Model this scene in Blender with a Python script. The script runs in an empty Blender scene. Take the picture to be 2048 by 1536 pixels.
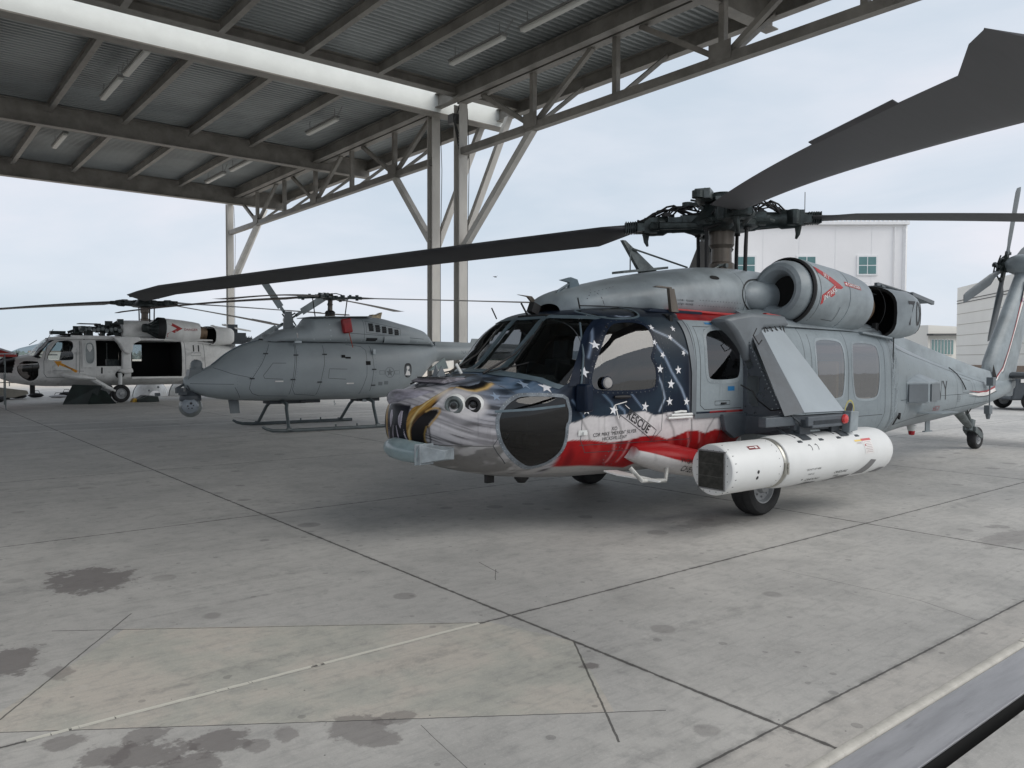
import bpy, bmesh, math, random
import numpy as np
from mathutils import Vector, Matrix
from mathutils.bvhtree import BVHTree
random.seed(7)
PI = math.pi
SC = bpy.context.scene
# ------------------------------------------------------------------ camera, sky, sun, exposure
cam_d = bpy.data.cameras.new('camera'); cam = bpy.data.objects.new('camera', cam_d)
SC.collection.objects.link(cam); SC.camera = cam
cam_d.sensor_width = 36.0; cam_d.lens = 1577.0 / 2048.0 * 36.0
cam_d.clip_start = 0.05; cam_d.clip_end = 9000
_R = Matrix.Rotation(math.radians(-38.9), 3, 'Z') @ Matrix.Rotation(PI / 2 - math.atan(51 / 1577.0), 3, 'X') @ Matrix.Rotation(0.003, 3, 'Z')
cam.matrix_world = Matrix.Translation((0, 0, 1.736)) @ _R.to_4x4()

SUN_EL, SUN_AZ = math.radians(42), math.radians(-62)       # azimuth measured from +x towards +y
world = bpy.data.worlds.new('World'); SC.world = world; world.use_nodes = True
wn = world.node_tree; wn.nodes.clear()
_o = wn.nodes.new('ShaderNodeOutputWorld'); _b = wn.nodes.new('ShaderNodeBackground')
_sky = wn.nodes.new('ShaderNodeTexSky'); _sky.sky_type = 'NISHITA'; _sky.sun_disc = False
_sky.sun_elevation = SUN_EL; _sky.sun_rotation = PI / 2 - SUN_AZ; _sky.air_density = 1.0; _sky.dust_density = 1.0
_tc = wn.nodes.new('ShaderNodeTexCoord'); _mp = wn.nodes.new('ShaderNodeMapping'); _mp.inputs['Scale'].default_value = (1.0, 1.0, 3.6)
_n1 = wn.nodes.new('ShaderNodeTexNoise'); _n1.inputs['Scale'].default_value = 2.1; _n1.inputs['Detail'].default_value = 6; _n1.inputs['Roughness'].default_value = 0.52; _n1.inputs['Distortion'].default_value = 0.3
_r1 = wn.nodes.new('ShaderNodeValToRGB')
_r1.color_ramp.elements[0].position = 0.36; _r1.color_ramp.elements[0].color = (5.9, 6.7, 7.6, 1)
_r1.color_ramp.elements[1].position = 0.66; _r1.color_ramp.elements[1].color = (7.9, 7.95, 8.6, 1)
_e = _r1.color_ramp.elements.new(0.5); _e.color = (6.8, 7.35, 8.15, 1)
_mx = wn.nodes.new('ShaderNodeMix'); _mx.data_type = 'RGBA'; _mx.inputs[0].default_value = 0.93
wn.links.new(_tc.outputs['Generated'], _mp.inputs[0]); wn.links.new(_mp.outputs[0], _n1.inputs['Vector'])
wn.links.new(_n1.outputs['Fac'], _r1.inputs[0]); wn.links.new(_sky.outputs[0], _mx.inputs[6]); wn.links.new(_r1.outputs[0], _mx.inputs[7])
wn.links.new(_mx.outputs[2], _b.inputs['Color']); _b.inputs['Strength'].default_value = 0.094
wn.links.new(_b.outputs[0], _o.inputs[0])
sun_d = bpy.data.lights.new('sun', 'SUN'); sun_d.energy = 1.5; sun_d.angle = math.radians(50); sun_d.color = (1, 0.95, 0.88)
sun = bpy.data.objects.new('sun', sun_d); SC.collection.objects.link(sun)
_sd = Vector((math.cos(SUN_EL) * math.cos(SUN_AZ), math.cos(SUN_EL) * math.sin(SUN_AZ), math.sin(SUN_EL)))
sun.rotation_euler = (-_sd).to_track_quat('-Z', 'Y').to_euler()
SC.view_settings.view_transform = 'Standard'; SC.view_settings.look = 'None'
SC.view_settings.exposure = 0.22; SC.view_settings.gamma = 1.0

# ------------------------------------------------------------------ node helpers
class NT:
    def __init__(s, nt): s.t = nt
    def node(s, typ, **kw):
        n = s.t.nodes.new(typ)
        for k, v in kw.items(): setattr(n, k, v)
        return n
    def _in(s, sock, v):
        if isinstance(v, bpy.types.NodeSocket): s.t.links.new(v, sock)
        elif v is not None:
            if hasattr(sock.default_value, '__len__') and not hasattr(v, '__len__'): v = (v, v, v, 1)[:len(sock.default_value)]
            elif hasattr(v, '__len__') and len(v) == 3 and len(sock.default_value) == 4: v = (*v, 1)
            sock.default_value = v
    def m(s, op, a, b=None, c=None, clamp=False):
        n = s.node('ShaderNodeMath', operation=op, use_clamp=clamp)
        s._in(n.inputs[0], a)
        if b is not None: s._in(n.inputs[1], b)
        if c is not None: s._in(n.inputs[2], c)
        return n.outputs[0]
    def mix(s, f, a, b, blend='MIX'):
        n = s.node('ShaderNodeMix', data_type='RGBA', blend_type=blend)
        s._in(n.inputs[0], f); s._in(n.inputs[6], a); s._in(n.inputs[7], b)
        return n.outputs[2]
    def noise(s, vec, scale, detail=3, rough=0.5, dist=0.0):
        n = s.node('ShaderNodeTexNoise')
        if vec is not None: s.t.links.new(vec, n.inputs['Vector'])
        n.inputs['Scale'].default_value = scale; n.inputs['Detail'].default_value = detail
        n.inputs['Roughness'].default_value = rough; n.inputs['Distortion'].default_value = dist
        return n.outputs['Fac']
    def ramp(s, f, lo, hi):
        n = s.node('ShaderNodeMapRange'); n.clamp = True; n.interpolation_type = 'SMOOTHSTEP'
        s._in(n.inputs['Value'], f); n.inputs['From Min'].default_value = lo; n.inputs['From Max'].default_value = hi
        return n.outputs['Result']
    def coord(s, kind='Object', scale=None):
        c = s.node('ShaderNodeTexCoord').outputs[kind]
        if scale is not None:
            mp = s.node('ShaderNodeMapping'); s.t.links.new(c, mp.inputs[0]); mp.inputs['Scale'].default_value = scale; c = mp.outputs[0]
        return c
    def xyz(s, v):
        n = s.node('ShaderNodeSeparateXYZ'); s.t.links.new(v, n.inputs[0]); return n.outputs

def new_mat(name):
    m = bpy.data.materials.new(name); m.use_nodes = True
    t = m.node_tree; b = t.nodes['Principled BSDF']
    return m, NT(t), b

def mat(name, col, rough=0.5, metal=0.0, var=0.12, vscale=3.0, bump=0.0, bscale=40.0, dirt=0.0, stretch=(1, 1, 1), spec=None, coat=0.0):
    m, N, b = new_mat(name)
    v = N.coord('Object', stretch)
    n1 = N.noise(v, vscale, 5, 0.6)
    lo = tuple(c * (1 - var) for c in col); hi = tuple(min(1, c * (1 + var)) for c in col)
    c = N.mix(N.ramp(n1, 0.3, 0.7), lo, hi)
    if dirt > 0:
        n2 = N.noise(v, vscale * 3.7, 6, 0.7)
        c = N.mix(N.m('MULTIPLY', N.ramp(n2, 0.55, 0.8), dirt), c, tuple(x * 0.35 for x in col))
    N._in(b.inputs['Base Color'], c)
    N._in(b.inputs['Roughness'], N.m('MULTIPLY_ADD', n1, 0.16, rough - 0.08, clamp=True))
    b.inputs['Metallic'].default_value = metal
    if spec is not None: b.inputs['Specular IOR Level'].default_value = spec
    if coat: b.inputs['Coat Weight'].default_value = coat; b.inputs['Coat Roughness'].default_value = 0.15
    if bump > 0:
        bn = N.node('ShaderNodeBump'); bn.inputs['Strength'].default_value = bump; bn.inputs['Distance'].default_value = 0.01
        N.t.links.new(N.noise(v, bscale, 3), bn.inputs['Height']); N.t.links.new(bn.outputs[0], b.inputs['Normal'])
    return m

def paint_mat(name, rough=0.45, coat=0.0, spec=0.35):
    """colour comes from the mesh's own paint attribute, with fine grime and panel waviness added by nodes"""
    m, N, b = new_mat(name)
    a = N.node('ShaderNodeVertexColor'); a.layer_name = 'paint'
    v = N.coord('Object', (1, 1, 1.6))
    n1 = N.noise(v, 2.3, 6, 0.65); n2 = N.noise(v, 22, 4, 0.6)
    f = N.m('MULTIPLY_ADD', n1, 0.46, 0.74); f = N.m('MULTIPLY', f, N.m('MULTIPLY_ADD', n2, 0.22, 0.90)); n3 = N.noise(N.coord('Object', (9, 9, 0.7)), 2.4, 4, 0.6); f = N.m('MULTIPLY', f, N.m('SUBTRACT', 1.0, N.m('MULTIPLY', N.ramp(n3, 0.55, 0.75), 0.20)))
    N._in(b.inputs['Base Color'], N.mix(1.0, a.outputs[0], f, 'MULTIPLY'))
    N._in(b.inputs['Roughness'], N.m('MULTIPLY_ADD', n1, 0.22, rough - 0.1, clamp=True))
    b.inputs['Specular IOR Level'].default_value = spec
    if coat: b.inputs['Coat Weight'].default_value = coat; b.inputs['Coat Roughness'].default_value = 0.12
    bn = N.node('ShaderNodeBump'); bn.inputs['Strength'].default_value = 0.12; bn.inputs['Distance'].default_value = 0.015
    N.t.links.new(N.noise(v, 3.2, 2, 0.4), bn.inputs['Height']); N.t.links.new(bn.outputs[0], b.inputs['Normal'])
    return m

def glass_mat(name, tint=(0.5, 0.52, 0.5), refl=0.25, rough=0.03):
    m, N, b = new_mat(name)
    t = m.node_tree; t.nodes.remove(b)
    out = [n for n in t.nodes if n.type == 'OUTPUT_MATERIAL'][0]
    g = t.nodes.new('ShaderNodeBsdfGlossy'); g.inputs['Roughness'].default_value = rough
    tr = t.nodes.new('ShaderNodeBsdfTransparent'); tr.inputs['Color'].default_value = (*tint, 1)
    fr = t.nodes.new('ShaderNodeLayerWeight'); fr.inputs['Blend'].default_value = 0.35
    f = N.m('MULTIPLY_ADD', N.m('POWER', fr.outputs['Facing'], 2.5), 0.45, refl, clamp=True)
    bn = N.node('ShaderNodeBump'); bn.inputs['Strength'].default_value = 0.10; bn.inputs['Distance'].default_value = 0.02
    N.t.links.new(N.noise(N.coord('Object'), 2.6, 2, 0.4), bn.inputs['Height']); t.links.new(bn.outputs[0], g.inputs['Normal'])
    mx = t.nodes.new('ShaderNodeMixShader'); t.links.new(f, mx.inputs[0]); t.links.new(tr.outputs[0], mx.inputs[1]); t.links.new(g.outputs[0], mx.inputs[2])
    t.links.new(mx.outputs[0], out.inputs[0])
    return m

# ------------------------------------------------------------------ mesh helpers
def frame(d):
    d = Vector(d).normalized()
    u = Vector((0, 0, 1)) if abs(d.z) < 0.95 else Vector((1, 0, 0))
    a = u.cross(d).normalized(); b = d.cross(a).normalized()
    return a, b, d

class MB:
    def __init__(s): s.v = []; s.f = []
    def add(s, vs, fs):
        o = len(s.v); s.v += [tuple(v) for v in vs]; s.f += [tuple(i + o for i in f) for f in fs]; return s
    def box(s, c, sz, R=None):
        hx, hy, hz = sz[0] / 2, sz[1] / 2, sz[2] / 2
        vs = [Vector((x, y, z)) for x in (-hx, hx) for y in (-hy, hy) for z in (-hz, hz)]
        if R is not None: vs = [R @ v for v in vs]
        c = Vector(c)
        return s.add([v + c for v in vs], [(0, 1, 3, 2), (4, 6, 7, 5), (0, 4, 5, 1), (2, 3, 7, 6), (0, 2, 6, 4), (1, 5, 7, 3)])
    def bar(s, p0, p1, w, h, up=None):
        """rectangular bar from p0 to p1, w across, h along up"""
        p0, p1 = Vector(p0), Vector(p1); d = (p1 - p0).normalized()
        u = Vector(up) if up is not None else (Vector((0, 0, 1)) if abs(d.z) < 0.95 else Vector((1, 0, 0)))
        a = u.cross(d).normalized(); b = d.cross(a).normalized()
        vs = []
        for p in (p0, p1):
            for i, j in ((-1, -1), (1, -1), (1, 1), (-1, 1)): vs.append(p + a * (i * w / 2) + b * (j * h / 2))
        return s.add(vs, [(0, 3, 2, 1), (4, 5, 6, 7), (0, 1, 5, 4), (1, 2, 6, 5), (2, 3, 7, 6), (3, 0, 4, 7)])
    def ibeam(s, p0, p1, w, h, tf=0.02, tw=0.015, up=None):
        p0, p1 = Vector(p0), Vector(p1); d = (p1 - p0).normalized()
        u = Vector(up) if up is not None else Vector((0, 0, 1))
        a = u.cross(d).normalized(); b = d.cross(a).normalized()
        s.bar(p0 + b * (h / 2 - tf / 2), p1 + b * (h / 2 - tf / 2), w, tf, b)
        s.bar(p0 - b * (h / 2 - tf / 2), p1 - b * (h / 2 - tf / 2), w, tf, b)
        return s.bar(p0, p1, tw, h - 2 * tf, b)
    def tube(s, pts, r, n=8, cap=True):
        pts = [Vector(p) for p in pts]
        if not hasattr(r, '__len__'): r = [r] * len(pts)
        vs = []; fs = []
        a = None
        for i, p in enumerate(pts):
            d = (pts[min(i + 1, len(pts) - 1)] - pts[max(i - 1, 0)]).normalized()
            if a is None: a, b, _ = frame(d)
            else:
                a = (a - d * a.dot(d)).normalized()
            b = d.cross(a).normalized()
            for k in range(n):
                t = 2 * PI * k / n; vs.append(p + (a * math.cos(t) + b * math.sin(t)) * r[i])
        for i in range(len(pts) - 1):
            for k in range(n):
                fs.append((i * n + k, i * n + (k + 1) % n, (i + 1) * n + (k + 1) % n, (i + 1) * n + k))
        if cap: fs.append(tuple(range(n))[::-1]); fs.append(tuple(range((len(pts) - 1) * n, len(pts) * n)))
        return s.add(vs, fs)
    def lathe(s, prof, c=(0, 0, 0), axis=(0, 0, 1), n=24, sy=1.0, cap=False):
        """prof: list of (distance along axis, radius)"""
        a, b, d = frame(axis); c = Vector(c); vs = []; fs = []
        for (h, r) in prof:
            for k in range(n):
                t = 2 * PI * k / n; vs.append(c + d * h + a * (r * math.cos(t)) + b * (r * sy * math.sin(t)))
        for i in range(len(prof) - 1):
            for k in range(n): fs.append((i * n + k, i * n + (k + 1) % n, (i + 1) * n + (k + 1) % n, (i + 1) * n + k))
        if cap: fs.append(tuple(range(n))[::-1]); fs.append(tuple(range((len(prof) - 1) * n, len(prof) * n)))
        return s.add(vs, fs)
    def prism(s, poly, fn, t0, t1):
        """poly: 2D points, fn(u,v,t)->3D, extruded t0..t1"""
        n = len(poly)
        vs = [fn(u, v, t0) for u, v in poly] + [fn(u, v, t1) for u, v in poly]
        fs = [tuple(range(n))[::-1], tuple(range(n, 2 * n))] + [(i, (i + 1) % n, n + (i + 1) % n, n + i) for i in range(n)]
        return s.add(vs, fs)
    def rings(s, R, cap=True, closed=True):
        n = len(R[0]); vs = [p for r in R for p in r]; fs = []
        for i in range(len(R) - 1):
            for k in range(n if closed else n - 1): fs.append((i * n + k, i * n + (k + 1) % n, (i + 1) * n + (k + 1) % n, (i + 1) * n + k))
        if cap: fs.append(tuple(range(n))[::-1]); fs.append(tuple(range((len(R) - 1) * n, len(R) * n)))
        return s.add(vs, fs)
    def build_loose(s, name, m, parent=None, **kw):
        p = list(range(len(s.v)))
        def fd(i):
            while p[i] != i: p[i] = p[p[i]]; i = p[i]
            return i
        for f in s.f:
            for k in f[1:]: p[fd(k)] = fd(f[0])
        g = {}
        for f in s.f: g.setdefault(fd(f[0]), []).append(f)
        for fs in g.values():
            q = MB(); ix = {}
            for f in fs:
                for k in f: ix.setdefault(k, len(ix))
            q.v = [s.v[k] for k in ix]; q.f = [tuple(ix[k] for k in f) for f in fs]; q.build(name, m, parent, **kw)
    def build(s, name, m, parent=None, smooth=35, bevel=0.0, recalc=True):
        me = bpy.data.meshes.new(name); me.from_pydata(s.v, [], s.f)
        if recalc:
            bm = bmesh.new(); bm.from_mesh(me)
            bmesh.ops.recalc_face_normals(bm, faces=bm.faces); bm.to_mesh(me); bm.free()
        me.materials.append(m)
        o = bpy.data.objects.new(name, me); SC.collection.objects.link(o)
        if parent is not None: o.parent = parent
        if bevel > 0:
            b = o.modifiers.new('bevel', 'BEVEL'); b.width = bevel; b.segments = 2; b.limit_method = 'ANGLE'; b.angle_limit = math.radians(40)
        if smooth: shade(me, smooth)
        return o

def shade(me, ang=35):
    me.polygons.foreach_set('use_smooth', np.ones(len(me.polygons), bool))
    try: me.set_sharp_from_angle(angle=math.radians(ang))
    except Exception: pass

def tag(o, label=None, cat=None, group=None, kind=None):
    if label: o['label'] = label
    if cat: o['category'] = cat
    if group: o['group'] = group
    if kind: o['kind'] = kind
    return o
def thing(name, label, cat, loc=(0, 0, 0), rz=0.0, group=None):
    o = bpy.data.objects.new(name, None); SC.collection.objects.link(o); o.empty_display_size = 0.3
    o.location = loc; o.rotation_euler = (0, 0, rz)
    return tag(o, label, cat, group)
def copy_tree(o, parent=None):
    c = o.copy(); SC.collection.objects.link(c)
    if parent is not None: c.parent = parent
    for ch in [x for x in o.children]: copy_tree(ch, c)
    return c

def text_obj(name, s, m, size, fn, parent=None, thick=0.0, spacing=1.0, align='CENTER', stroke=0.0):
    """flat lettering turned to mesh; fn(u,v)->3D point lays it on its surface"""
    cu = bpy.data.curves.new(name, 'FONT'); cu.body = s; cu.size = size; cu.align_x = align; cu.align_y = 'CENTER'
    cu.space_character = spacing; cu.offset = stroke; cu.resolution_u = 3
    to = bpy.data.objects.new(name, cu); SC.collection.objects.link(to)
    dg = bpy.context.evaluated_depsgraph_get(); me = bpy.data.meshes.new_from_object(to.evaluated_get(dg))
    SC.collection.objects.unlink(to); bpy.data.objects.remove(to)
    bm = bmesh.new(); bm.from_mesh(me)
    bmesh.ops.triangulate(bm, faces=bm.faces)
    for v in bm.verts: v.co = Vector(fn(v.co.x, v.co.y))
    bm.to_mesh(me); bm.free()
    me.materials.clear(); me.materials.append(m); me.name = name
    o = bpy.data.objects.new(name, me); SC.collection.objects.link(o)
    if parent is not None: o.parent = parent
    return o
# ------------------------------------------------------------------ ground
def seg_mask(N, X, Y, p0, p1, w, wob=None):
    """1 on a thin line between two ground points"""
    (x0, y0), (x1, y1) = p0, p1; L = math.hypot(x1 - x0, y1 - y0); ux, uy = (x1 - x0) / L, (y1 - y0) / L
    dx = N.m('SUBTRACT', X, x0); dy = N.m('SUBTRACT', Y, y0)
    t = N.m('ADD', N.m('MULTIPLY', dx, ux), N.m('MULTIPLY', dy, uy))
    n = N.m('SUBTRACT', N.m('MULTIPLY', dx, uy), N.m('MULTIPLY', dy, ux))
    if wob is not None: n = N.m('ADD', n, wob)
    a = N.m('LESS_THAN', N.m('ABSOLUTE', n), w)
    b = N.m('LESS_THAN', N.m('ABSOLUTE', N.m('SUBTRACT', t, L / 2)), L / 2)
    return N.m('MULTIPLY', a, b)
def blob_mask(N, X, Y, c, rx, ry, nz, edge=0.5):
    dx = N.m('DIVIDE', N.m('SUBTRACT', X, c[0]), rx); dy = N.m('DIVIDE', N.m('SUBTRACT', Y, c[1]), ry)
    r = N.m('SQRT', N.m('ADD', N.m('MULTIPLY', dx, dx), N.m('MULTIPLY', dy, dy)))
    r = N.m('ADD', r, N.m('MULTIPLY', N.m('SUBTRACT', nz, 0.5), 2.6)); r = N.m('ADD', r, N.m('MULTIPLY', N.m('SUBTRACT', N.noise(N.coord('Object'), 5.0, 4, 0.6), 0.5), 1.6))
    return N.m('SUBTRACT', 1.0, N.ramp(r, 1 - edge * 0.5, 1 + edge * 0.5))
def ground_material():
    m, N, b = new_mat('apron_concrete')
    P = N.coord('Object'); X, Y, _ = N.xyz(P)
    fine = N.noise(P, 9, 8, 0.7); big = N.noise(P, 0.35, 5, 0.6); mid = N.noise(P, 1.7, 6, 0.6); brush = N.noise(N.coord('Object', (1.2, 9, 1)), 3.0, 6, 0.7)
    wob = N.m('MULTIPLY', N.m('SUBTRACT', N.noise(P, 2.2, 3), 0.5), 0.02); grit = N.noise(P, 60, 3, 0.7)
    wob2 = N.m('MULTIPLY', N.m('SUBTRACT', N.noise(P, 14, 3), 0.5), 0.012)
    c = N.mix(N.ramp(big, 0.35, 0.65), (0.44, 0.43, 0.41), (0.53, 0.515, 0.485))
    # the older greyer cut slabs beside a paler pinkish patch
    PP = [(.30, 4.36), (1.21, 5.44), (3.12, 4.09), (3.31, 3.49), (2.80, 2.66)]; tri = None
    for (x0, y0), (x1, y1) in zip(PP, PP[1:] + PP[:1]):
        h = N.m('LESS_THAN', N.m('SUBTRACT', N.m('MULTIPLY', N.m('SUBTRACT', Y, y0), x1 - x0), N.m('MULTIPLY', N.m('SUBTRACT', X, x0), y1 - y0)), 0.0)
        tri = h if tri is None else N.m('MULTIPLY', tri, h)
    c = N.mix(N.m('MULTIPLY', tri, 0.75), c, N.mix(N.ramp(mid, .4, .6), (0.56, 0.51, 0.44), (0.52, 0.515, 0.44)))
    strip_ = N.m('MULTIPLY', N.m('LESS_THAN', Y, 2.06), N.m('GREATER_THAN', Y, 1.75)); c = N.mix(N.m('MULTIPLY', strip_, 0.45), c, (0.54, 0.50, 0.45))
    # pale cut patch bounded by saw cuts
    A, B, D = (1.12, 5.50), (3.10, 4.20), (0.55, 4.12)
    c = N.mix(N.m('MULTIPLY', N.ramp(mid, 0.42, 0.7), 0.45), c, (0.31, 0.305, 0.29)); c = N.mix(N.m('MULTIPLY', N.ramp(N.noise(P, 4.5, 7, 0.75, 0.6), 0.56, 0.68), 0.30), c, (0.24, 0.235, 0.225)); c = N.mix(N.m('MULTIPLY', N.ramp(N.noise(P, 3.1, 6, 0.7, 0.8), 0.60, 0.72), 0.35), c, (0.60, 0.585, 0.555))
    c = N.mix(N.m('MULTIPLY', N.ramp(brush, 0.48, 0.68), 0.24), c, (0.20, 0.20, 0.197))
    c = N.mix(N.m('MULTIPLY', N.ramp(fine, 0.45, 0.72), 0.42), c, (0.27, 0.268, 0.26))
    c = N.mix(N.m('MULTIPLY', N.ramp(grit, 0.52, 0.75), 0.35), c, (0.66, 0.65, 0.62)); c = N.mix(N.m('MULTIPLY', N.ramp(N.noise(P, 140, 2, 0.8), 0.55, 0.72), 0.30), c, (0.16, 0.155, 0.15))
    scr = N.noise(N.coord('Object', (22, 1.1, 1)), 3.0, 5, 0.75); c = N.mix(N.m('MULTIPLY', N.ramp(scr, 0.58, 0.70), 0.06), c, (0.22, 0.215, 0.21)); tyre = N.m('MULTIPLY', N.ramp(N.noise(N.coord('Object', (0.12, 1.8, 1)), 2.0, 3, 0.5, 0.4), 0.60, 0.68), N.ramp(fine, 0.35, 0.6)); c = N.mix(N.m('MULTIPLY', tyre, 0.22), c, (0.12, 0.12, 0.12))
    # round oil and water spots
    vo = N.node('ShaderNodeTexVoronoi'); vo.inputs['Scale'].default_value = 2.3; N.t.links.new(P, vo.inputs['Vector'])
    vr = N.node('ShaderNodeSeparateColor'); N.t.links.new(vo.outputs['Color'], vr.inputs[0])
    thr = N.m('MULTIPLY', N.m('POWER', vr.outputs[0], 1.5), 0.27)
    d = N.m('ADD', vo.outputs['Distance'], N.m('MULTIPLY', N.m('SUBTRACT', fine, 0.5), 0.16))
    sp = N.m('SUBTRACT', 1.0, N.ramp(N.m('SUBTRACT', d, thr), -0.03, 0.02))
    sp = N.m('MULTIPLY', sp, N.ramp(N.noise(P, 0.6, 2), 0.36, 0.55))
    c = N.mix(N.m('MULTIPLY', sp, 0.45), c, (0.16, 0.15, 0.145))
    vo2 = N.node('ShaderNodeTexVoronoi'); vo2.inputs['Scale'].default_value = 7.5; N.t.links.new(P, vo2.inputs['Vector'])
    vr2 = N.node('ShaderNodeSeparateColor'); N.t.links.new(vo2.outputs['Color'], vr2.inputs[0])
    sp2 = N.m('MULTIPLY', N.m('LESS_THAN', vo2.outputs['Distance'], N.m('MULTIPLY', vr2.outputs[0], 0.22)), N.m('GREATER_THAN', vr2.outputs[1], 0.70))
    c = N.mix(N.m('MULTIPLY', sp2, 0.38), c, (0.13, 0.125, 0.12))
    vo3 = N.node('ShaderNodeTexVoronoi'); vo3.inputs['Scale'].default_value = 14; N.t.links.new(P, vo3.inputs['Vector'])
    vr3 = N.node('ShaderNodeSeparateColor'); N.t.links.new(vo3.outputs['Color'], vr3.inputs[0])
    sp3 = N.m('MULTIPLY', N.m('LESS_THAN', vo3.outputs['Distance'], 0.07), N.m('GREATER_THAN', vr3.outputs[0], 0.92))
    c = N.mix(N.m('MULTIPLY', sp3, 0.8), c, (0.05, 0.05, 0.05))
    for (px, rx, ry, k) in STAINS:
        c = N.mix(N.m('MULTIPLY', blob_mask(N, X, Y, px, rx * 1.1, ry * 1.1, fine, 0.35), min(0.8, k * 1.3)), c, (0.16, 0.145, 0.14))
    # joints
    jx = N.m('ABSOLUTE', N.m('SUBTRACT', N.m('PINGPONG', N.m('ADD', X, 4.83 * 40 - 3.31 + 2.415), 2.415), 2.415))
    jx = N.m('ADD', N.m('SUBTRACT', 2.415, N.m('PINGPONG', N.m('ADD', X, 4.83 * 40 - 3.31 + 2.415), 2.415)), wob2)
    jy = N.m('ADD', N.m('SUBTRACT', 2.19, N.m('PINGPONG', N.m('ADD', Y, 4.38 * 40 - 4.11 + 2.19), 2.19)), wob2)
    ln = N.m('MAXIMUM', N.m('LESS_THAN', N.m('ABSOLUTE', jx), N.m('MULTIPLY_ADD', fine, 0.024, 0.0)), N.m('LESS_THAN', N.m('ABSOLUTE', jy), N.m('MULTIPLY_ADD', fine, 0.020, -0.001)))
    y2 = N.m('LESS_THAN', N.m('ABSOLUTE', N.m('ADD', N.m('SUBTRACT', Y, 2.065), wob2)), 0.007)
    ln = N.m('MAXIMUM', ln, y2)
    halo = N.m('MAXIMUM', N.m('SUBTRACT', 1.0, N.ramp(N.m('ABSOLUTE', jx), 0.0, 0.035)), N.m('SUBTRACT', 1.0, N.ramp(N.m('ABSOLUTE', jy), 0.0, 0.035)))
    halo = N.m('MAXIMUM', halo, N.m('SUBTRACT', 1.0, N.ramp(N.m('ABSOLUTE', N.m('SUBTRACT', Y, 2.065)), 0.0, 0.05)))
    c = N.mix(N.m('MULTIPLY', N.m('MULTIPLY', halo, N.ramp(fine, 0.35, 0.6)), 0.6), c, (0.17, 0.165, 0.155))
    for p0, p1, w in CUTS: ln = N.m('MAXIMUM', ln, seg_mask(N, X, Y, p0, p1, w, wob if w < 0.003 else wob2))
    c = N.mix(N.m('MULTIPLY', ln, 0.78), c, (0.045, 0.042, 0.04))
    # old white sealant left in one joint
    wl = seg_mask(N, X, Y, (0.5, 4.118), (3.05, 4.118), 0.016, wob2)
    wl = N.m('MULTIPLY', wl, N.m('GREATER_THAN', N.noise(N.coord('Object', (1, 0.1, 1)), 9, 5, 0.8), 0.40))
    c = N.mix(N.m('MULTIPLY', wl, 0.85), c, (0.72, 0.70, 0.62))
    # weathered taxi lines in front of the far aircraft
    t1 = N.m('MULTIPLY', seg_mask(N, X, Y, (-6, 23.2), (13, 23.2), 0.07), N.ramp(fine, 0.3, 0.5))
    t2 = N.m('MULTIPLY', seg_mask(N, X, Y, (-6, 21.0), (13, 21.0), 0.06), N.ramp(fine, 0.3, 0.5))
    c = N.mix(N.m('MULTIPLY', N.m('MAXIMUM', t1, t2), 0.6), c, (0.75, 0.75, 0.72))
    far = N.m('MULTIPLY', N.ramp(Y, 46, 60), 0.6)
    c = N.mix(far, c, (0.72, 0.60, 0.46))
    N._in(b.inputs['Base Color'], c)
    N._in(b.inputs['Roughness'], N.m('MULTIPLY_ADD', fine, 0.25, 0.58, clamp=True))
    b.inputs['Specular IOR Level'].default_value = 0.35
    bn = N.node('ShaderNodeBump'); bn.inputs['Strength'].default_value = 0.35; bn.inputs['Distance'].default_value = 0.006
    h = N.m('SUBTRACT', N.m('MULTIPLY_ADD', grit, 0.4, fine), N.m('MULTIPLY', ln, 2.0))
    N.t.links.new(h, bn.inputs['Height']); N.t.links.new(bn.outputs[0], b.inputs['Normal'])
    return m
STAINS = [((1.27, 6.82), 0.26, 0.36, 0.62), ((0.57, 5.28), 0.14, 0.22, 0.6), ((0.75, 4.9), 0.06, 0.10, 0.4), ((1.19, 3.58), 0.10, 0.13, 0.55), ((0.9, 3.63), 0.14, 0.12, 0.55),
          ((0.93, 3.83), 0.08, 0.08, 0.45), ((0.74, 3.74), 0.08, 0.10, 0.5), ((1.02, 3.42), 0.12, 0.1, 0.5), ((1.75, 3.25), 0.12, 0.16, 0.45), ((1.92, 3.28), 0.10, 0.07, 0.4),
          ((1.45, 3.45), 0.06, 0.07, 0.4), ((0.62, 4.0), 0.08, 0.08, 0.45), ((1.3, 3.42), 0.05, 0.05, 0.4), ((8.6, 2.9), 0.5, 0.14, 0.3), ((7.2, 5.2), 0.7, 0.2, 0.3), ((3.1, 3.15), 0.05, 0.05, 0.6)]
CUTS = [((0.84, 5.68), (3.09, 4.10), 0.005), ((0.43, 4.43), (1.32, 5.74), 0.005), ((0.30, 4.36), (3.01, 2.51), 0.004), ((3.31, 3.49), (2.59, 2.43), 0.006),
        ((5.78, 3.68), (5.84, 2.54), 0.0028), ((5.84, 2.54), (5.69, 2.10), 0.0028), ((1.98, 3.13), (1.91, 2.60), 0.0018), ((3.97, 5.36), (3.9, 5.0), 0.004), ((3.95, 5.1), (3.75, 4.85), 0.003)]
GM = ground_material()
g = MB()
def strip(pts, x0, x1, nx):
    xs = np.linspace(x0, x1, nx + 1); n = len(pts); vs = [(x, y, z) for x in xs for y, z in pts]
    g.add(vs, [(i * n + k, (i + 1) * n + k, (i + 1) * n + k + 1, i * n + k + 1) for i in range(nx) for k in range(n - 1)])
strip([(-3500, 0), (-40, 0), (1.405, 0), (1.41, -0.18), (1.73, -0.18), (1.735, -0.03), (1.76, -0.012), (1.77, 0.0), (60, 0), (5000, 0)], -3500, 5000, 12)
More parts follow.
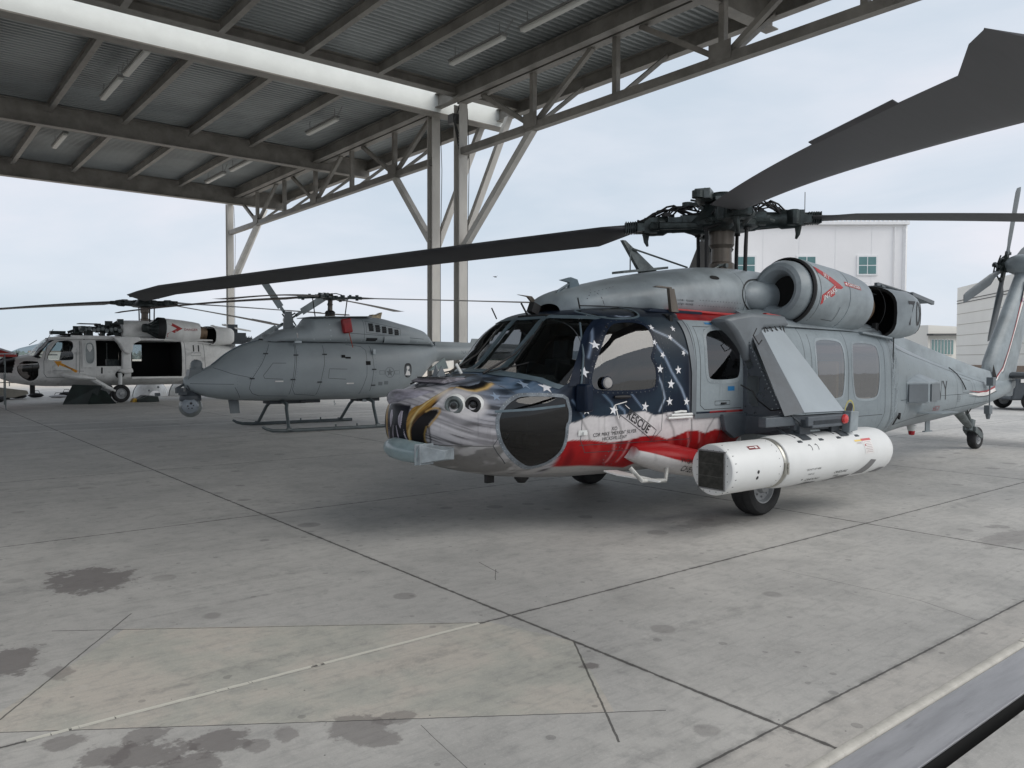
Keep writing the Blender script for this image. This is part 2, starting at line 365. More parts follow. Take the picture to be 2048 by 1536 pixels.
gr = g.build('ground', GM, smooth=0, recalc=False); tag(gr, kind='structure')
STEEL = mat('drain_steel', (0.36, 0.36, 0.375), 0.45, 0.2, 0.18, 2.0, 0.15, 60, dirt=0.5, stretch=(0.4, 3, 1))
NOSING = mat('drain_nosing_concrete', (0.52, 0.50, 0.45), 0.8, 0, 0.12, 6, 0.2, 50, dirt=0.5)
t = thing('trench_drain', 'long steel drain channel with a dark slot set in a pale rounded concrete edge', 'drain', (0, 0, 0))
b = MB(); b.bar((-14, 1.612, -0.018), (40, 1.612, -0.018), 0.235, 0.02); b.bar((-14, 1.49, -0.010), (40, 1.49, -0.010), 0.012, 0.010)
b.build('steel_channel', STEEL, t, bevel=0.002)
b = MB(); b.bar((-14, 1.497, -0.10), (40, 1.497, -0.10), 0.012, 0.15); b.bar((-14, 1.452, -0.172), (40, 1.452, -0.172), 0.078, 0.008); b.build('painted_slot_shade', mat('slot_shade_black', (.008, .008, .008), .9), t)  # steel web and slot floor coloured black in place of the slot's shade
b = MB(); prof = [(1.736, -0.10), (1.736, -0.010), (1.741, 0.002), (1.750, 0.006), (1.762, 0.007), (1.775, 0.006), (1.782, 0.0045), (1.782, -0.10)]
xs = [-14 + 4.83 * k for k in range(0, 12)]
for x in xs: b.prism(prof, lambda u, v, q: (q, u, v), x + 3.31 - 3.17 + 0.006, x + 3.31 - 3.17 + 4.82)
b.build('concrete_nosing', NOSING, t)

# ------------------------------------------------------------------ hangar canopy
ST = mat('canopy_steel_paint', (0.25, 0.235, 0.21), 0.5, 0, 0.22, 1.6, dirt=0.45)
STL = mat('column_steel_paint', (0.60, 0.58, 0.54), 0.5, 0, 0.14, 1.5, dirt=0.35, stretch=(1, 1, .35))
WG = mat('white_girder_paint', (0.85, 0.88, 0.85), 0.5, 0, 0.05, 1.2, dirt=0.06)
m, N, b_ = new_mat('corrugated_roof_metal')
P = N.coord('Object'); X, Y, Z = N.xyz(P)
pn = N.noise(P, 0.5, 4); 
N._in(b_.inputs['Base Color'], N.mix(N.ramp(pn, 0.35, 0.65), (0.27, 0.29, 0.29), (0.36, 0.385, 0.385))); b_.inputs['Roughness'].default_value = 0.45; b_.inputs['Metallic'].default_value = 0.3
RM = m
UX, ZB, ZT = 15.0, 8.46, 10.15          # truss line, bottom and top chords
YC = [1.35, 21.3, 22.9, 42.9]          # columns
canopy = thing('hangar_canopy', 'large open hangar canopy with corrugated roof over the parked helicopters', 'canopy', (UX, 21.3, 0))
def cb(): return MB()
OX, OY = UX, 21.3
def L3(x, y, z): return (x - OX, y - OY, z)
# roof sheet: corrugation ribs run along x
b = MB(); pitch = 0.21; y0, y1 = 1.0, 41.3
ny = int((y1 - y0) / pitch); ys = []
for k in range(ny):
    yy = y0 + k * pitch; ys += [(yy, 0.0), (yy + 0.08, 0.0), (yy + 0.105, -0.06), (yy + 0.185, -0.06)]
for lo_, hi_ in ((0, 21.0), (21.95, 60)):
    xa, xb = -24, 17.25; ys_ = [q for q in ys if lo_ <= q[0] <= hi_]; n = len(ys_); vs = [L3(xx, y, zz + z) for xx, zz in ((xa, 10.50), (xb, 10.50), (xa, 10.53), (xb, 10.53)) for y, z in ys_]
    fs = []
    for k in range(n - 1): fs += [(k, k + 1, n + k + 1, n + k), (2 * n + k, 3 * n + k, 3 * n + k + 1, 2 * n + k + 1), (n + k, n + k + 1, 3 * n + k + 1, 3 * n + k)]
    b.add(vs, fs)
b.build('roof_sheet', RM, canopy, smooth=0, recalc=False)
# beams along x
for y, h in ((20.95, 0.30), (31.35, 0.75), (40.75, 0.80), (11.2, 0.7), (1.35, 0.8)):
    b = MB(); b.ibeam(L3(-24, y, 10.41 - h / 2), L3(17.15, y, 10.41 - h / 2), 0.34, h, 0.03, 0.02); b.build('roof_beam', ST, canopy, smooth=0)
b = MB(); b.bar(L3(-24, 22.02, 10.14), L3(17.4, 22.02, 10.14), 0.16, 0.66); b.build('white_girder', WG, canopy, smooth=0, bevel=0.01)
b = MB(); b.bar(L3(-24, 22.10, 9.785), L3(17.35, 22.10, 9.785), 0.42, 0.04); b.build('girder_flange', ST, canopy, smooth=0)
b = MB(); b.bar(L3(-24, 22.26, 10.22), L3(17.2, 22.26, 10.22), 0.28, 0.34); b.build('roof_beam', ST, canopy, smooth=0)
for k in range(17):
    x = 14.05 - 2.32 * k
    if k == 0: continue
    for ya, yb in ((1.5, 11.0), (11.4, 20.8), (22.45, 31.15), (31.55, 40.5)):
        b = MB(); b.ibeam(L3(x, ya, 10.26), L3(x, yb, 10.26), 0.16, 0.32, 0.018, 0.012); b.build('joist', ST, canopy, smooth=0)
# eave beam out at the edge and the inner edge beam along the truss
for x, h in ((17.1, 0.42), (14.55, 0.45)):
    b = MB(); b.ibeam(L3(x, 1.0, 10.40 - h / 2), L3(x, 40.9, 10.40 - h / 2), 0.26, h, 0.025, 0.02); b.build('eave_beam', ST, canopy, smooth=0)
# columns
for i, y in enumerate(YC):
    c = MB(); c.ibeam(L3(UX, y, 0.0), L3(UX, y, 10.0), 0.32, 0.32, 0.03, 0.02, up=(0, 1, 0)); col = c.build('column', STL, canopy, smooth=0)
    bp = MB(); bp.box(L3(UX, y, 0.02), (0.6, 0.6, 0.04)); bp.tube([L3(UX - 0.23, y - 0.23, 0.03), L3(UX - 0.23, y - 0.23, 0.11)], 0.02); bp.build('base_plate', ST, canopy, smooth=0)
# trusses
def truss(ya, yb, nodes, mids, ka, kb):
    b = MB(); b.bar(L3(UX, ya, ZT), L3(UX, yb, ZT), 0.28, 0.30); b.bar(L3(UX - 0.17, ya, ZT + 0.165), L3(UX - 0.17, yb, ZT + 0.165), 0.30, 0.03); b.build('top_chord', ST, canopy, smooth=0)
    b = MB(); b.bar(L3(UX, ya, ZB), L3(UX, yb, ZB), 0.22, 0.22); b.build('bottom_chord', ST, canopy, smooth=0)
    for y in nodes:
        b = MB(); b.bar(L3(UX, y, ZB + 0.1), L3(UX, y, ZT - 0.14), 0.15, 0.15); b.build('truss_post', ST, canopy, smooth=0)
        for s in (-1, 1):
            yt = y + s * 2.45
            if ya - 0.2 < yt < yb + 0.2:
                b = MB(); b.bar(L3(UX, y + s * 0.12, ZB + 0.1), L3(UX, yt, ZT - 0.14), 0.13, 0.13, up=(1, 0, 0)); b.build('truss_diagonal', ST, canopy, smooth=0)
        b = MB(); b.box(L3(UX - 0.125, y, ZB + 0.18), (0.015, 0.6, 0.42)); b.build('gusset_plate', ST, canopy, smooth=0)
    for y in mids:
        b = MB(); b.bar(L3(UX, y, ZB + 0.1), L3(UX, y, ZT - 0.14), 0.15, 0.15); b.build('truss_post', ST, canopy, smooth=0)
    for y in nodes + mids:
        b = MB(); b.bar(L3(UX + 0.1, y, ZB + 0.05), L3(17.0, y, 10.02), 0.11, 0.11); b.build('outrigger_strut', ST, canopy, smooth=0)
    for yc, s in ((ka, 1), (kb, -1)):
        yn = nodes[0] if s == 1 else nodes[-1]
        b = MB(); b.bar(L3(UX, yc + s * 0.15, 5.75 if yc > 22 else 5.3), L3(UX, yn, ZB - 0.05), 0.20, 0.20, up=(1, 0, 0)); b.build('knee_brace', STL, canopy, smooth=0)
        b = MB(); b.bar(L3(UX + 0.15, yc, 5.6), L3(17.0, yc, 9.95), 0.20, 0.20, up=(0, 1, 0)); b.build('knee_brace', STL, canopy, smooth=0)
truss(22.9, 42.9, [25.5, 32.2, 38.9], [28.85, 35.55], 22.9, 42.9)
truss(1.35, 21.3, [4.4, 11.05, 17.65], [7.75, 14.35], 1.35, 21.3)
b = MB()
for k in range(6): y = 23.4 + 0.02 * k; b.tube([L3(UX - 0.2, 21.1, 9.9 - k * 0.02), L3(UX - 0.3, 21.2 + .01 * k, 9.4), L3(UX - 0.2, 21.12, 9.0 - 0.1 * k)], 0.012, 5)
b.build('conduit', mat('dark_conduit', (0.03, 0.03, 0.03), 0.6), canopy)
b = MB(); b.box(L3(14.9, 21.5, 9.55), (0.35, 0.3, 0.3)); b.build('junction_box', mat('junction_box_grey', (0.12, 0.12, 0.12), 0.5), canopy, bevel=0.01)
b = MB()
for yc in (21.3, 22.9, 42.9): b.tube([L3(UX + 0.2, yc - 0.1, 9.9), L3(UX + 0.26, yc - 0.12, 8.2), L3(UX + 0.21, yc - .1, 5.0), L3(UX + 0.21, yc - .1, 0.2)], 0.012, 5)
b.build_loose('cable', mat('dark_cable', (0.03, 0.03, 0.03), 0.6), canopy)
# light fittings hung under the roof
LM = mat('light_diffuser', (0.62, 0.62, 0.58), 0.4, 0, 0.03); LH = mat('light_housing', (0.25, 0.25, 0.24), 0.5, 0, 0.03)
def fitting(x, y, z, label):
    t = thing('roof_light', label, 'light fitting', (x, y, z), 0, 'tube light fittings under the canopy')
    b = MB(); b.bar((0, -1.2, 0), (0, 1.2, 0), 0.17, 0.10); b.build('diffuser', LM, t, bevel=0.03)
    b = MB(); b.bar((0, -1.22, 0.075), (0, 1.22, 0.075), 0.2, 0.06); b.build('housing', LH, t)
    b = MB(); b.tube([(0, -1.0, 0.1), (0, -1.0, 0.42)], 0.012, 5); b.tube([(0, 1.0, 0.1), (0, 1.0, 0.42)], 0.012, 5); b.tube([(0, -1.2, .08), (0, -1.6, 0.35)], 0.015, 5); b.build_loose('hanger', LH, t)
    return t
for x, y, l in ((5.84, 24.05, 'white tube light just behind the white girder, the upper of its pair'), (5.79, 26.85, 'white tube light just behind the white girder, the lower of its pair'),
                (12.7, 17.3, 'tube light under the nearest roof bay, the one closer to the white girder'), (12.8, 14.3, 'tube light under the nearest roof bay, at the top edge of the photo'),
                (12.55, 26.4, 'single tube light behind the white girder, nearest the twin columns'),
                (5.62, 34.5, 'single small tube light under the farthest roof bay at the far left'),
                (12.36, 33.9, 'tube light in the farthest bay near the truss, right one of its pair'), (12.3, 37.0, 'tube light in the farthest bay near the truss, left one of its pair')):
    fitting(x, y, 9.98, l)
# ------------------------------------------------------------------ far buildings, trees, hills
CV = Vector((0.6282, 0.7780, 0)); CR = Vector((0.7780, -0.6282, 0))     # site axes of the road the buildings follow
def site(X, Z, h=0.0): return CR * X + CV * Z + Vector((0, 0, h))
PW = mat('white_wall_panels', (0.84, 0.83, 0.83), 0.7, 0, 0.04, 0.15, 0.1, 8)
PT = mat('white_trim_paint', (0.80, 0.80, 0.80), 0.6, 0, 0.03)
TG = mat('teal_window_glass', (0.09, 0.20, 0.20), 0.15, 0, 0.15, 0.4, spec=0.8)
BG = mat('beige_wall_panels', (0.74, 0.73, 0.69), 0.7, 0, 0.05, 0.1, 0.1, 8)
DK = mat('dark_trim_metal', (0.06, 0.06, 0.06), 0.6)
BR = mat('brown_base_cladding', (0.22, 0.16, 0.12), 0.7)
LV = mat('louvre_metal', (0.30, 0.28, 0.24), 0.5)
def wall_box(t, name, m, A, B, depth, h, base=0):
    """solid block: front edge A->B on the ground, going back by depth"""
    A, B = Vector(A), Vector(B); d = (B - A).normalized(); n = Vector((-d.y, d.x, 0))
    if n.dot(A) < 0: n = -n
    b = MB(); vs = [A, B, B + n * depth, A + n * depth]; vs = [(v.x, v.y, base) for v in vs] + [(v.x, v.y, h) for v in vs]
    b.add(vs, [(3, 2, 1, 0), (4, 5, 6, 7), (0, 1, 5, 4), (1, 2, 6, 5), (2, 3, 7, 6), (3, 0, 4, 7)])
    o = b.build(name, m, t, smooth=0); return o, d, n
# white office block behind the rotor mast
t = thing('office_building', 'tall plain white block with small square teal windows behind the rotor mast', 'building')
A = site(20.4, 75.4); B = site(37.2, 75.0)
o, d, n = wall_box(t, 'wall', PW, A, B, 4, 14.45)
L = (B - A).length
b = MB(); b.bar(A - n * 0.15 + Vector((0, 0, 14.6)) - d * 0.15, B - n * 0.15 + Vector((0, 0, 14.6)) + d * 0.15, 0.5, 0.28); b.build('parapet', PT, t, smooth=0)
b = MB()
for k in range(40): p = A + d * (k * L / 39) - n * 0.1; b.box((p.x, p.y, 14.8), (0.18, 0.18, 0.14))
b.build('roof_ribs', PT, t, smooth=0)
b = MB()
for k in range(1, 5): p = A + d * (k * 3.4) - n * .012; b.bar((p.x, p.y, 0), (p.x, p.y, 14.4), .02, .03, up=d)
b.build('wall_joints', PT, t, smooth=0)
b = MB(); p = B - d * 1.1 - n * .12; b.tube([(p.x, p.y, 0), (p.x, p.y, 14.3)], .07, 6); b.build('downpipe', PT, t)
b = MB(); b.bar(B - n * 0.05 + Vector((0, 0, 0)) - d * 0.12, B - n * 0.05 + Vector((0, 0, 14.4)) - d * 0.12, 0.3, 0.3); b.build('corner_trim', PT, t, smooth=0)
RWin = Matrix((( d.x, -n.x, 0), (d.y, -n.y, 0), (0, 0, 1)))
for u in (L - 32.5 + 8.2 - 8.2, ):
    pass
for Xw in (22.2, 27.9, 33.6):
    for zc in (10.65,):
        p = A + d * (Xw - 20.4) - n * 0.06; zc2 = zc
        f = MB(); RR = Matrix(((d.x, n.x, 0), (d.y, n.y, 0), (0, 0, 1)))
        f.box((p.x, p.y, zc2), (1.95, 0.10, 1.9), RR); fo = f.build('window', PT, t, smooth=0)
        q = MB(); q2 = p - n * 0.055
        for sx in (-0.42, 0.42):
            for sz in (-0.42, 0.42): c = q2 + d * sx; q.box((c.x, c.y, zc2 + sz), (0.76, 0.02, 0.76), RR)
        q.build('pane', TG, fo, smooth=0)
b = MB(); p = A + d * (28.7 - 20.4) + n * 3; b.tube([(p.x, p.y, 14.4), (p.x, p.y, 18.2)], 0.04, 5); b.build('whip_aerial', DK, t)
# beige hangar block at the right
t = thing('panelled_hangar_building', 'beige hangar block of horizontal wall panels behind the tail fin', 'building')
A = site(50.6, 90); B = site(50.6 - .213 * 48, 90 - 48)
o, d, n = wall_box(t, 'wall', BG, B, A, 30, 9.9)
for z in (8.1, 8.4):
    b = MB(); b.bar(B - n * 0.02 + Vector((0, 0, z)), A - n * 0.02 + Vector((0, 0, z)), 0.06, 0.07); b.build('panel_band', DK, t, smooth=0)
b = MB()
for z in (6.9, 5.7, 4.5, 3.3, 2.3): b.bar(B - n * 0.012 + Vector((0, 0, z)), A - n * 0.012 + Vector((0, 0, z)), 0.03, 0.035)
b.build('panel_joints', LV, t, smooth=0)
b = MB(); b.bar(B - n * 0.05 + Vector((0, 0, 0.6)), A - n * 0.05 + Vector((0, 0, 0.6)), 0.12, 1.2); b.build('base_cladding', BR, t, smooth=0)
fo = MB(); p = A + (B - A).normalized() * 14 - n * 0.05; RR = Matrix(((d.x, n.x, 0), (d.y, n.y, 0), (0, 0, 1)))
fo.box((p.x, p.y, 2.4), (4.0, 0.12, 1.3), RR); fo = fo.build('wall_vent', LV, t, smooth=0)
b = MB()
for k in range(6): b.box((p.x - n.x * 0.08, p.y - n.y * 0.08, 1.9 + k * 0.2), (3.8, 0.05, 0.09), RR)
b.build('louvre', DK, fo, smooth=0)
# low glazed annex
t = thing('glazed_annex_building', 'low beige annex with a strip of tall windows left of the hangar block', 'building')
A = site(49.2, 93); B = site(56, 100)
A = site(50.0, 95.0); B = site(57.5, 100.0)
o, d, n = wall_box(t, 'wall', BG, A, B, 10, 5.9)
b = MB(); b.bar(A - n * 0.4 + Vector((0, 0, 4.75)) - d * 0.3, B - n * 0.4 + Vector((0, 0, 4.95)), 0.8, 0.22); b.build('canopy', DK, t, smooth=0)
RR = Matrix(((d.x, n.x, 0), (d.y, n.y, 0), (0, 0, 1)))
for k in range(7):
    p = A + d * (0.9 + k * 0.75) - n * 0.05
    f = MB(); f.box((p.x, p.y, 3.3), (0.66, 0.08, 1.9), RR); fo = f.build('window', PT, t, smooth=0)
    q = MB(); p2 = p - n * 0.05; q.box((p2.x, p2.y, 3.3), (0.52, 0.03, 1.76), RR); q.build('pane', TG, fo, smooth=0)
b = MB(); b.bar(A - n * 2 + Vector((0, 0, 0.9)), B - n * 2 + Vector((0, 0, 0.9)), 0.15, 1.8); b.build('yard_wall', BG, t, smooth=0)
# trees
LF = mat('leaf_green', (0.045, 0.075, 0.03), 0.7, 0, 0.45, 1.5); BK = mat('bark_brown', (0.10, 0.08, 0.06), 0.9, 0, 0.3, 4)
def tree(p, h, r, label, seed, group='trees beside the annex'):
    rnd = random.Random(seed); t = thing('leafy_tree', label, 'tree', p, 0, group)
    b = MB(); b.tube([(0, 0, 0), (0.1, 0, h * 0.3), (-0.1, 0.1, h * 0.6)], [h * 0.035, h * 0.025, h * 0.012], 7)
    for k in range(6):
        a = rnd.random() * 6.28; b.tube([(0, 0, h * (0.3 + 0.04 * k)), (math.cos(a) * r * 0.6, math.sin(a) * r * 0.6, h * (0.6 + 0.05 * k))], [h * 0.014, h * 0.005], 5)
    b.build('trunk', BK, t)
    c = MB(); clumps = []
    for k in range(16):
        a = rnd.random() * 6.28; q = rnd.random() ** 0.6; zz = rnd.uniform(0.42, 0.95)
        w = math.sqrt(max(0.05, 1 - ((zz - 0.62) / 0.42) ** 2)); clumps.append((math.cos(a) * r * q * w * 0.8, math.sin(a) * r * q * w * 0.8, h * zz, r * rnd.uniform(0.22, 0.42)))
    for (cx, cy, cz, cr) in clumps:
        for k in range(170):
            v = Vector((rnd.gauss(0, 1), rnd.gauss(0, 1), rnd.gauss(0, 1))).normalized() * cr * rnd.uniform(0.55, 1.08); v.z *= 0.75
            s = rnd.uniform(0.05, 0.11) * r * 0.35; n = Vector((rnd.gauss(0, 1), rnd.gauss(0, 1), rnd.gauss(0, 1) + 0.5)).normalized(); a_, b2, _ = frame(n)
            o = Vector((cx, cy, cz)) + v; c.add([o - a_ * s, o + b2 * s * 0.6, o + a_ * s, o - b2 * s * 0.6], [(0, 1, 2, 3)])
    c.build('crown', LF, t, smooth=0, recalc=False)
tree(site(55.2, 106), 5.9, 2.0, 'rounded dark green tree right beside the glazed annex', 3)
tree(site(52.9, 104), 5.2, 1.9, 'lower dark green tree showing under the engine exhaust', 4)
tree(site(60.5, 116), 6.4, 3.0, 'dark green tree behind the roof of the glazed annex', 5)
# distant hills and the low town across the field, far left
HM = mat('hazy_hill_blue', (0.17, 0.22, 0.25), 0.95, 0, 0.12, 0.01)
h = MB(); n = 120; rnd = random.Random(5)
prev = [(0, 0)]
ring = []
for k in range(n + 1):
    X = -1250 + k * 14.0
    ht = 34 + 9 * math.sin(k * 0.13) + 5 * math.sin(k * 0.41 + 1) + 3 * rnd.random(); ht *= (1 - 0.5 * max(0, (k - 40) / 80.0))
    ring.append((X, ht))
R = []
for (X, ht) in ring:
    a = site(X, 1900); c = site(X, 2100, ht + 3); e = site(X, 2600)
    R.append([(a.x, a.y, -2), ((a.x * .5 + c.x * .5), (a.y * .5 + c.y * .5), ht * 0.6), (c.x, c.y, ht), (e.x, e.y, -2)])
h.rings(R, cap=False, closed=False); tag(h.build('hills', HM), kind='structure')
HW = mat('pale_far_wall', (0.50, 0.48, 0.45), 0.8, 0, 0.1); HR = mat('far_roof', (0.25, 0.2, 0.17), 0.8)
# treeline: one far-off wood that reads as a mass
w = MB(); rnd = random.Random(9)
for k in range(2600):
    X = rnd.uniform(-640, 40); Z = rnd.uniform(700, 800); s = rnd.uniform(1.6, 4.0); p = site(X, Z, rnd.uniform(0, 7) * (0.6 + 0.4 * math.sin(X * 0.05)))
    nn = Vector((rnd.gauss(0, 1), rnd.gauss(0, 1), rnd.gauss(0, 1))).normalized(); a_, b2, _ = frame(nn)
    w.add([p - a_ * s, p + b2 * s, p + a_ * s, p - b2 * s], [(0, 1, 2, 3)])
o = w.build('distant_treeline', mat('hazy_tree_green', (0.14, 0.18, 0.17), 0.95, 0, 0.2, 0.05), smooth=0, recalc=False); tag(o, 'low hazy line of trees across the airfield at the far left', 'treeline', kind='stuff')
# hangars and parked kit across the field seen in the gap between the aircraft
def shed(X, Z, w_, dp, h_, m, label, name='far_shed', roofm=None):
    t = thing(name, label, 'building', site(X, Z), math.radians(-38.9), 'low sheds across the airfield')
    b = MB(); b.box((0, dp / 2, h_ / 2), (w_, dp, h_)); b.build('wall', m, t, smooth=0)
    b = MB(); b.box((0, dp / 2, h_ + h_ * 0.05), (w_ * 1.02, dp * 1.02, h_ * 0.1)); b.build('roof', roofm or HR, t, smooth=0)
    b = MB(); b.box((w_ * 0.2, -0.05, h_ * 0.35), (w_ * 0.2, 0.1, h_ * 0.65)); b.box((-w_ * 0.25, -0.05, h_ * 0.6), (w_ * 0.25, 0.1, h_ * 0.15)); b.build('door', DK, t, smooth=0)
shed(-15.5, 150, 7, 6, 1.9, PW, 'small white far shed left of the twin columns', roofm=PT)
shed(-10.5, 140, 5, 6, 2.6, BG, 'beige far shed between the twin columns')
shed(-19.5, 135, 3.6, 4, 0.55, PT, 'low white far container under the drone tail')
shed(-350, 620, 60, 30, 6, HW, 'long pale far building in front of the treeline, farthest left')
shed(-262, 600, 26, 30, 7, HW, 'short pale far building in front of the treeline above the white helicopter nose')
# ------------------------------------------------------------------ lofted hull
def pchip(x,y,xi):
    x=np.asarray(x,float);y=np.asarray(y,float);h=np.diff(x);d=np.diff(y)/h
    m=np.zeros_like(y)
    for i in range(1,len(x)-1):
        if d[i-1]*d[i]>0:
            w1=2*h[i]+h[i-1];w2=h[i]+2*h[i-1];m[i]=(w1+w2)/(w1/d[i-1]+w2/d[i])
    m[0]=d[0];m[-1]=d[-1]
    k=np.clip(np.searchsorted(x,xi)-1,0,len(x)-2);t=(xi-x[k])/h[k]
    return ((2*t**3-3*t**2+1)*y[k]+(t**3-2*t**2+t)*h[k]*m[k]+(-2*t**3+3*t**2)*y[k+1]+(t**3-t**2)*h[k]*m[k+1])
def loft_grid(T,step,nper):
    """T rows: x,zb,zt,w,zw,nb,nt -> grid of points (ns,nper,3), theta from bottom centre round port (-y) to top, then starboard"""
    T=np.array(T,float)
    s=np.r_[0,np.cumsum(np.sqrt(np.sum(np.diff(T[:,:4],axis=0)**2,axis=1)))]
    n=max(int(s[-1]/step),8);si=np.linspace(0,s[-1],n)
    C=[pchip(s,T[:,j],si) for j in range(7)]
    th=np.linspace(0,np.pi,400)
    G=np.zeros((n,nper,3))
    for i in range(n):
        x,zb,zt,w,zw,nb,nt=[c[i] for c in C]
        sn=np.abs(np.sin(th));cs=np.cos(th);lo=th<=np.pi/2
        e=np.where(lo,2/nb,2/nt)
        y=w*sn**e
        z=np.where(lo,zw-(zw-zb)*np.abs(cs)**e,zw+(zt-zw)*np.abs(cs)**e)
        L=np.r_[0,np.cumsum(np.hypot(np.diff(y),np.diff(z)))]
        h=nper//2
        u=np.linspace(0,L[-1],h+1)
        yy=np.interp(u,L,y);zz=np.interp(u,L,z)
        G[i,:h+1,1]=-yy;G[i,:h+1,2]=zz
        G[i,h+1:,1]=yy[1:-1][::-1] if nper==2*h else yy[::-1]
        G[i,h+1:,2]=zz[1:-1][::-1]
        G[i,:,0]=x
    return G
HULL=[(-4.935,1.088,1.10,.004,1.094,2,2),(-4.928,1.01,1.17,.07,1.10,2,2),(-4.905,.92,1.26,.2,1.10,2.1,2.1),(-4.83,.83,1.36,.38,1.10,2.2,2.3),(-4.66,.74,1.455,.58,1.12,2.3,2.4),
(-4.38,.64,1.53,.78,1.14,2.5,2.5),(-4.05,.565,1.59,.93,1.17,2.7,2.6),(-3.86,.535,1.635,.99,1.2,2.8,2.6),(-3.55,.505,1.91,1.06,1.25,3,2.7),
(-3.27,.49,2.17,1.10,1.28,3.1,3.2),(-3.05,.485,2.25,1.13,1.3,3.2,3.6),(-2.6,.48,2.30,1.16,1.3,3.3,3.8),(-2.0,.48,2.32,1.18,1.3,3.4,4),
(0,.48,2.32,1.18,1.3,3.4,4),(2.1,.49,2.32,1.18,1.3,3.4,4),(2.6,.52,2.25,1.12,1.3,3.2,3.4),(3.2,.56,2.12,.99,1.28,3,3),
(4.1,.60,1.96,.80,1.26,2.8,2.8),(5.0,.63,1.81,.64,1.22,2.7,2.7),(6.2,.69,1.62,.48,1.16,2.6,2.6),(7.5,.79,1.43,.34,1.1,2.5,2.5),(8.3,.90,1.36,.27,1.1,2.4,2.4),(9.2,1.03,1.36,.17,1.18,2.2,2.2),(9.75,1.14,1.34,.05,1.25,2,2)]
def vnoise(u, v, seed=0):
    u = np.asarray(u, float); v = np.asarray(v, float); i = np.floor(u).astype(np.int64); j = np.floor(v).astype(np.int64); f = u - i; g_ = v - j
    f = f * f * (3 - 2 * f); g_ = g_ * g_ * (3 - 2 * g_)
    def h(a, b):
        n = (a * 374761393 + b * 668265263 + seed * 1274126177) & 0xffffffff
        n = ((n ^ (n >> 13)) * 1274126177) & 0xffffffff
        return ((n ^ (n >> 16)) & 0xffff) / 65535.0
    return (h(i, j) * (1 - f) + h(i + 1, j) * f) * (1 - g_) + (h(i, j + 1) * (1 - f) + h(i + 1, j + 1) * f) * g_
def fbm(u, v, seed=0, o=3):
    s = 0; a = 0.5; t = 0
    for k in range(o): s = s + a * vnoise(u * 2 ** k, v * 2 ** k, seed + k); t += a; a *= 0.5
    return s / t
def inpoly(u, v, poly):
    r = np.zeros(u.shape, bool); n = len(poly)
    for i in range(n):
        (x0, y0), (x1, y1) = poly[i], poly[(i + 1) % n]
        c = ((y0 > v) != (y1 > v)); 
        with np.errstate(divide='ignore', invalid='ignore'): xi = (x1 - x0) * (v - y0) / (y1 - y0 + 1e-12) + x0
        r ^= c & (u < xi)
    return r
def pdist(u, v, pts):
    d = np.full(u.shape, 9.0)
    for (x0, y0), (x1, y1) in zip(pts[:-1], pts[1:]):
        L = (x1 - x0) ** 2 + (y1 - y0) ** 2; t = np.clip(((u - x0) * (x1 - x0) + (v - y0) * (y1 - y0)) / L, 0, 1)
        d = np.minimum(d, np.hypot(u - x0 - t * (x1 - x0), v - y0 - t * (y1 - y0)))
    return d
def sst(x, a, b): t = np.clip((x - a) / (b - a), 0, 1); return t * t * (3 - 2 * t)
def grid_faces(ns, nper):
    i, j = np.meshgrid(np.arange(ns - 1), np.arange(nper), indexing='ij'); j2 = (j + 1) % nper
    return np.stack([i * nper + j, (i + 1) * nper + j, (i + 1) * nper + j2, i * nper + j2], -1).reshape(-1, 4)
def np_mesh(name, V, F, m, parent, col=None, ang=40):
    used, inv = np.unique(F, return_inverse=True); V2 = V[used]; F2 = inv.reshape(F.shape)
    me = bpy.data.meshes.new(name); me.vertices.add(len(V2)); me.vertices.foreach_set('co', V2.astype(np.float32).ravel())
    me.loops.add(F2.size); me.loops.foreach_set('vertex_index', F2.astype(np.int32).ravel())
    me.polygons.add(len(F2)); me.polygons.foreach_set('loop_start', np.arange(0, F2.size, F2.shape[1], dtype=np.int32))
    me.update(calc_edges=True); me.validate(); 
    if col is not None:
        a = me.color_attributes.new('paint', 'FLOAT_COLOR', 'POINT'); c = np.ones((len(V2), 4), np.float32); c[:, :3] = col[used]; a.data.foreach_set('color', c.ravel())
    me.materials.append(m); o = bpy.data.objects.new(name, me); SC.collection.objects.link(o); o.parent = parent; shade(me, ang)
    return o
class Surf:
    """lays things on a hull: side() projects (x,z) inwards on y, front() projects (y,z), top() projects (x,y)"""
    def __init__(s, V, F): s.b = BVHTree.FromPolygons([tuple(v) for v in V], [tuple(f) for f in F])
    def cast(s, o, d, off=0.0):
        h = s.b.ray_cast(Vector(o), Vector(d))
        if h[0] is None: return None
        n = h[1]
        if n.dot(Vector(d)) > 0: n = -n
        return h[0] + n * off
    def side(s, x, z, off=0.002, sg=-1):
        p = s.cast((x, sg * 4, z), (0, -sg, 0), off)
        return p if p is not None else Vector((x, 0, z))
    def front(s, y, z, off=0.002):
        p = s.cast((-9, y, z), (1, 0, 0), off); return p if p is not None else Vector((0, y, z))
    def top(s, x, y, off=0.002):
        p = s.cast((x, y, 6), (0, 0, -1), off); return p if p is not None else Vector((x, y, 0))
def smooth_poly(P, it=2):
    for _ in range(it):
        Q = []
        for i in range(len(P)):
            a = P[i]; b = P[(i + 1) % len(P)]; Q += [(a[0] * .75 + b[0] * .25, a[1] * .75 + b[1] * .25), (a[0] * .25 + b[0] * .75, a[1] * .25 + b[1] * .75)]
        P = Q
    return P
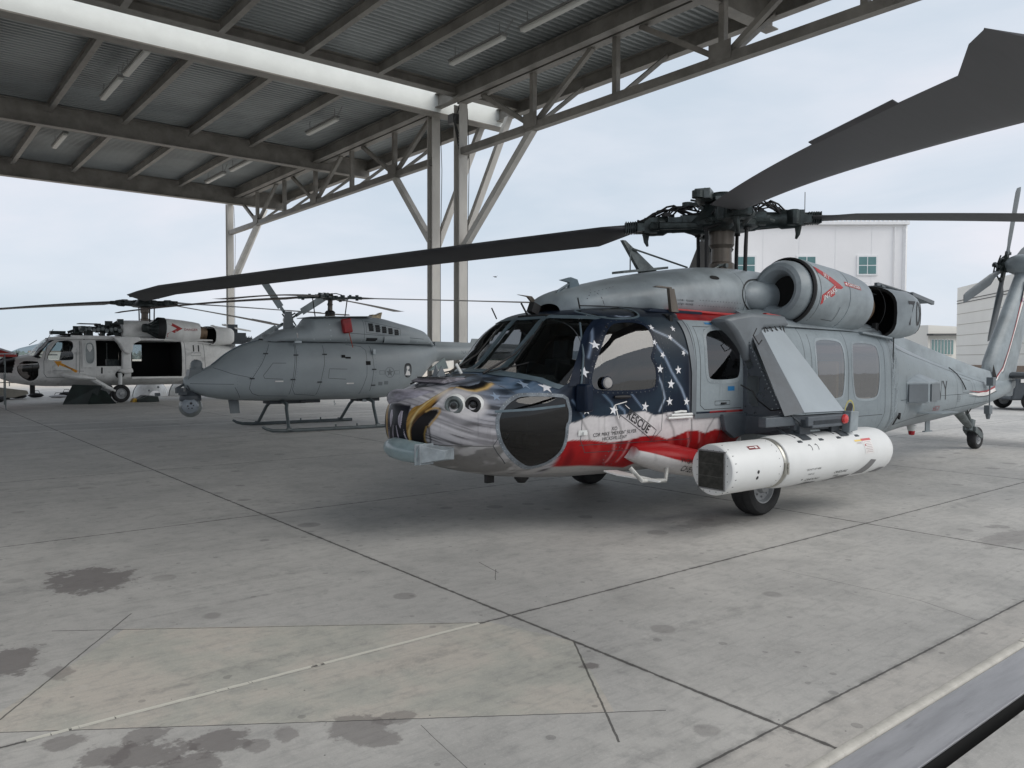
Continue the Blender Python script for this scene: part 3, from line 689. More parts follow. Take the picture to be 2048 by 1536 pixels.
def offset_poly(P, d):
    n = len(P); ar = sum(P[i][0] * P[(i + 1) % n][1] - P[(i + 1) % n][0] * P[i][1] for i in range(n)); s = 1 if ar > 0 else -1; Q = []
    for i in range(n):
        a = P[i - 1]; b = P[(i + 1) % n]; tx, ty = b[0] - a[0], b[1] - a[1]; L = math.hypot(tx, ty) or 1
        Q.append((P[i][0] + s * ty / L * d, P[i][1] - s * tx / L * d))
    return Q
def ring_on(b, P, fn, w, th, base=-0.004):
    """raised frame strip of width w round polygon P"""
    A = P; B = offset_poly(P, w); n = len(P)
    vs = [fn(*p, base) for p in A] + [fn(*p, th) for p in A] + [fn(*p, th) for p in B] + [fn(*p, base) for p in B]
    fs = []
    for i in range(n):
        j = (i + 1) % n; fs += [(i, j, n + j, n + i), (n + i, n + j, 2 * n + j, 2 * n + i), (2 * n + i, 2 * n + j, 3 * n + j, 3 * n + i)]
    b.add(vs, fs)
def line_on(b, pts, fn, w=0.006, off=0.0015, step=0.04):
    Q = []
    for (x0, y0), (x1, y1) in zip(pts[:-1], pts[1:]):
        L = math.hypot(x1 - x0, y1 - y0); k = max(1, int(L / step))
        Q += [(x0 + (x1 - x0) * i / k, y0 + (y1 - y0) * i / k) for i in range(k)]
    Q.append(pts[-1]); vs = []; n = len(Q)
    for i, p in enumerate(Q):
        a = Q[max(0, i - 1)]; c = Q[min(n - 1, i + 1)]; tx, ty = c[0] - a[0], c[1] - a[1]; L = math.hypot(tx, ty) or 1; nx, ny = -ty / L * w / 2, tx / L * w / 2
        vs += [fn(p[0] + nx, p[1] + ny, off), fn(p[0] - nx, p[1] - ny, off)]
    b.add(vs, [(2 * i, 2 * i + 1, 2 * i + 3, 2 * i + 2) for i in range(n - 1)])
def rivets_on(b, pts, fn, gap=0.06, r=0.0065, off=0.001, closed=False):
    if closed: pts = list(pts) + [pts[0]]
    acc = 0
    for (x0, y0), (x1, y1) in zip(pts[:-1], pts[1:]):
        L = math.hypot(x1 - x0, y1 - y0); t = gap - acc
        while t <= L:
            x, y = x0 + (x1 - x0) * t / L, y0 + (y1 - y0) * t / L
            p = fn(x, y, off); q = fn(x, y, off + 0.003); d = (q - p).normalized() if (q - p).length > 1e-6 else Vector((0, -1, 0)); a, c, _ = frame(d)
            vs = [p + (a * math.cos(k * PI / 3) + c * math.sin(k * PI / 3)) * r for k in range(6)] + [p + d * 0.003]
            b.add(vs, [(k, (k + 1) % 6, 6) for k in range(6)]); t += gap
        acc = (acc + L) % gap
def star_pts(cx, cy, r, rot=0.0, k=0.40):
    return [(cx + r * (1 if i % 2 == 0 else k) * math.sin(rot + i * PI / 5), cy + r * (1 if i % 2 == 0 else k) * math.cos(rot + i * PI / 5)) for i in range(10)]
def fan(b, poly, fn, off=0.002):
    cx = sum(p[0] for p in poly) / len(poly); cy = sum(p[1] for p in poly) / len(poly); n = len(poly)
    b.add([fn(cx, cy, off)] + [fn(p[0], p[1], off) for p in poly], [(0, i + 1, (i + 1) % n + 1) for i in range(n)])
def patch(b, u0, u1, v0, v1, fn, off=0.002, nu=6, nv=4):
    vs = [fn(u0 + (u1 - u0) * i / nu, v0 + (v1 - v0) * j / nv, off) for i in range(nu + 1) for j in range(nv + 1)]
    b.add(vs, [(i * (nv + 1) + j, (i + 1) * (nv + 1) + j, (i + 1) * (nv + 1) + j + 1, i * (nv + 1) + j + 1) for i in range(nu) for j in range(nv)])

# window outlines read in side view (x aft of the mast, z up) or front view (|y|, z)
W_DOOR = [(-3.057, 2.085), (-2.779, 2.125), (-2.60, 2.105), (-2.545, 2.05), (-2.525, 1.92), (-2.565, 1.817), (-2.611, 1.75), (-2.541, 1.653), (-2.537, 1.495), (-2.58, 1.415), (-3.275, 1.413), (-3.373, 1.448), (-3.388, 1.545), (-3.289, 1.748)]
W_CHIN = [(-4.309, 1.167), (-4.297, 1.21), (-4.27, 1.259), (-4.215, 1.32), (-4.101, 1.385), (-3.999, 1.391), (-3.898, 1.389), (-3.782, 1.384), (-3.661, 1.373), (-3.645, 1.288), (-3.626, 1.243), (-3.63, 1.133), (-3.657, 1.11), (-3.655, 1.0), (-3.663, .881), (-3.702, .803), (-3.77, .732), (-3.845, .70), (-3.907, .693), (-3.973, .71), (-4.134, .807), (-4.248, .924), (-4.302, 1.047)]
W_GUN = [(-1.70, 2.067), (-1.152, 2.068), (-1.15, 1.839), (-1.17, 1.558), (-1.25, 1.503), (-1.666, 1.498), (-1.751, 1.537), (-1.754, 1.834)]
W_C1 = [(.39, 1.948), (.50, 1.995), (.95, 1.988), (1.04, 1.912), (1.045, 1.6), (1.023, 1.30), (.95, 1.227), (.50, 1.23), (.42, 1.30), (.38, 1.666)]
W_C2 = [(1.256, 1.927), (1.36, 1.969), (1.826, 1.955), (1.925, 1.888), (1.941, 1.56), (1.921, 1.286), (1.817, 1.20), (1.38, 1.205), (1.28, 1.269), (1.22, 1.599)]
F_WS = [(.294, 2.155), (.60, 2.155), (.838, 2.127), (.94, 1.80), (1.021, 1.52), (.989, 1.475), (.824, 1.545), (.578, 1.585), (.30, 1.612)]
F_MID = [(-.21, 2.155), (.21, 2.155), (.20, 1.615), (-.20, 1.615)]
# ------------------------------------------------------------------ shared helicopter materials
GREY = (0.27, 0.31, 0.33)
M_HULL = paint_mat('hull_paint', 0.33, 0.0, 0.14)
M_GREY = mat('light_ghost_grey_paint', GREY, 0.42, 0, 0.20, 2.2, 0.15, 3, dirt=0.35)
M_DGREY = mat('dark_slate_grey_paint', (0.055, 0.065, 0.075), 0.5, 0, 0.15, 3, dirt=0.3)
M_MGREY = mat('mid_grey_paint', (0.15, 0.17, 0.185), 0.45, 0, 0.12, 2.5, dirt=0.2)
M_BLACK = mat('black_rubber_paint', (0.012, 0.012, 0.013), 0.6, 0, 0.3, 6)
M_DEEP = mat('duct_black', (0.006, 0.006, 0.006), 0.85)
M_HUB = mat('rotor_head_metal', (0.035, 0.045, 0.045), 0.42, 0.45, 0.5, 9, 0.3, 50, dirt=0.4)
M_HUB2 = mat('rotor_head_grey_metal', (0.14, 0.16, 0.16), 0.4, 0.4, 0.3, 9, dirt=0.4)
M_MAST = mat('mast_brown_metal', (0.14, 0.12, 0.10), 0.4, 0.5, 0.2, 4, dirt=0.3, stretch=(1, 1, 0.3))
M_BLADE = mat('rotor_blade_paint', (0.068, 0.069, 0.074), 0.5, 0, 0.18, 1.6, 0.1, 6, dirt=0.35, stretch=(0.5, 3, 1))
M_TYRE = mat('tyre_rubber', (0.02, 0.02, 0.021), 0.75, 0, 0.3, 8, 0.3, 60)
M_RIM = mat('wheel_rim_paint', (0.34, 0.35, 0.36), 0.4, 0.2, 0.15, 6, dirt=0.4)
M_WHITE = mat('white_gloss_paint', (0.74, 0.75, 0.73), 0.35, 0, 0.05, 2, dirt=0.08)
M_RED = mat('red_marking', (0.42, 0.03, 0.03), 0.45, 0, 0.1)
M_TXTW = mat('white_lettering', (0.78, 0.76, 0.74), 0.5); M_TXTK = mat('black_lettering', (0.02, 0.02, 0.022), 0.5); M_TXTR = mat('red_lettering', (0.35, 0.04, 0.05), 0.5)
M_SEAM = mat('panel_seam', (0.045, 0.05, 0.055), 0.7); M_RIV = mat('fastener', (0.10, 0.11, 0.12), 0.5, 0.2); M_RIVL = mat('fastener_light', (0.45, 0.50, 0.52), 0.4, 0.3)
M_GLASS = glass_mat('tinted_acrylic', (0.40, 0.37, 0.39), 0.115, 0.03); M_GLASSD = glass_mat('dark_acrylic', (0.22, 0.22, 0.23), 0.055, 0.02); M_GLASSW = glass_mat('windshield_glass', (0.55, 0.62, 0.62), 0.045, 0.02)
M_GLASSC = glass_mat('cabin_acrylic', (0.72, 0.72, 0.70), 0.26, 0.03); M_INT = mat('cockpit_liner', (0.012, 0.013, 0.014), 0.9); M_SEAT = mat('seat_fabric', (0.02, 0.025, 0.03), 0.8); M_INTG = mat('cabin_liner_grey', (.40, .38, .36), 0.9, 0, 0.2, 2)
M_FRAMEB = mat('window_frame_blue_grey', (0.10, 0.14, 0.165), 0.45, 0.1, 0.2, 4, dirt=0.3)
M_RIMF = mat('feathered_rim_paint', (.17, .195, .22), .45, 0, .35, 9); M_NAVY = mat('navy_blue_paint', (0.009, 0.016, 0.032), 0.35, 0, 0.2, 4, spec=0.15)
M_STAR = mat('white_star_paint', (0.78, 0.78, 0.80), 0.5)

def blade(name, R, r0, chord, m, parent, az, z0, slope, curve=0.0, tip=0.55, sweep=20, thick=0.045, pitch=6, twist=-8, n=40, tab=None, taper=None):
    """one rotor blade, drooping under its own weight; az measured from +x towards +y, turning anticlockwise from above"""
    d = Vector((math.cos(az), math.sin(az), 0)); le = Vector((-math.sin(az), math.cos(az), 0)); Rg = []
    prof = [(0.0, 0.0), (0.03, 0.36), (0.12, 0.5), (0.3, 0.5), (0.6, 0.3), (0.85, 0.1), (1.0, 0.02), (0.85, -0.1), (0.6, -0.28), (0.3, -0.46), (0.12, -0.44), (0.03, -0.3)]
    rs = [r0 + (R - r0) * (i / n) for i in range(n + 1)]
    rs = sorted(rs + [R - tip, R - tip + 0.01, R - 0.02, r0 + 0.45])
    for r in rs:
        c = chord; th = thick; sh = 0
        if r < r0 + 0.45: q = (r - r0) / 0.45; c = chord * (0.35 + 0.65 * q); th = thick * (2.2 - 1.2 * q)
        if r > R - tip: sh = (r - (R - tip)) * math.tan(math.radians(sweep))
        if r > R - 0.03: c *= 0.93; th *= 0.5
        if taper and r > taper[0]: c *= 1 - (r - taper[0]) / (R - taper[0]) * taper[1]
        z = z0 - slope * (r - r0) - curve * (r - r0) ** 2; a = math.radians(pitch + twist * (r - r0) / (R - r0))
        row = []
        for (u, v) in prof:
            x = (0.25 - u) * c - sh; h = v * th
            row.append(d * r + le * (x * math.cos(a) - h * math.sin(a)) + Vector((0, 0, z + x * math.sin(a) + h * math.cos(a))))
        Rg.append(row)
    b = MB(); b.rings(Rg)
    if tab:
        r1, r2 = tab; V4 = []
        for r in (r1, r2):
            z = z0 - slope * (r - r0) - curve * (r - r0) ** 2; a = math.radians(pitch + twist * (r - r0) / (R - r0))
            for x in (-0.74 * chord, -0.74 * chord - 0.026):
                for h in (-0.003, 0.003): V4.append(d * r + le * x * math.cos(a) + Vector((0, 0, z + x * math.sin(a) + h + (0.012 if x < -0.75 * chord else 0))))
        b.add(V4, [(0, 1, 3, 2), (4, 6, 7, 5), (0, 2, 6, 4), (1, 5, 7, 3), (2, 3, 7, 6), (0, 4, 5, 1)])
    return b.build(name, m, parent, smooth=50)

def wheel(t, c, r, w, ax=(0, 1, 0), name='wheel'):
    """tyre and rim as sub-parts of one wheel"""
    root = MB(); c = Vector(c); ax = Vector(ax)
    root.lathe([(-w * 0.42, 0.04), (-w * 0.42, r * 0.2), (w * 0.42, r * 0.2), (w * 0.42, 0.04)], c, ax, 20, cap=True); ro = root.build(name, M_RIM, t)
    b = MB(); pr = [(-w * .38, r * .56), (-w * .48, r * .66), (-w * .5, r * .78), (-w * .46, r * .90), (-w * .34, r * .975), (-w * .2, r), (-w * .19, r * .985), (-w * .17, r * .985), (-w * .16, r), (w * .16, r), (w * .17, r * .985), (w * .19, r * .985), (w * .2, r), (w * .34, r * .975), (w * .46, r * .9), (w * .5, r * .78), (w * .48, r * .66), (w * .38, r * .56), (-w * .38, r * .56)]
    b.lathe(pr, c, ax, 40); b.build('tyre', M_TYRE, ro)
    b = MB(); b.lathe([(-w * .40, r * .60), (-w * .40, r * .54), (-w * .26, r * .48), (-w * .28, r * .26), (-w * .44, r * .2), (-w * .46, r * .06), (-w * .46, 0.001)], c, ax, 32)
    b.lathe([(w * .40, r * .60), (w * .40, r * .54), (w * .26, r * .48), (w * .28, r * .26), (w * .44, r * .2), (w * .46, r * .06), (w * .46, 0.001)], c, ax, 32)
    a_, b_, _ = frame(ax)
    for k in range(8):
        p = c + (a_ * math.cos(k * PI / 4) + b_ * math.sin(k * PI / 4)) * r * .37
        for s in (-1, 1): b.lathe([(0, 0.012), (0.02, 0.012), (0.02, 0.001)], p + ax * (s * w * .27), ax * s, 6)
    b.build('rim', M_RIM, ro)
    return ro

def rotor_head(t, detail=True, blade_sets=None, blm=None):
    """mast, hub, spindles, pitch rods, hoses; blades: list of (azimuth, z0, slope, curve)"""
    b = MB(); b.lathe([(2.85, .17), (3.0, .165), (3.02, .135), (3.2, .13), (3.22, .15), (3.235, .155), (3.245, .165), (3.43, .165), (3.44, .12), (3.5, .12)], n=28, cap=True); b.build('mast', M_MAST, t)
    h = MB(); h.lathe([(3.42, .20), (3.44, .38), (3.47, .46), (3.53, .47), (3.60, .40), (3.66, .32), (3.70, .28), (3.78, .24), (3.80, .14), (3.84, .10)], n=24, cap=True)
    hub = h.build('hub', M_HUB, t, smooth=25)
    rnd = random.Random(3)
    for bs in blade_sets:
        az, z0, sl, cv = bs[:4]; d = Vector((math.cos(az), math.sin(az), 0)); s = Vector((-math.sin(az), math.cos(az), 0)); U = Vector((0, 0, 1))
        def Q(r, l=0, zz=0): return d * r + s * l + U * (3.56 + (z0 - 3.56) * min(1, r / 1.2) + zz)
        b = MB(); RR = Matrix.Rotation(az, 3, 'Z')
        b.tube([Q(.2), Q(.42), Q(.5), Q(.72), Q(.78), Q(1.0), Q(1.05), Q(1.28)], [.15, .14, .11, .10, .13, .12, .085, .07], 12)
        b.box(Q(.44, 0, 0), (.20, .34, .17), RR); b.box(Q(.62, .12, 0.02), (.22, .06, .12), RR); b.box(Q(.95, 0, 0), (.17, .26, .20), RR); b.box(Q(1.08, .02, -.02), (.10, .30, .10), RR)
        b.lathe([(-.10, .07), (-.09, .085), (.09, .085), (.10, .07)], Q(.9, -.12, 0), U, 12, cap=True)
        if detail:
            b.lathe([(-.11, .05), (-.1, .1), (-.05, .105), (-.045, .08), (0, .08), (.005, .105), (.06, .1), (.07, .05)], Q(.30, .0, .0), d, 14, cap=True)
            b.tube([Q(.35, .22, -.06), Q(.85, .20, -.03)], [.045, .05], 10); b.tube([Q(.85, .20, -.03), Q(.95, .16, -.02)], .06, 10)
            b.tube([Q(.28, -.24, -.03), Q(.55, -.26, -.04), Q(.62, -.2, -.05)], .028, 8)
            for k in range(6): b.box(Q(1.12 + .03 * k, 0, 0), (.012, .16 + .02 * (k % 2), .15), RR)
            b.tube([Q(1.0, 0, -.08), Q(1.0, .02, -.2), Q(.98, .03, -.26)], [.05, .03, .015], 8)
        b.build('blade_spindle', M_HUB, hub, smooth=30)
        # pitch horn and rod
        p = Q(.27, -.24, -.10); b = MB(); b.bar(Q(.45, -.05, -.05), p, .08, .07); b.tube([p + Vector((0, 0, 0.03)), Vector((p.x * .97, p.y * .97, 3.2)), Vector((p.x * .95, p.y * .95, 2.80))], [.022, .026, .026], 8)
        b.tube([p + Vector((0, 0, -.05)), p + Vector((0, 0, .05))], .04, 8); b.build('pitch_rod', M_BLACK, hub)
        if detail:
            b = MB()
            for k in range(9):
                r1 = rnd.uniform(.15, .5); r2 = rnd.uniform(.75, 1.15); l1 = rnd.uniform(-.15, .15); l2 = rnd.uniform(-.12, .12); hh = rnd.uniform(.14, .26)
                pts = []
                for q in range(9):
                    w_ = q / 8; pts.append(Q(r1 + (r2 - r1) * w_, l1 + (l2 - l1) * w_ + .05 * math.sin(w_ * 7 + k), .07 + hh * math.sin(PI * min(1, w_ * 1.15)) * .7 + .02 * math.sin(w_ * 15 + k)))
                b.tube(pts, rnd.uniform(.007, .014), 5)
            for k in range(3):
                o = Q(rnd.uniform(.35, .8), rnd.uniform(-.1, .1), .13); b.box(o, (.07, .05, .05), RR)
            b.build('hose', M_BLACK, hub)
    # vibration absorber arms on top
    b = MB(); b.lathe([(3.80, .30), (3.83, .33), (3.87, .33), (3.885, .18), (3.93, .15), (3.95, .05)], n=24, cap=True)
    for k in range(4):
        a = blade_sets[0][0] + PI / 4 + k * PI / 2; RR = Matrix.Rotation(a, 3, 'Z'); b.box((math.cos(a) * .40, math.sin(a) * .40, 3.845), (.36, .10, .05), RR)
        b.lathe([(-.05, .05), (-.045, .075), (.045, .075), (.05, .05)], (math.cos(a) * .55, math.sin(a) * .55, 3.845), (0, 0, 1), 12, cap=True)
    b.build('vibration_absorber', M_HUB, hub, smooth=25)
    if detail:
        b = MB(); a = math.radians(160); b.box((math.cos(a) * .42, math.sin(a) * .30 - .12, 3.86), (.26, .2, .13), Matrix.Rotation(0.5, 3, 'Z')); b.lathe([(0, .02), (.02, .02)], (math.cos(a) * .42, -.03, 3.93), (0, 0, 1), 8, cap=True)
        b.build('deice_box', M_HUB2, hub, bevel=0.012)
        b = MB()
        for k in range(60):
            a = rnd.uniform(0, 6.28); r = rnd.uniform(.12, .46); z = rnd.uniform(3.44, 3.82) if r < .36 else rnd.uniform(3.46, 3.68); c = (math.cos(a) * r, math.sin(a) * r, z); k3 = rnd.random()
            if k3 < .4: b.lathe([(-.02, .012), (-.02, .03), (.02, .03), (.02, .012)], c, (rnd.gauss(0, 1), rnd.gauss(0, 1), rnd.gauss(0, 1)), 8, cap=True)
            elif k3 < .7: b.box(c, (rnd.uniform(.03, .1), rnd.uniform(.03, .07), rnd.uniform(.02, .07)), Matrix.Rotation(a, 3, 'Z'))
            else: b.tube([c, (c[0] * 1.3 + rnd.uniform(-.06, .06), c[1] * 1.3 + rnd.uniform(-.06, .06), c[2] + rnd.uniform(-.06, .06))], .014, 6)
        b.build('hub_fittings', M_HUB2, hub, smooth=25)
        b = MB()
        for k in range(14):
            a = rnd.uniform(0, 6.28); pts = []
            for q in range(8): a += rnd.uniform(.05, .16); pts.append((math.cos(a) * (.3 + .05 * math.sin(q + k)), math.sin(a) * (.3 + .05 * math.sin(q + k)), 3.66 + .05 * k / 3 + .02 * math.sin(q * 2)))
            b.tube(pts, .009, 5)
        b.build('wiring', M_BLACK, hub)
    for i, bs in enumerate(blade_sets):
        az, z0, sl, cv = bs[:4]; pt, tw = bs[4:] or (8, -10)
        blade('main_rotor_blade', 8.18, 1.15, .53, blm or M_BLADE, t, az, z0, sl, cv, tab=(5.7, 7.05), pitch=pt, twist=tw)
    return hub
# ------------------------------------------------------------------ the two big helicopters share this hull
def mirror_regions():
    def side(poly, amin=0.3): return lambda c: inpoly(c[:, 0], c[:, 2], poly) & (np.abs(c[:, 1]) > amin)
    def front(poly, sg=None): 
        if sg is None: return lambda c: inpoly(c[:, 1], c[:, 2], poly) & (c[:, 0] < -3.0)
        return lambda c: inpoly(sg * c[:, 1], c[:, 2], poly) & (c[:, 0] < -3.0)
    return side, front
side_r, front_r = mirror_regions()
def lin(c): return np.array(c, float)
def mixc(a, b, f): f = np.clip(f, 0, 1)[:, None]; return a * (1 - f) + b * f

BW = np.array([(-3.75, 1.12), (-3.568, 1.126), (-3.398, 1.183), (-3.279, 1.168), (-2.972, 1.183), (-2.704, 1.207), (-2.561, 1.155), (-2.344, 1.183), (-1.992, 1.135), (-1.5, 1.10), (-0.5, 1.09)])
WR = np.array([(-3.75, .93), (-3.574, .956), (-3.37, .946), (-3.119, .908), (-2.867, .925), (-2.70, .955), (-2.50, .945), (-2.35, .90), (-2.2, .935), (-2.05, .975), (-1.9, .97), (-1.75, .93), (-1.6, .965), (-1.35, .95), (-1.1, .91), (-.5, .95)])
RB = np.array([(-3.75, .69), (-3.594, .682), (-3.364, .678), (-3.026, .645), (-2.741, .605), (-2.61, .67), (-2.4, .73), (-2.0, .70), (-1.5, .66), (-.5, .66)])
B_OUT = [(.643, 1.464), (.577, 1.463), (.50, 1.425), (.432, 1.387), (.369, 1.343), (.313, 1.303), (.235, 1.280), (.197, 1.234), (.178, 1.163), (.171, 1.092), (.18, 1.021), (.193, .955)]
B_IN = [(.233, .955), (.232, 1.015), (.237, 1.078), (.263, 1.123), (.311, 1.178), (.374, 1.232), (.425, 1.268), (.492, 1.345), (.558, 1.397), (.644, 1.456)]
B_HI = [(.543, 1.434), (.454, 1.387), (.36, 1.317), (.298, 1.256), (.245, 1.166), (.207, 1.058), (.206, .968)]
B_LIP = [(.381, 1.241), (.425, 1.266), (.47, 1.277), (.512, 1.271), (.519, 1.244), (.496, 1.201), (.446, 1.139), (.42, 1.103)]
B_MOUTH = [(.233, .955), (.232, 1.015), (.237, 1.078), (.263, 1.123), (.311, 1.178), (.374, 1.232), (.427, 1.255), (.491, 1.256), (.498, 1.235), (.47, 1.192), (.419, 1.13), (.397, 1.067), (.379, 1.013), (.374, .945), (.298, .943)]
def az_s(x, y): return np.degrees(np.arctan2(np.abs(y), -(x + 4.2))) * 0.0122
def eagle_paint(P):
    x, y, z = P[:, 0], P[:, 1], P[:, 2]; ay = np.abs(y); n = len(x)
    grey = np.tile(lin(GREY), (n, 1)); nz = fbm(x * 1.3, z * 1.7, 3); grey *= (0.92 + 0.16 * nz)[:, None]
    col = grey
    navy = np.tile(lin((0.008, 0.014, 0.028)), (n, 1)); navy = mixc(navy, np.tile(lin((0.022, 0.040, 0.060)), (n, 1)), sst(fbm(x * 2.2, z * 2.6, 8), .42, .7) * .75)
    up = sst(z, 1.62, 1.95) * sst(x, -2.6, -2.35); navy = mixc(navy, np.tile(lin((0.05, 0.065, 0.075)), (n, 1)), up * .6)
    white = np.tile(lin((0.66, 0.63, 0.63)), (n, 1)); white = mixc(white, np.tile(lin((0.42, 0.40, 0.42)), (n, 1)), sst(fbm(x * 4 + z * 2, z * 3, 11), .5, .75) * .5)
    red = np.tile(lin((0.33, 0.012, 0.014)), (n, 1)); red = mixc(red, np.tile(lin((0.17, 0.006, 0.010)), (n, 1)), sst(fbm(x * 5 + z, z * 2, 14), .45, .7) * .8)
    red = mixc(red, np.tile(lin((0.50, 0.10, 0.09)), (n, 1)), sst(fbm(x * 6 + z * 2, z * 2.5, 19), .62, .8) * .5)
    bot = np.tile(lin((0.40, 0.39, 0.38)), (n, 1))
    b1 = np.interp(x, BW[:, 0], BW[:, 1]); b2 = np.interp(x, WR[:, 0], WR[:, 1]); b3 = np.interp(x, RB[:, 0], RB[:, 1]); w = .007
    flag = mixc(bot, red, sst(z, b3 - .012, b3 + .012)); flag = mixc(flag, white, sst(z, b2 - w, b2 + w)); 
    # soft painted folds in the cloth
    for pts, s, c in (([(-2.62, 2.07), (-2.53, 2.05), (-2.29, 1.96), (-2.09, 1.82), (-1.95, 1.72)], .011, (.40, .46, .55)), ([(-2.53, 1.905), (-2.41, 1.75), (-2.32, 1.6), (-2.17, 1.42), (-2.06, 1.22), (-2.03, 1.15)], .013, (.32, .40, .52)),
                      ([(-2.56, 1.62), (-2.47, 1.48), (-2.42, 1.33), (-2.50, 1.20)], .010, (.38, .45, .55)), ([(-3.25, 1.40), (-3.14, 1.30), (-3.10, 1.19)], .009, (.16, .24, .34)), ([(-3.05, 1.27), (-2.98, 1.22), (-2.97, 1.17)], .010, (.22, .3, .42)),
                      ([(-2.9, 1.40), (-2.80, 1.30), (-2.72, 1.22)], .008, (.20, .27, .38)), ([(-3.60, 1.34), (-3.50, 1.22), (-3.46, 1.16)], .008, (.2, .28, .4)), ([(-2.62, 2.2), (-2.75, 2.16), (-2.9, 2.2)], .010, (.3, .36, .45)), ([(-3.36, 1.75), (-3.25, 1.95), (-3.2, 2.05)], .012, (.2, .26, .36))):
        d = pdist(x, z, pts); navy = mixc(navy, np.tile(lin(c), (n, 1)), np.exp(-(d / s) ** 2) * .85)
    flag = mixc(flag, navy, sst(z, b1 - w, b1 + w))
    for pts, s in (([(-3.10, 1.18), (-3.02, 1.05), (-2.98, .90), (-2.99, .72)], .014), ([(-2.60, 1.18), (-2.68, 1.06), (-2.72, .98)], .012), ([(-2.40, 1.17), (-2.28, 1.0), (-2.24, .9)], .014), ([(-2.02, 1.12), (-1.98, .98), (-1.97, .85)], .011), ([(-3.50, 1.16), (-3.42, 1.04), (-3.38, .95)], .010), ([(-1.62, 1.10), (-1.72, .98), (-1.75, .9)], .012)):
        d = pdist(x, z, pts); flag = mixc(flag, flag * .42 + .02, np.exp(-(d / s) ** 2) * .85 * (z < b1))
    for pts in ([(-3.08, .93), (-3.05, .82), (-3.07, .70)], [(-2.88, .92), (-2.90, .80), (-2.93, .70)], [(-2.05, .95), (-2.0, .86), (-1.97, .76)], [(-1.85, .95), (-1.82, .84)]):
        d = pdist(x, z, pts); flag = mixc(flag, np.tile(lin((.62, .30, .30)), (n, 1)), np.exp(-(d / .014) ** 2) * .55 * (z < b2) * (z > b3))
    # flag paint ends at the crew door above, runs on below it and under the roof
    zone = np.where(z > 1.165, (x < -1.955), sst(-x, .9, 1.3) > .5).astype(float)
    tail_red = (z > 1.0) & (z < 1.165) & (x > -1.75); col = mixc(col, flag, zone)
    col = mixc(col, red, ((x > -1.95) & (x < -.95) & (z > 1.13 - .03 * np.sin(x * 9)) & (z < 1.17) & (x > -1.7)).astype(float))
    dd = pdist(x, z, [(-2.06, 2.13), (-2.06, 1.14)]); col = mixc(col, np.tile(lin((.06, .065, .075)), (n, 1)), ((x > -2.05) & (x < -1.95) & (z > 1.14)).astype(float) * .85)
    # red flash on the roof edge under the cowling, dark walkway in front of it
    rf = (z > 2.16) & (x > -1.97 + (z - 2.2) * 1.2) & (x < -.35) ; col = mixc(col, red * .9, rf.astype(float))
    # nose: airbrushed feathers
    f = np.where(z > 1.39, sst(-x, 3.60, 3.95), sst(-x, 3.64, 3.72))
    up = sst(z, 1.0, 1.5) * sst(x, -4.85, -4.0)
    base = mixc(np.tile(lin((.37, .36, .38)), (n, 1)), np.tile(lin((.10, .155, .23)), (n, 1)), up)
    v = z + .10 * np.sin((x + 4.7) * 3.2) - .10 * (x + 4.6) ** 2 + ay * .12 + .03 * fbm(x * 3, z * 3, 77)
    st = vnoise(x * 2.6 + ay * 1.5, v * 34, 21) * .55 + vnoise(x * 5 + 5, v * 85, 22) * .45
    pat = fbm(x * 3, z * 4, 31)
    base = mixc(base, base * .20, sst(st, .48, .72) * (.45 + .55 * sst(pat, .38, .6))); base = mixc(base, np.tile(lin((.62, .60, .63)), (n, 1)), sst(1 - st, .50, .80) * (.25 + .55 * sst(1 - pat, .45, .65)) * (1 - .55 * up))
    low = np.exp(-(((x + 4.62) / .22) ** 2 + ((z - 1.06) / .12) ** 2)); base = mixc(base, np.tile(lin((.50, .49, .50)), (n, 1)), low * .45 * (.4 + .6 * sst(1 - st, .35, .6)))
    chin = sst(.935 - z, -.004, .004) * sst(-x, 3.72, 3.8); cc = mixc(np.tile(lin((.20, .195, .19)), (n, 1)), np.tile(lin((.42, .41, .41)), (n, 1)), sst(fbm(x * 5 + z * 7, z * 9 - x * 4, 41), .45, .62)); base = mixc(base, cc, chin)
    s = az_s(x, y); nosem = (x < -4.12).astype(float); T_ = lambda c: np.tile(lin(c), (n, 1))
    # black at the very front with pale flames, then the gold beak, mouth and lip
    fr = (s < .20) & (z < 1.30) & (z > .90); base = mixc(base, T_((.015, .016, .022)), sst(.205 - s, 0, .02) * sst(1.31 - z, 0, .03) * sst(z - .90, 0, .02) * nosem)
    for pg in ([(.079, 1.24), (.053, 1.183), (.057, 1.12), (.089, 1.07), (.105, 1.123), (.112, 1.177), (.111, 1.235)], [(.135, 1.08), (.15, 1.02), (.19, .95), (.165, .95), (.138, 1.02)], [(.02, 1.12), (.035, 1.0), (.06, .95), (.045, 1.05)]):
        base = mixc(base, T_((.50, .46, .54)), inpoly(s, z, pg).astype(float) * (.55 + .45 * sst(vnoise(s * 60, z * 14, 5), .3, .7)) * nosem)
    dk = pdist(s, z, B_MOUTH + [B_MOUTH[0]]); base = mixc(base, base * .18, np.exp(-(dk / .022) ** 2) * .8 * nosem * (s > .2))
    bk = B_OUT + B_IN; ib = inpoly(s, z, bk); di = pdist(s, z, B_IN); do = pdist(s, z, B_OUT); q = di / (di + do + 1e-6)
    gold = mixc(T_((.07, .035, .012)), T_((.36, .21, .055)), sst(q, .08, .5)); gold = mixc(gold, T_((.60, .48, .24)), np.exp(-(pdist(s, z, B_HI) / .011) ** 2) * .85); gold = mixc(gold, gold * .45, sst(vnoise((s - z) * 60, (s + z) * 7, 6), .5, .85) * .6); gold = mixc(gold, T_((.16, .09, .03)), np.exp(-(do / .006) ** 2) * .6)
    base = mixc(base, gold, ib.astype(float) * nosem)
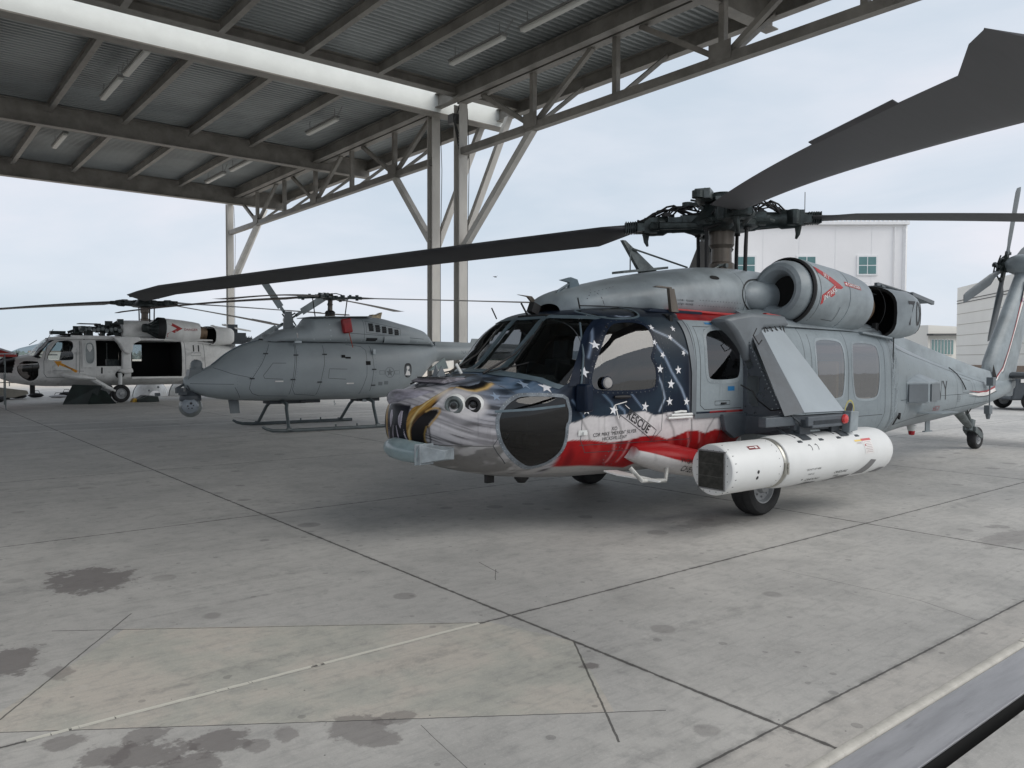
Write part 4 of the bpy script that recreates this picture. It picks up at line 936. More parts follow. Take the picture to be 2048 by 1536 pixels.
    base = mixc(base, T_((.010, .009, .010)), inpoly(s, z, B_MOUTH).astype(float) * nosem)
    base = mixc(base, T_((.42, .27, .09)), np.exp(-(pdist(s, z, B_LIP) / .0085) ** 2) * .95 * nosem); base = mixc(base, T_((.30, .20, .06)), np.exp(-(pdist(s, z, [(.397, 1.103), (.375, 1.031), (.375, .977), (.384, .95)]) / .007) ** 2) * .8 * nosem)
    for l_, w_ in (([(.42, 1.103), (.427, 1.033), (.431, .979), (.42, .942)], .009), ([(.513, 1.275), (.562, 1.257), (.624, 1.241)], .009), ([(.66, 1.47), (.52, 1.375), (.44, 1.30)], .006)): base = mixc(base, T_((.012, .012, .014)), np.exp(-(pdist(s, z, l_) / w_) ** 2) * .9 * nosem)
    # eye under the brow
    ey = [(-4.52, 1.475), (-4.45, 1.435), (-4.40, 1.430), (-4.30, 1.455), (-4.20, 1.50)]; mk = (ay > .40) & (ay < .75)
    de = pdist(x, z, ey); base = mixc(base, np.tile(lin((.010, .010, .012)), (n, 1)), ((np.abs(z - np.interp(x, [a for a, _ in ey], [c for _, c in ey]) - .022) < .020) & (x > -4.50) & (x < -4.22) & mk).astype(float)); base = mixc(base, np.tile(lin((.62, .42, .16)), (n, 1)), np.exp(-(de / .010) ** 2) * mk * .9)
    brow = [(-4.60, 1.50), (-4.45, 1.485), (-4.25, 1.525), (-4.05, 1.56)]; base = mixc(base, np.tile(lin((.03, .035, .045)), (n, 1)), np.exp(-(pdist(x, z, brow) / .010) ** 2) * .8 * (ay > .3))
    wf = sst(.16 - np.hypot((x + 4.54) * .8, z - 1.315), 0, .06); base = mixc(base, np.tile(lin((.62, .60, .60)), (n, 1)), wf * .8 * (ay > .3))
    base = mixc(base, flag, 1 - f); col = mixc(col, base, (x < -3.60).astype(float) * np.where(z > 1.60, 0, 1))
    # windshield surround and cockpit roof: navy, posts bare blue-grey
    top = (z > 1.60) & (x < -3.0); col = mixc(col, mixc(navy, np.tile(lin((.12, .17, .19)), (n, 1)), ((ay < .31) & (x < -3.2)).astype(float)), top.astype(float) * (x > -4.0))
    rail = (z > 2.02) & (x > -2.95) & (x < -2.0) & (z > 2.18); col = mixc(col, np.tile(lin((.018, .024, .035)), (n, 1)), rail.astype(float))
    col = mixc(col, np.tile(lin((.30, .30, .30)), (n, 1)), ((z < .60) & (x > -4.3) & (x < -.6)).astype(float) * .7)
    sh = np.exp(-(pdist(x, z, [(2.2, 1.95), (2.4, .6)]) / .02) ** 2) * .3; col = mixc(col, col * .5, sh)
    return np.clip(col, 0, 1)
WHT = (0.80, 0.80, 0.78)
def white_paint(P):
    x, y, z = P[:, 0], P[:, 1], P[:, 2]; n = len(x); c = np.tile(lin(WHT), (n, 1)) * (0.9 + .2 * fbm(x * 1.5, z * 2, 5))[:, None]
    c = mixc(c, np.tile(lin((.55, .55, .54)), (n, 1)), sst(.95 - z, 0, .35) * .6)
    c = mixc(c, np.tile(lin((.010, .010, .011)), (n, 1)), ((x < -4.42 + .25 * (z - 1.1)) & (z > .98) & (z < 1.5)).astype(float))
    c = mixc(c, c * .5, sst(fbm(x * 6, z * 6, 15), .62, .8) * .4)
    return np.clip(c, 0, 1)

def make_hull(root, paint, step, nper, kind):
    """fuselage with doors and glazing split off as parts; returns the projecting surface"""
    tf = [r for r in HULL if r[0] <= 2.6]; tb = [r for r in HULL if r[0] >= 2.6]
    G = loft_grid(tf, step, nper); ns = G.shape[0]; V = G.reshape(-1, 3); F = grid_faces(ns, nper); C = V[F].mean(1); col = paint(V)
    if kind == 'main':
        spec = [('cockpit_door_window', side_r(W_DOOR), M_GLASS), ('chin_window', side_r(W_CHIN), M_GLASSD), ('windshield', front_r(F_WS, -1), M_GLASSW), ('windshield', front_r(F_WS, 1), M_GLASSW), ('centre_windshield', front_r(F_MID), M_GLASSW),
                ('gunner_window', side_r(W_GUN), M_GLASS), ('cabin_window', side_r(W_C1), M_GLASSC), ('cabin_window', side_r(W_C2), M_GLASSC)]
        doors = [('cockpit_door', [(-3.49, 1.40), (-3.28, 2.16), (-2.62, 2.16), (-2.47, 1.95), (-2.52, 1.80), (-2.45, 1.6), (-2.45, 1.0), (-2.62, .80), (-3.40, .80), (-3.49, .95)]),
                 ('crew_door', [(-1.95, 2.13), (-.98, 2.13), (-1.10, 1.14), (-1.95, 1.14)]), ('cabin_door', [(.12, 2.14), (2.05, 2.14), (2.05, .78), (.12, .78)])]
    else:
        spec = [('cockpit_door_window', side_r(W_DOOR), M_GLASS2), ('chin_window', side_r(W_CHIN), M_GLASSD), ('windshield', front_r(F_WS, -1), M_GLASS2), ('windshield', front_r(F_WS, 1), M_GLASS2), ('centre_windshield', front_r(F_MID), M_GLASS2),
                ('open_crew_doorway', side_r([(-1.82, 2.13), (-.85, 2.13), (-.90, 1.20), (-1.82, 1.20)]), None), ('open_cabin_doorway', side_r([(-.55, 2.13), (1.36, 2.13), (1.36, .80), (-.55, .80)]), None)]
        doors = [('cockpit_door', [(-3.49, 1.40), (-3.28, 2.16), (-2.62, 2.16), (-2.47, 1.95), (-2.45, 1.0), (-2.62, .80), (-3.40, .80), (-3.49, .95)])]
    taken = np.zeros(len(F), bool); parts = {}
    for nm, fn, m in spec:
        k = fn(C) & ~taken
        if kind != 'main' and m is None:
            pass
        taken |= k
        if m is None: continue
        if nm.startswith('windshield') or nm.startswith('centre'): parts.setdefault(nm, []).append(np_mesh(nm, V, F[k], m, root))
        else:
            for sg in (-1, 1): parts.setdefault(nm, []).append(np_mesh(nm, V, F[k & (sg * C[:, 1] > 0)], m, root))
    for nm, poly in doors:
        for sg in (-1, 1):
            k = inpoly(C[:, 0], C[:, 2], poly) & (sg * C[:, 1] > .3) & ~taken; taken |= k; d = np_mesh(nm, V, F[k], M_HULL, root, col)
            if kind == 'main' and nm == 'crew_door' and sg < 0: d['label'] = 'grey door with a dark window, behind the flag paint'
            for o in parts.get({'cockpit_door': 'cockpit_door_window', 'crew_door': 'gunner_window'}.get(nm, ''), [])[:]:
                if (sg < 0) == (o.data.vertices[0].co.y < 0): o.parent = d
            if nm == 'cabin_door':
                for o in parts.get('cabin_window', []):
                    if (sg < 0) == (o.data.vertices[0].co.y < 0): o.parent = d
    np_mesh('fuselage', V, F[~taken], M_HULL, root, col)
    Gt = loft_grid(tb, .03, 120); Vt = Gt.reshape(-1, 3); Ft = grid_faces(Gt.shape[0], 120); np_mesh('tail_boom', Vt, Ft, M_HULL, root, paint(Vt))
    # dark liner inside, open at the same windows
    Gl = loft_grid([r for r in HULL if -4.7 < r[0] <= 2.6], .04, 160); Vl = Gl.reshape(-1, 3).copy(); Fl = grid_faces(Gl.shape[0], 160); Cl = Vl[Fl].mean(1); k = np.zeros(len(Fl), bool)
    for nm, fn, m in spec: k |= fn(Cl)
    Vl[:, 1] *= .955; Vl[:, 2] = 1.25 + (Vl[:, 2] - 1.25) * .95; Vl[:, 0] += .03
    lo = np_mesh('cockpit_liner', Vl, Fl[~k & (Cl[:, 0] < (.08 if kind == 'main' else 9))], M_INT, root)
    if kind == 'main': np_mesh('cabin_liner', Vl, Fl[~k & (Cl[:, 0] >= .08)], M_INTG, root)
    Gc = loft_grid(HULL, .05, 160); return Surf(Gc.reshape(-1, 3), grid_faces(Gc.shape[0], 160))

def interior(root, kind):
    b = MB(); b.box((-.7, 0, .745), (5.7, 1.75, .05)); b.build('cabin_floor', M_INT, root)
    b = MB(); b.prism([(-3.95, 1.0), (-3.45, 1.0), (-3.42, 1.30), (-3.50, 1.50), (-3.62, 1.58), (-3.90, 1.5)], lambda u, v, q: (u, q, v), -.78, .78); b.box((-3.0, 0, 1.0), (.9, .3, .5)); b.build('instrument_panel', M_INT, root, bevel=.01)
    b = MB()
    for k in range(8): b.lathe([(0, .045), (.012, .045), (.012, .001)], (-3.455, -.62 + .177 * k, 1.38), (1, 0, 0), 12)
    b.build('gauges', M_SEAM, root)
    for sy in (-.55, .55):
        s = MB(); s.box((-2.62, sy, 1.12), (.50, .50, .14)); s.box((-2.38, sy, 1.42), (.14, .46, .62), Matrix.Rotation(.14, 3, 'Y')); s.box((-2.31, sy, 1.84), (.11, .26, .22), Matrix.Rotation(.14, 3, 'Y')); s.box((-2.55, sy, .88), (.36, .36, .34))
        for q in (-.27, .27): s.box((-2.48, sy + q, 1.42), (.42, .03, .5), Matrix.Rotation(.2, 3, 'Y'))
        s.build('pilot_seat', M_SEAT, root, bevel=.025)
        s = MB(); s.tube([(-3.1, sy, .75), (-3.05, sy, 1.1), (-3.0, sy, 1.32)], .018, 8); s.tube([(-3.0, sy, 1.28), (-3.01, sy, 1.42)], .026, 8); s.build('control_stick', M_BLACK, root)
        s = MB(); s.box((-3.75, sy - .1, .95), (.05, .10, .14)); s.box((-3.75, sy + .1, .95), (.05, .10, .14)); s.tube([(-3.75, sy - .1, .95), (-3.5, sy - .1, 1.1)], .015, 6); s.tube([(-3.75, sy + .1, .95), (-3.5, sy + .1, 1.1)], .015, 6); s.build('rudder_pedals', M_HUB, root)
    b = MB(); b.box((-2.15, -.86, 1.45), (.05, .3, 1.5)); b.box((-2.15, 0, 2.12), (.05, 1.9, .2)); b.box((-2.15, 0, .95), (.05, 1.9, .35)); b.build('cockpit_bulkhead', M_INT, root)
    b = MB(); b.box((-3.0, 0, 2.17), (.5, .5, .08)); b.build('overhead_console', M_INT, root, bevel=.01)
    if kind == 'main':
        b = MB(); b.box((.1, 0, 1.5), (.05, 1.9, 1.5)); b.build('cabin_bulkhead', M_INT, root)
        for x in (.9, 1.6):
            b = MB(); b.box((x, .1, 1.05), (.42, 1.5, .06)); b.box((x + .2, .1, 1.4), (.06, 1.5, .62)); b.build('troop_seat', mat('seat_tan_fabric', (.30, .22, .13), .9), root, bevel=.02)

def upper_works(root, m_cowl, kind):
    """cowlings, engines, exhausts"""
    if kind == 'main':
        T = [(-3.02, 2.2, 2.34, .20, 2.25, 2, 2), (-2.98, 2.18, 2.42, .38, 2.28, 2, 2.2), (-2.85, 2.15, 2.485, .50, 2.3, 2, 2.5), (-2.4, 2.12, 2.60, .62, 2.35, 2.2, 2.8), (-1.4, 2.1, 2.80, .70, 2.42, 2.2, 2.7), (-.6, 2.1, 2.90, .70, 2.5, 2.2, 2.5), (.2, 2.1, 2.93, .62, 2.5, 2.2, 2.4), (1.5, 2.1, 2.84, .55, 2.45, 2.2, 2.4), (2.6, 2.0, 2.58, .5, 2.3, 2.2, 2.4), (3.4, 1.9, 2.22, .36, 2.1, 2.2, 2.4), (4.0, 1.8, 1.98, .22, 1.9, 2.2, 2.4)]
        G = loft_grid(T, .05, 80); V = G.reshape(-1, 3); np_mesh('engine_cowling', V, grid_faces(G.shape[0], 80), m_cowl, root)
        S2 = Surf(V, grid_faces(G.shape[0], 80))
    else:
        T = [(-.75, 2.2, 2.80, .55, 2.4, 2, 2.6), (-.70, 2.1, 2.90, .70, 2.5, 2.2, 2.5), (.2, 2.1, 2.93, .62, 2.5, 2.2, 2.4), (1.5, 2.1, 2.84, .55, 2.45, 2.2, 2.4), (2.8, 2.0, 2.50, .5, 2.3, 2.2, 2.4), (3.8, 1.9, 2.22, .36, 2.1, 2.2, 2.4)]
        G = loft_grid(T, .06, 60); V = G.reshape(-1, 3); np_mesh('engine_cowling', V, grid_faces(G.shape[0], 60), m_cowl, root); S2 = Surf(V, grid_faces(G.shape[0], 60))
        b = MB(); b.prism([(0, 2.35), (.5, 2.35), (.62, 2.6), (.5, 2.85), (0, 2.9)], lambda u, v, q: (-.78 - q, u * 1 if q >= 0 else u, v), 0, .02); b.build('cowl_bulkhead', M_DEEP, root)
    # dorsal drive shaft cover
    b = MB(); R = []
    for x, z0, z1, w in ((4.25, 1.85, 2.17, .19), (4.27, 1.85, 2.19, .20), (4.9, 1.72, 2.09, .18), (6.3, 1.5, 1.84, .16), (7.6, 1.3, 1.62, .15), (8.6, 1.25, 1.50, .13)):
        R.append([(x, -w * 1.05, z0), (x, -w, z1 - .07), (x, -w * .85, z1 - .02), (x, 0, z1), (x, w * .85, z1 - .02), (x, w, z1 - .07), (x, w * 1.05, z0)])
    b.rings(R, cap=True, closed=False); b.build('drive_shaft_cover', m_cowl, root, smooth=30)
    for sg in (-1, 1):
        ax = Vector((1, 0.0, -.075)).normalized(); c0 = Vector((0, sg * .86, 2.60))
        e = MB(); prof = [(.16, .405), (.22, .425), (.30, .432), (.95, .425), (.955, .415), (.965, .415), (.97, .425), (1.4, .405), (1.5, .395), (1.63, .378), (1.64, .36)]
        e.lathe(prof, c0, ax, 48); nac = e.build('engine_nacelle', m_cowl, root)
        e = MB(); pr = [(.30, .20), (.12, .20), (.03, .215), (-.03, .25), (-.045, .29), (-.02, .34), (.05, .375), (.15, .385), (.20, .38)]
        if kind == 'main': e.lathe(pr, c0, ax, 48); e.build('intake_lip', m_cowl, nac)
        e = MB(); e.lathe([(.14, .41), (.16, .432), (.185, .432), (.20, .41)], c0, ax, 48); e.build('intake_seal', M_BLACK, nac)
        e = MB(); e.lathe([(.06, .215), (.35, .19), (.36, .001)], c0, ax, 32); e.lathe([(.15, .38), (.17, .405), (.18, .01)], c0 + ax * .01, ax, 32); e.build('intake_throat', M_DEEP, nac)
        if kind == 'main':
            # rounded hump feeding the intake from the cowling side
            e = MB(); R = []
            for i in range(15):
                u = -.46 + .62 * i / 14; q = math.sqrt(max(0.0, 1 - ((u + .02) / .45) ** 2)) if u < -.02 else 1.0; q = max(q, .02)
                R.append([(u, sg * (.62 + .17 * q * math.cos(t) * (1 if math.cos(t) > 0 else .6)), 2.53 + .19 * q * math.sin(t)) for t in [2 * PI * k / 28 for k in range(28)]])
            e.rings(R); e.build('intake_hump', m_cowl, nac, smooth=60)
            S2b = MB(); ring = [(-.02 + .47 * math.cos(t) * (1 if math.cos(t) < 0 else .2), 2.53 + .215 * math.sin(t)) for t in [PI / 2 + PI * k / 16 for k in range(17)]]
            line_on(S2b, ring, lambda x, z, o: S2.side(x, z, o, sg), .018, .004); S2b.build('hump_seal', M_BLACK, nac)
        # exhaust shroud: an open-fronted duct that turns outboard
        def rr(cx, cy, cz, wy, wz, n=28, tw=0.0):
            out = []
            for k in range(n):
                t = 2 * PI * k / n; c_, s_ = math.cos(t), math.sin(t); p_ = .62
                out.append((cx + tw * c_, sg * (cy + wy * math.copysign(abs(c_) ** p_, c_)), cz + wz * math.copysign(abs(s_) ** p_, s_)))
            return out
        e = MB(); R = [rr(1.98, .90, 2.38, .35, .37, tw=.27), rr(2.38, .91, 2.38, .37, .355, tw=.10), rr(2.70, .92, 2.38, .37, .345), rr(2.92, .92, 2.375, .33, .31), rr(3.02, .91, 2.37, .25, .24), rr(3.05, .90, 2.37, .12, .10)]
        R2 = [rr(2.85, .90, 2.37, .27, .25), rr(2.38, .89, 2.38, .34, .325, tw=.10), rr(1.985, .88, 2.38, .325, .34, tw=.27)]
        e.rings(R, cap=False); e.add([p for p in R[-1]], [tuple(range(28))]); sh = e.build('exhaust_shroud', m_cowl, root)
        e = MB(); e.rings(R2, cap=False); e.add(R2[0], [tuple(range(28))]); e.add(R2[-1] + R[0], [(k, (k + 1) % 28, 28 + (k + 1) % 28, 28 + k) for k in range(28)]); e.build('exhaust_duct', M_DEEP, sh)
        e = MB(); e.bar((1.70, sg * .62, 2.70), (2.9, sg * .64, 2.68), .36, .03); e.bar((1.62, sg * .86, 2.10), (2.3, sg * .93, 2.035), .50, .03); e.build('exhaust_bridge', m_cowl, sh, bevel=.01)
        e = MB(); e.lathe([(1.5, .30), (1.8, .26), (1.95, .23), (1.97, .17)], c0, ax, 24); e.build('tail_pipe', mat('burnt_exhaust_metal', (.16, .11, .07), .5, .5, .4, 6), sh)
        e = MB(); RY = Matrix.Rotation(.16, 3, 'Y'); e.box((3.42, sg * .84, 2.66), (.68, .42, .025), RY); e.box((3.0, sg * .62, 2.78), (.5, .30, .03), RY); e.bar((3.1, sg * 1.03, 2.70), (3.78, sg * 1.03, 2.60), .05, .06); e.tube([(2.75, sg * .70, 2.86), (3.2, sg * .95, 2.72)], .02, 8); e.box((2.72, sg * .72, 2.84), (.12, .05, .05)); e.build('exhaust_flap', m_cowl if kind != 'main' else M_MGREY, root, bevel=.006)
    return S2

def tail(root, m_body, m_dark):
    b = MB(); f = [(8.0, 1.33), (8.30, 1.72), (9.80, 3.42), (9.98, 3.72), (10.15, 3.86), (10.75, 3.80), (10.85, 3.45), (9.95, 1.75), (9.75, 1.0), (9.0, .93), (8.2, 1.0)]
    n = 5; R = []
    for z in [1.0, 1.2, 1.4, 1.7, 2.1, 2.6, 3.1, 3.45, 3.7, 3.84]:
        xl = np.interp(z, [1.0, 1.33, 1.72, 3.42, 3.72, 3.86], [8.9, 8.25, 8.33, 9.82, 10.0, 10.2]); xt = np.interp(z, [.95, 1.0, 1.75, 3.45, 3.86], [9.5, 9.7, 9.95, 10.85, 10.8]); c = xt - xl; w = .15 * (1 if z < 3.5 else .8); th = [(0, 0), (.03, .45), (.12, .85), (.3, 1), (.6, .75), (1, .06), (1, -.06), (.6, -.75), (.3, -1), (.12, -.85), (.03, -.45)]
        R.append([(xl + u * c, v * w, z) for u, v in th])
    b.rings(R); fin = b.build('tail_fin', m_body, root, smooth=50)
    b = MB(); b.lathe([(-.28, .10), (-.24, .17), (-.1, .22), (.1, .22), (.25, .17), (.45, .10), (.5, .02)], (10.05, 0, 3.74), (0.35, .93, .1), 24, cap=True); b.build('tail_gearbox', m_body, fin)
    b = MB(); R = []
    for y, x0, c in ((-2.2, 9.55, .85), (-2.1, 9.5, .95), (-.2, 9.2, 1.25), (.2, 9.2, 1.25), (2.1, 9.5, .95), (2.2, 9.55, .85)): R.append([(x0 + u * c, y, 1.42 + v * .07) for u, v in [(0, 0), (.05, .7), (.25, 1), (1, 0.05), (1, -.05), (.25, -1), (.05, -.7)]])
    b.rings(R); b.build('stabilator', m_dark, root)
    # canted four bladed tail rotor on the far side
    tr = bpy.data.objects.new('tail_rotor', None); 
    cant = math.radians(15); C0 = Vector((10.10, .34, 3.74)); ex = Vector((-1, 0, 0)); ez = Vector((0, -math.sin(cant), math.cos(cant))); nn = Vector((0, math.cos(cant), math.sin(cant)))
    h = MB(); h.lathe([(-.28, .06), (-.1, .06), (-.08, .12), (.04, .12), (.06, .17), (.10, .17), (.12, .06), (.24, .05)], C0, nn, 20, cap=True)
    for k in range(4):
        a = math.radians((-26, 74, 154, 258)[k]); d = ex * math.cos(a) + ez * math.sin(a); s = nn.cross(d); h.bar(C0 + d * .05, C0 + d * .34, .12, .05, up=nn); h.tube([C0 + nn * .18 + s * .05, C0 + d * .20 + s * .10 + nn * .16], .015, 6); h.tube([C0 + nn * .16 + d * .1 + s * .1, C0 + d * .30 + s * .10], .018, 6); h.box(C0 + d * .26 + s * .10, (.06, .06, .06))
    hub = h.build('tail_rotor_hub', M_HUB, root, smooth=30)
    for k in range(4):
        a = math.radians((-26, 74, 154, 258)[k]); d = ex * math.cos(a) + ez * math.sin(a); s = nn.cross(d); b = MB(); R = []
        for r, c, th in ((.28, .10, .035), (.45, .13, .03), (.62, .24, .026), (1.1, .25, .02), (1.40, .25, .017), (1.60, .24, .012), (1.675, .18, .008)):
            tw = math.radians(14 - 8 * r); row = []
            for u, v in [(0, 0), (.1, 1), (.35, 1), (1, 0.1), (1, -.1), (.35, -1), (.1, -1)]: x = (.3 - u) * c; row.append(C0 + d * r + s * (x * math.cos(tw)) + nn * (v * th + x * math.sin(tw)))
            R.append(row)
        b.rings(R); b.build('tail_rotor_blade', M_MGREY, root, smooth=40)
    # tail wheel on its trailing yoke
    wheel(root, (7.95, 0, .215), .215, .16, (0, 1, 0), 'tail_wheel')
    b = MB(); b.tube([(7.0, 0, .86), (7.45, 0, .58), (7.72, 0, .42)], [.10, .075, .06], 10); b.lathe([(-.1, .05), (-.1, .08), (.12, .08), (.12, .05)], (7.72, 0, .46), (.3, 0, 1), 12, cap=True)
    for sg in (-1, 1): b.bar((7.70, sg * .10, .40), (7.97, sg * .12, .25), .03, .10)
    b.bar((7.72, -.12, .41), (7.72, .12, .41), .08, .08); b.tube([(7.45, 0, .86), (7.66, 0, .62), (7.72, 0, .50)], [.035, .035, .05], 8); b.tube([(7.62, .03, .80), (7.65, .03, .62)], .02, 6); b.build('tail_gear_strut', M_HUB2, root, smooth=40)
M_GLASS2 = glass_mat('clear_glass', (0.75, 0.8, 0.8), 0.06, 0.02)
# ------------------------------------------------------------------ painted helicopter (nearest)
H1 = thing('painted_helicopter', 'grey naval helicopter with an eagle and flag painted nose, nearest under the canopy edge', 'helicopter', (8.784, 6.457, 0), math.radians(-1.2), 'naval helicopters with four bladed rotors')
S1 = make_hull(H1, eagle_paint, .0125, 470, 'main')
interior(H1, 'main')
C1 = upper_works(H1, M_GREY, 'main')
tail(H1, M_GREY, M_DGREY)
rotor_head(H1, True, [(math.radians(139.3), 3.48, .115, .001, 21, -14), (math.radians(-133.2), 3.53, .090, .0055, 2, -15), (math.radians(-40.7), 3.60, .0, .004, 2, -6), (math.radians(44.8), 3.55, .11, .004, 14, -14)])
SP = lambda x, z, o=.002: S1.side(x, z, o, -1)
SS = lambda x, z, o=.002: S1.side(x, z, o, 1)
FR = lambda y, z, o=.002: S1.front(y, z, o)
TP = lambda x, y, o=.002: S1.top(x, y, o)
for fn, sg in ((SP, -1), (SS, 1)):
    for nm, P, w in (('cockpit_window_frame', W_DOOR, .028), ('chin_window_frame', W_CHIN, .022), ('crew_window_frame', W_GUN, .035), ('cabin_window_frame', W_C1, .022), ('cabin_window_frame', W_C2, .022)):
        b = MB(); Q = smooth_poly(P, 1 if P is W_CHIN else 2); ring_on(b, offset_poly(Q, -.010), fn, w + .010, .003); b.build(nm, {'cockpit_window_frame': M_NAVY, 'chin_window_frame': M_RIMF, 'crew_window_frame': M_GREY, 'cabin_window_frame': M_GREY}[nm], H1, smooth=30)
    rl = MB(); 
    for P, w, g_ in ((W_CHIN, .012, .045), (W_GUN, .020, .07)): rivets_on(rl, offset_poly(smooth_poly(P, 2), w), fn, g_, .0045, .0045, True)
    rl.build('fasteners', M_RIVL, H1)
    rd = MB(); rivets_on(rd, offset_poly(smooth_poly(W_DOOR, 2), .014), fn, .06, .006, .0062, True)
    for k in range(2):
        rivets_on(rd, [(-2.42, 2.0), (-2.40, 1.15)], fn, .05, .005); rivets_on(rd, [(-2.35, 2.0), (-2.34, 1.15)], fn, .05, .005)
    rivets_on(rd, [(2.30, 2.1), (2.36, .7)], fn, .06, .006); rivets_on(rd, [(2.42, 2.1), (2.48, .7)], fn, .06, .006)
    rivets_on(rd, [(-3.02 + .11 * math.cos(t * PI / 8), .76 + .10 * math.sin(t * PI / 8)) for t in range(17)], fn, .045, .007)
    for x in (3.2, 4.2, 5.4, 6.4, 7.1): rivets_on(rd, [(x, 1.75 - .09 * (x - 3)), (x + .02, .80 + .03 * (x - 3))], fn, .07, .005)
    rd.build('rivets', M_RIV, H1)
    ln = MB()
    for pts in ([(-3.49, .95), (-3.49, 1.38), (-3.30, 2.14)], [(-3.49, .95), (-3.40, .82), (-2.66, .82), (-2.46, 1.0), (-2.45, 1.62), (-2.47, 1.70)], [(-2.62, 2.15), (-2.48, 2.0), (-2.45, 1.85)], [(-1.93, 2.12), (-1.94, 1.16)], [(-3.49, .90), (-2.0, .885)],
                [(-1.86, 2.09), (-1.87, 1.24), (-1.80, 1.19), (-1.15, 1.19)], [(-1.86, 2.09), (-1.06, 2.09)], [(-1.94, 1.14), (-.9, 1.13)], [(-2.0, 1.10), (-2.0, .72)], [(-1.50, 1.1), (-1.50, .80)],
                [(.12, 2.12), (.16, .80), (2.02, .78), (2.10, 1.0), (2.06, 1.9), (1.98, 2.10), (.12, 2.12)], [(1.13, 2.10), (1.13, .80)], [(2.26, 2.2), (2.32, .6)], [(.28, 2.05), (.26, 1.15)], [(.2, .98), (2.05, .98)],
                [(-4.776, .935), (-4.55, .925), (-4.33, .925)], [(-4.33, .925), (-4.27, .85), (-4.15, .74)], [(-4.33, .925), (-4.29, 1.02)], [(-4.11, 1.41), (-4.20, 1.50), (-4.35, 1.56)], [(-4.72, 1.44), (-4.45, 1.515), (-4.1, 1.58)],
                [(2.7, 1.9), (4.5, 1.72), (7.6, 1.30)], [(2.7, 1.15), (8.2, 1.12)], [(2.7, .80), (7.8, .95)], [(5.9, 1.60), (5.95, .75)], [(6.9, 1.45), (6.95, .85)], [(7.6, 1.38), (7.65, .88)], [(6.2, 1.42), (6.75, 1.35), (6.78, 1.15), (6.2, 1.16), (6.2, 1.42)], [(3.0, 1.5), (3.0, .8)]):
        line_on(ln, pts, fn, .007 if pts[0][0] > -2 else .006)
    ln.build('panel_seams', M_SEAM, H1)
    b = MB(); line_on(b, [(-2.03, 2.14), (-2.02, 1.9), (-1.985, 1.6), (-1.985, 1.14)], fn, .075, .012); b.build('door_post', M_MGREY, H1)
    b = MB(); line_on(b, [(-1.98, 1.128), (-.95, 1.122)], fn, .05, .02); b.build('lower_door_rail', M_MGREY, H1)
    b = MB(); line_on(b, [(.05, 2.165), (2.3, 2.135)], fn, .05, .012); b.build('upper_door_rail', M_MGREY, H1)
    # white grab bars, handle, hinges, tape
    b = MB(); b.tube([SP(x, 1.155, .03) if sg < 0 else SS(x, 1.155, .03) for x in (-2.36, -2.2, -2.04)], .014, 8); b.tube([fn(x, 1.125, .03) for x in (-2.40, -2.2, -2.04)], .014, 8); b.tube([fn(x, 1.18 + .008 * math.sin((x + 2.3) * 15), .02) for x in (-2.30, -2.2, -2.12)], .012, 8); b.build_loose('grab_bar', M_WHITE, H1)
    b = MB(); b.tube([fn(x, 1.36, .018) for x in (-3.12, -3.06, -2.98, -2.92)], [.012, .018, .018, .012], 8); b.build('door_handle', M_BLACK, H1)
    b = MB(); patch(b, -3.53, -3.43, 1.0, 1.05, fn, .012); b.box(fn(-3.46, 1.02, .015), (.05, .03, .03)); b.build('hinge', M_WHITE, H1)
    b = MB(); b.tube([fn(-1.52, 1.25, .012), fn(-1.44, 1.25, .012)], .010, 6); b.build('crew_door_latch', M_BLACK, H1)
    b = MB(); ring_on(b, [(-1.62, 1.235), (-1.36, 1.235), (-1.36, 1.275), (-1.62, 1.275)], fn, .004, .003); b.build('latch_recess', M_SEAM, H1)
BLT = mat('blue_tape', (.02, .17, .38), .6)
b = MB(); patch(b, -1.40, -1.28, 1.385, 1.435, SP, .003); patch(b, -1.62, -1.50, 2.118, 2.14, SP, .004); b.build('blue_tape', BLT, H1)
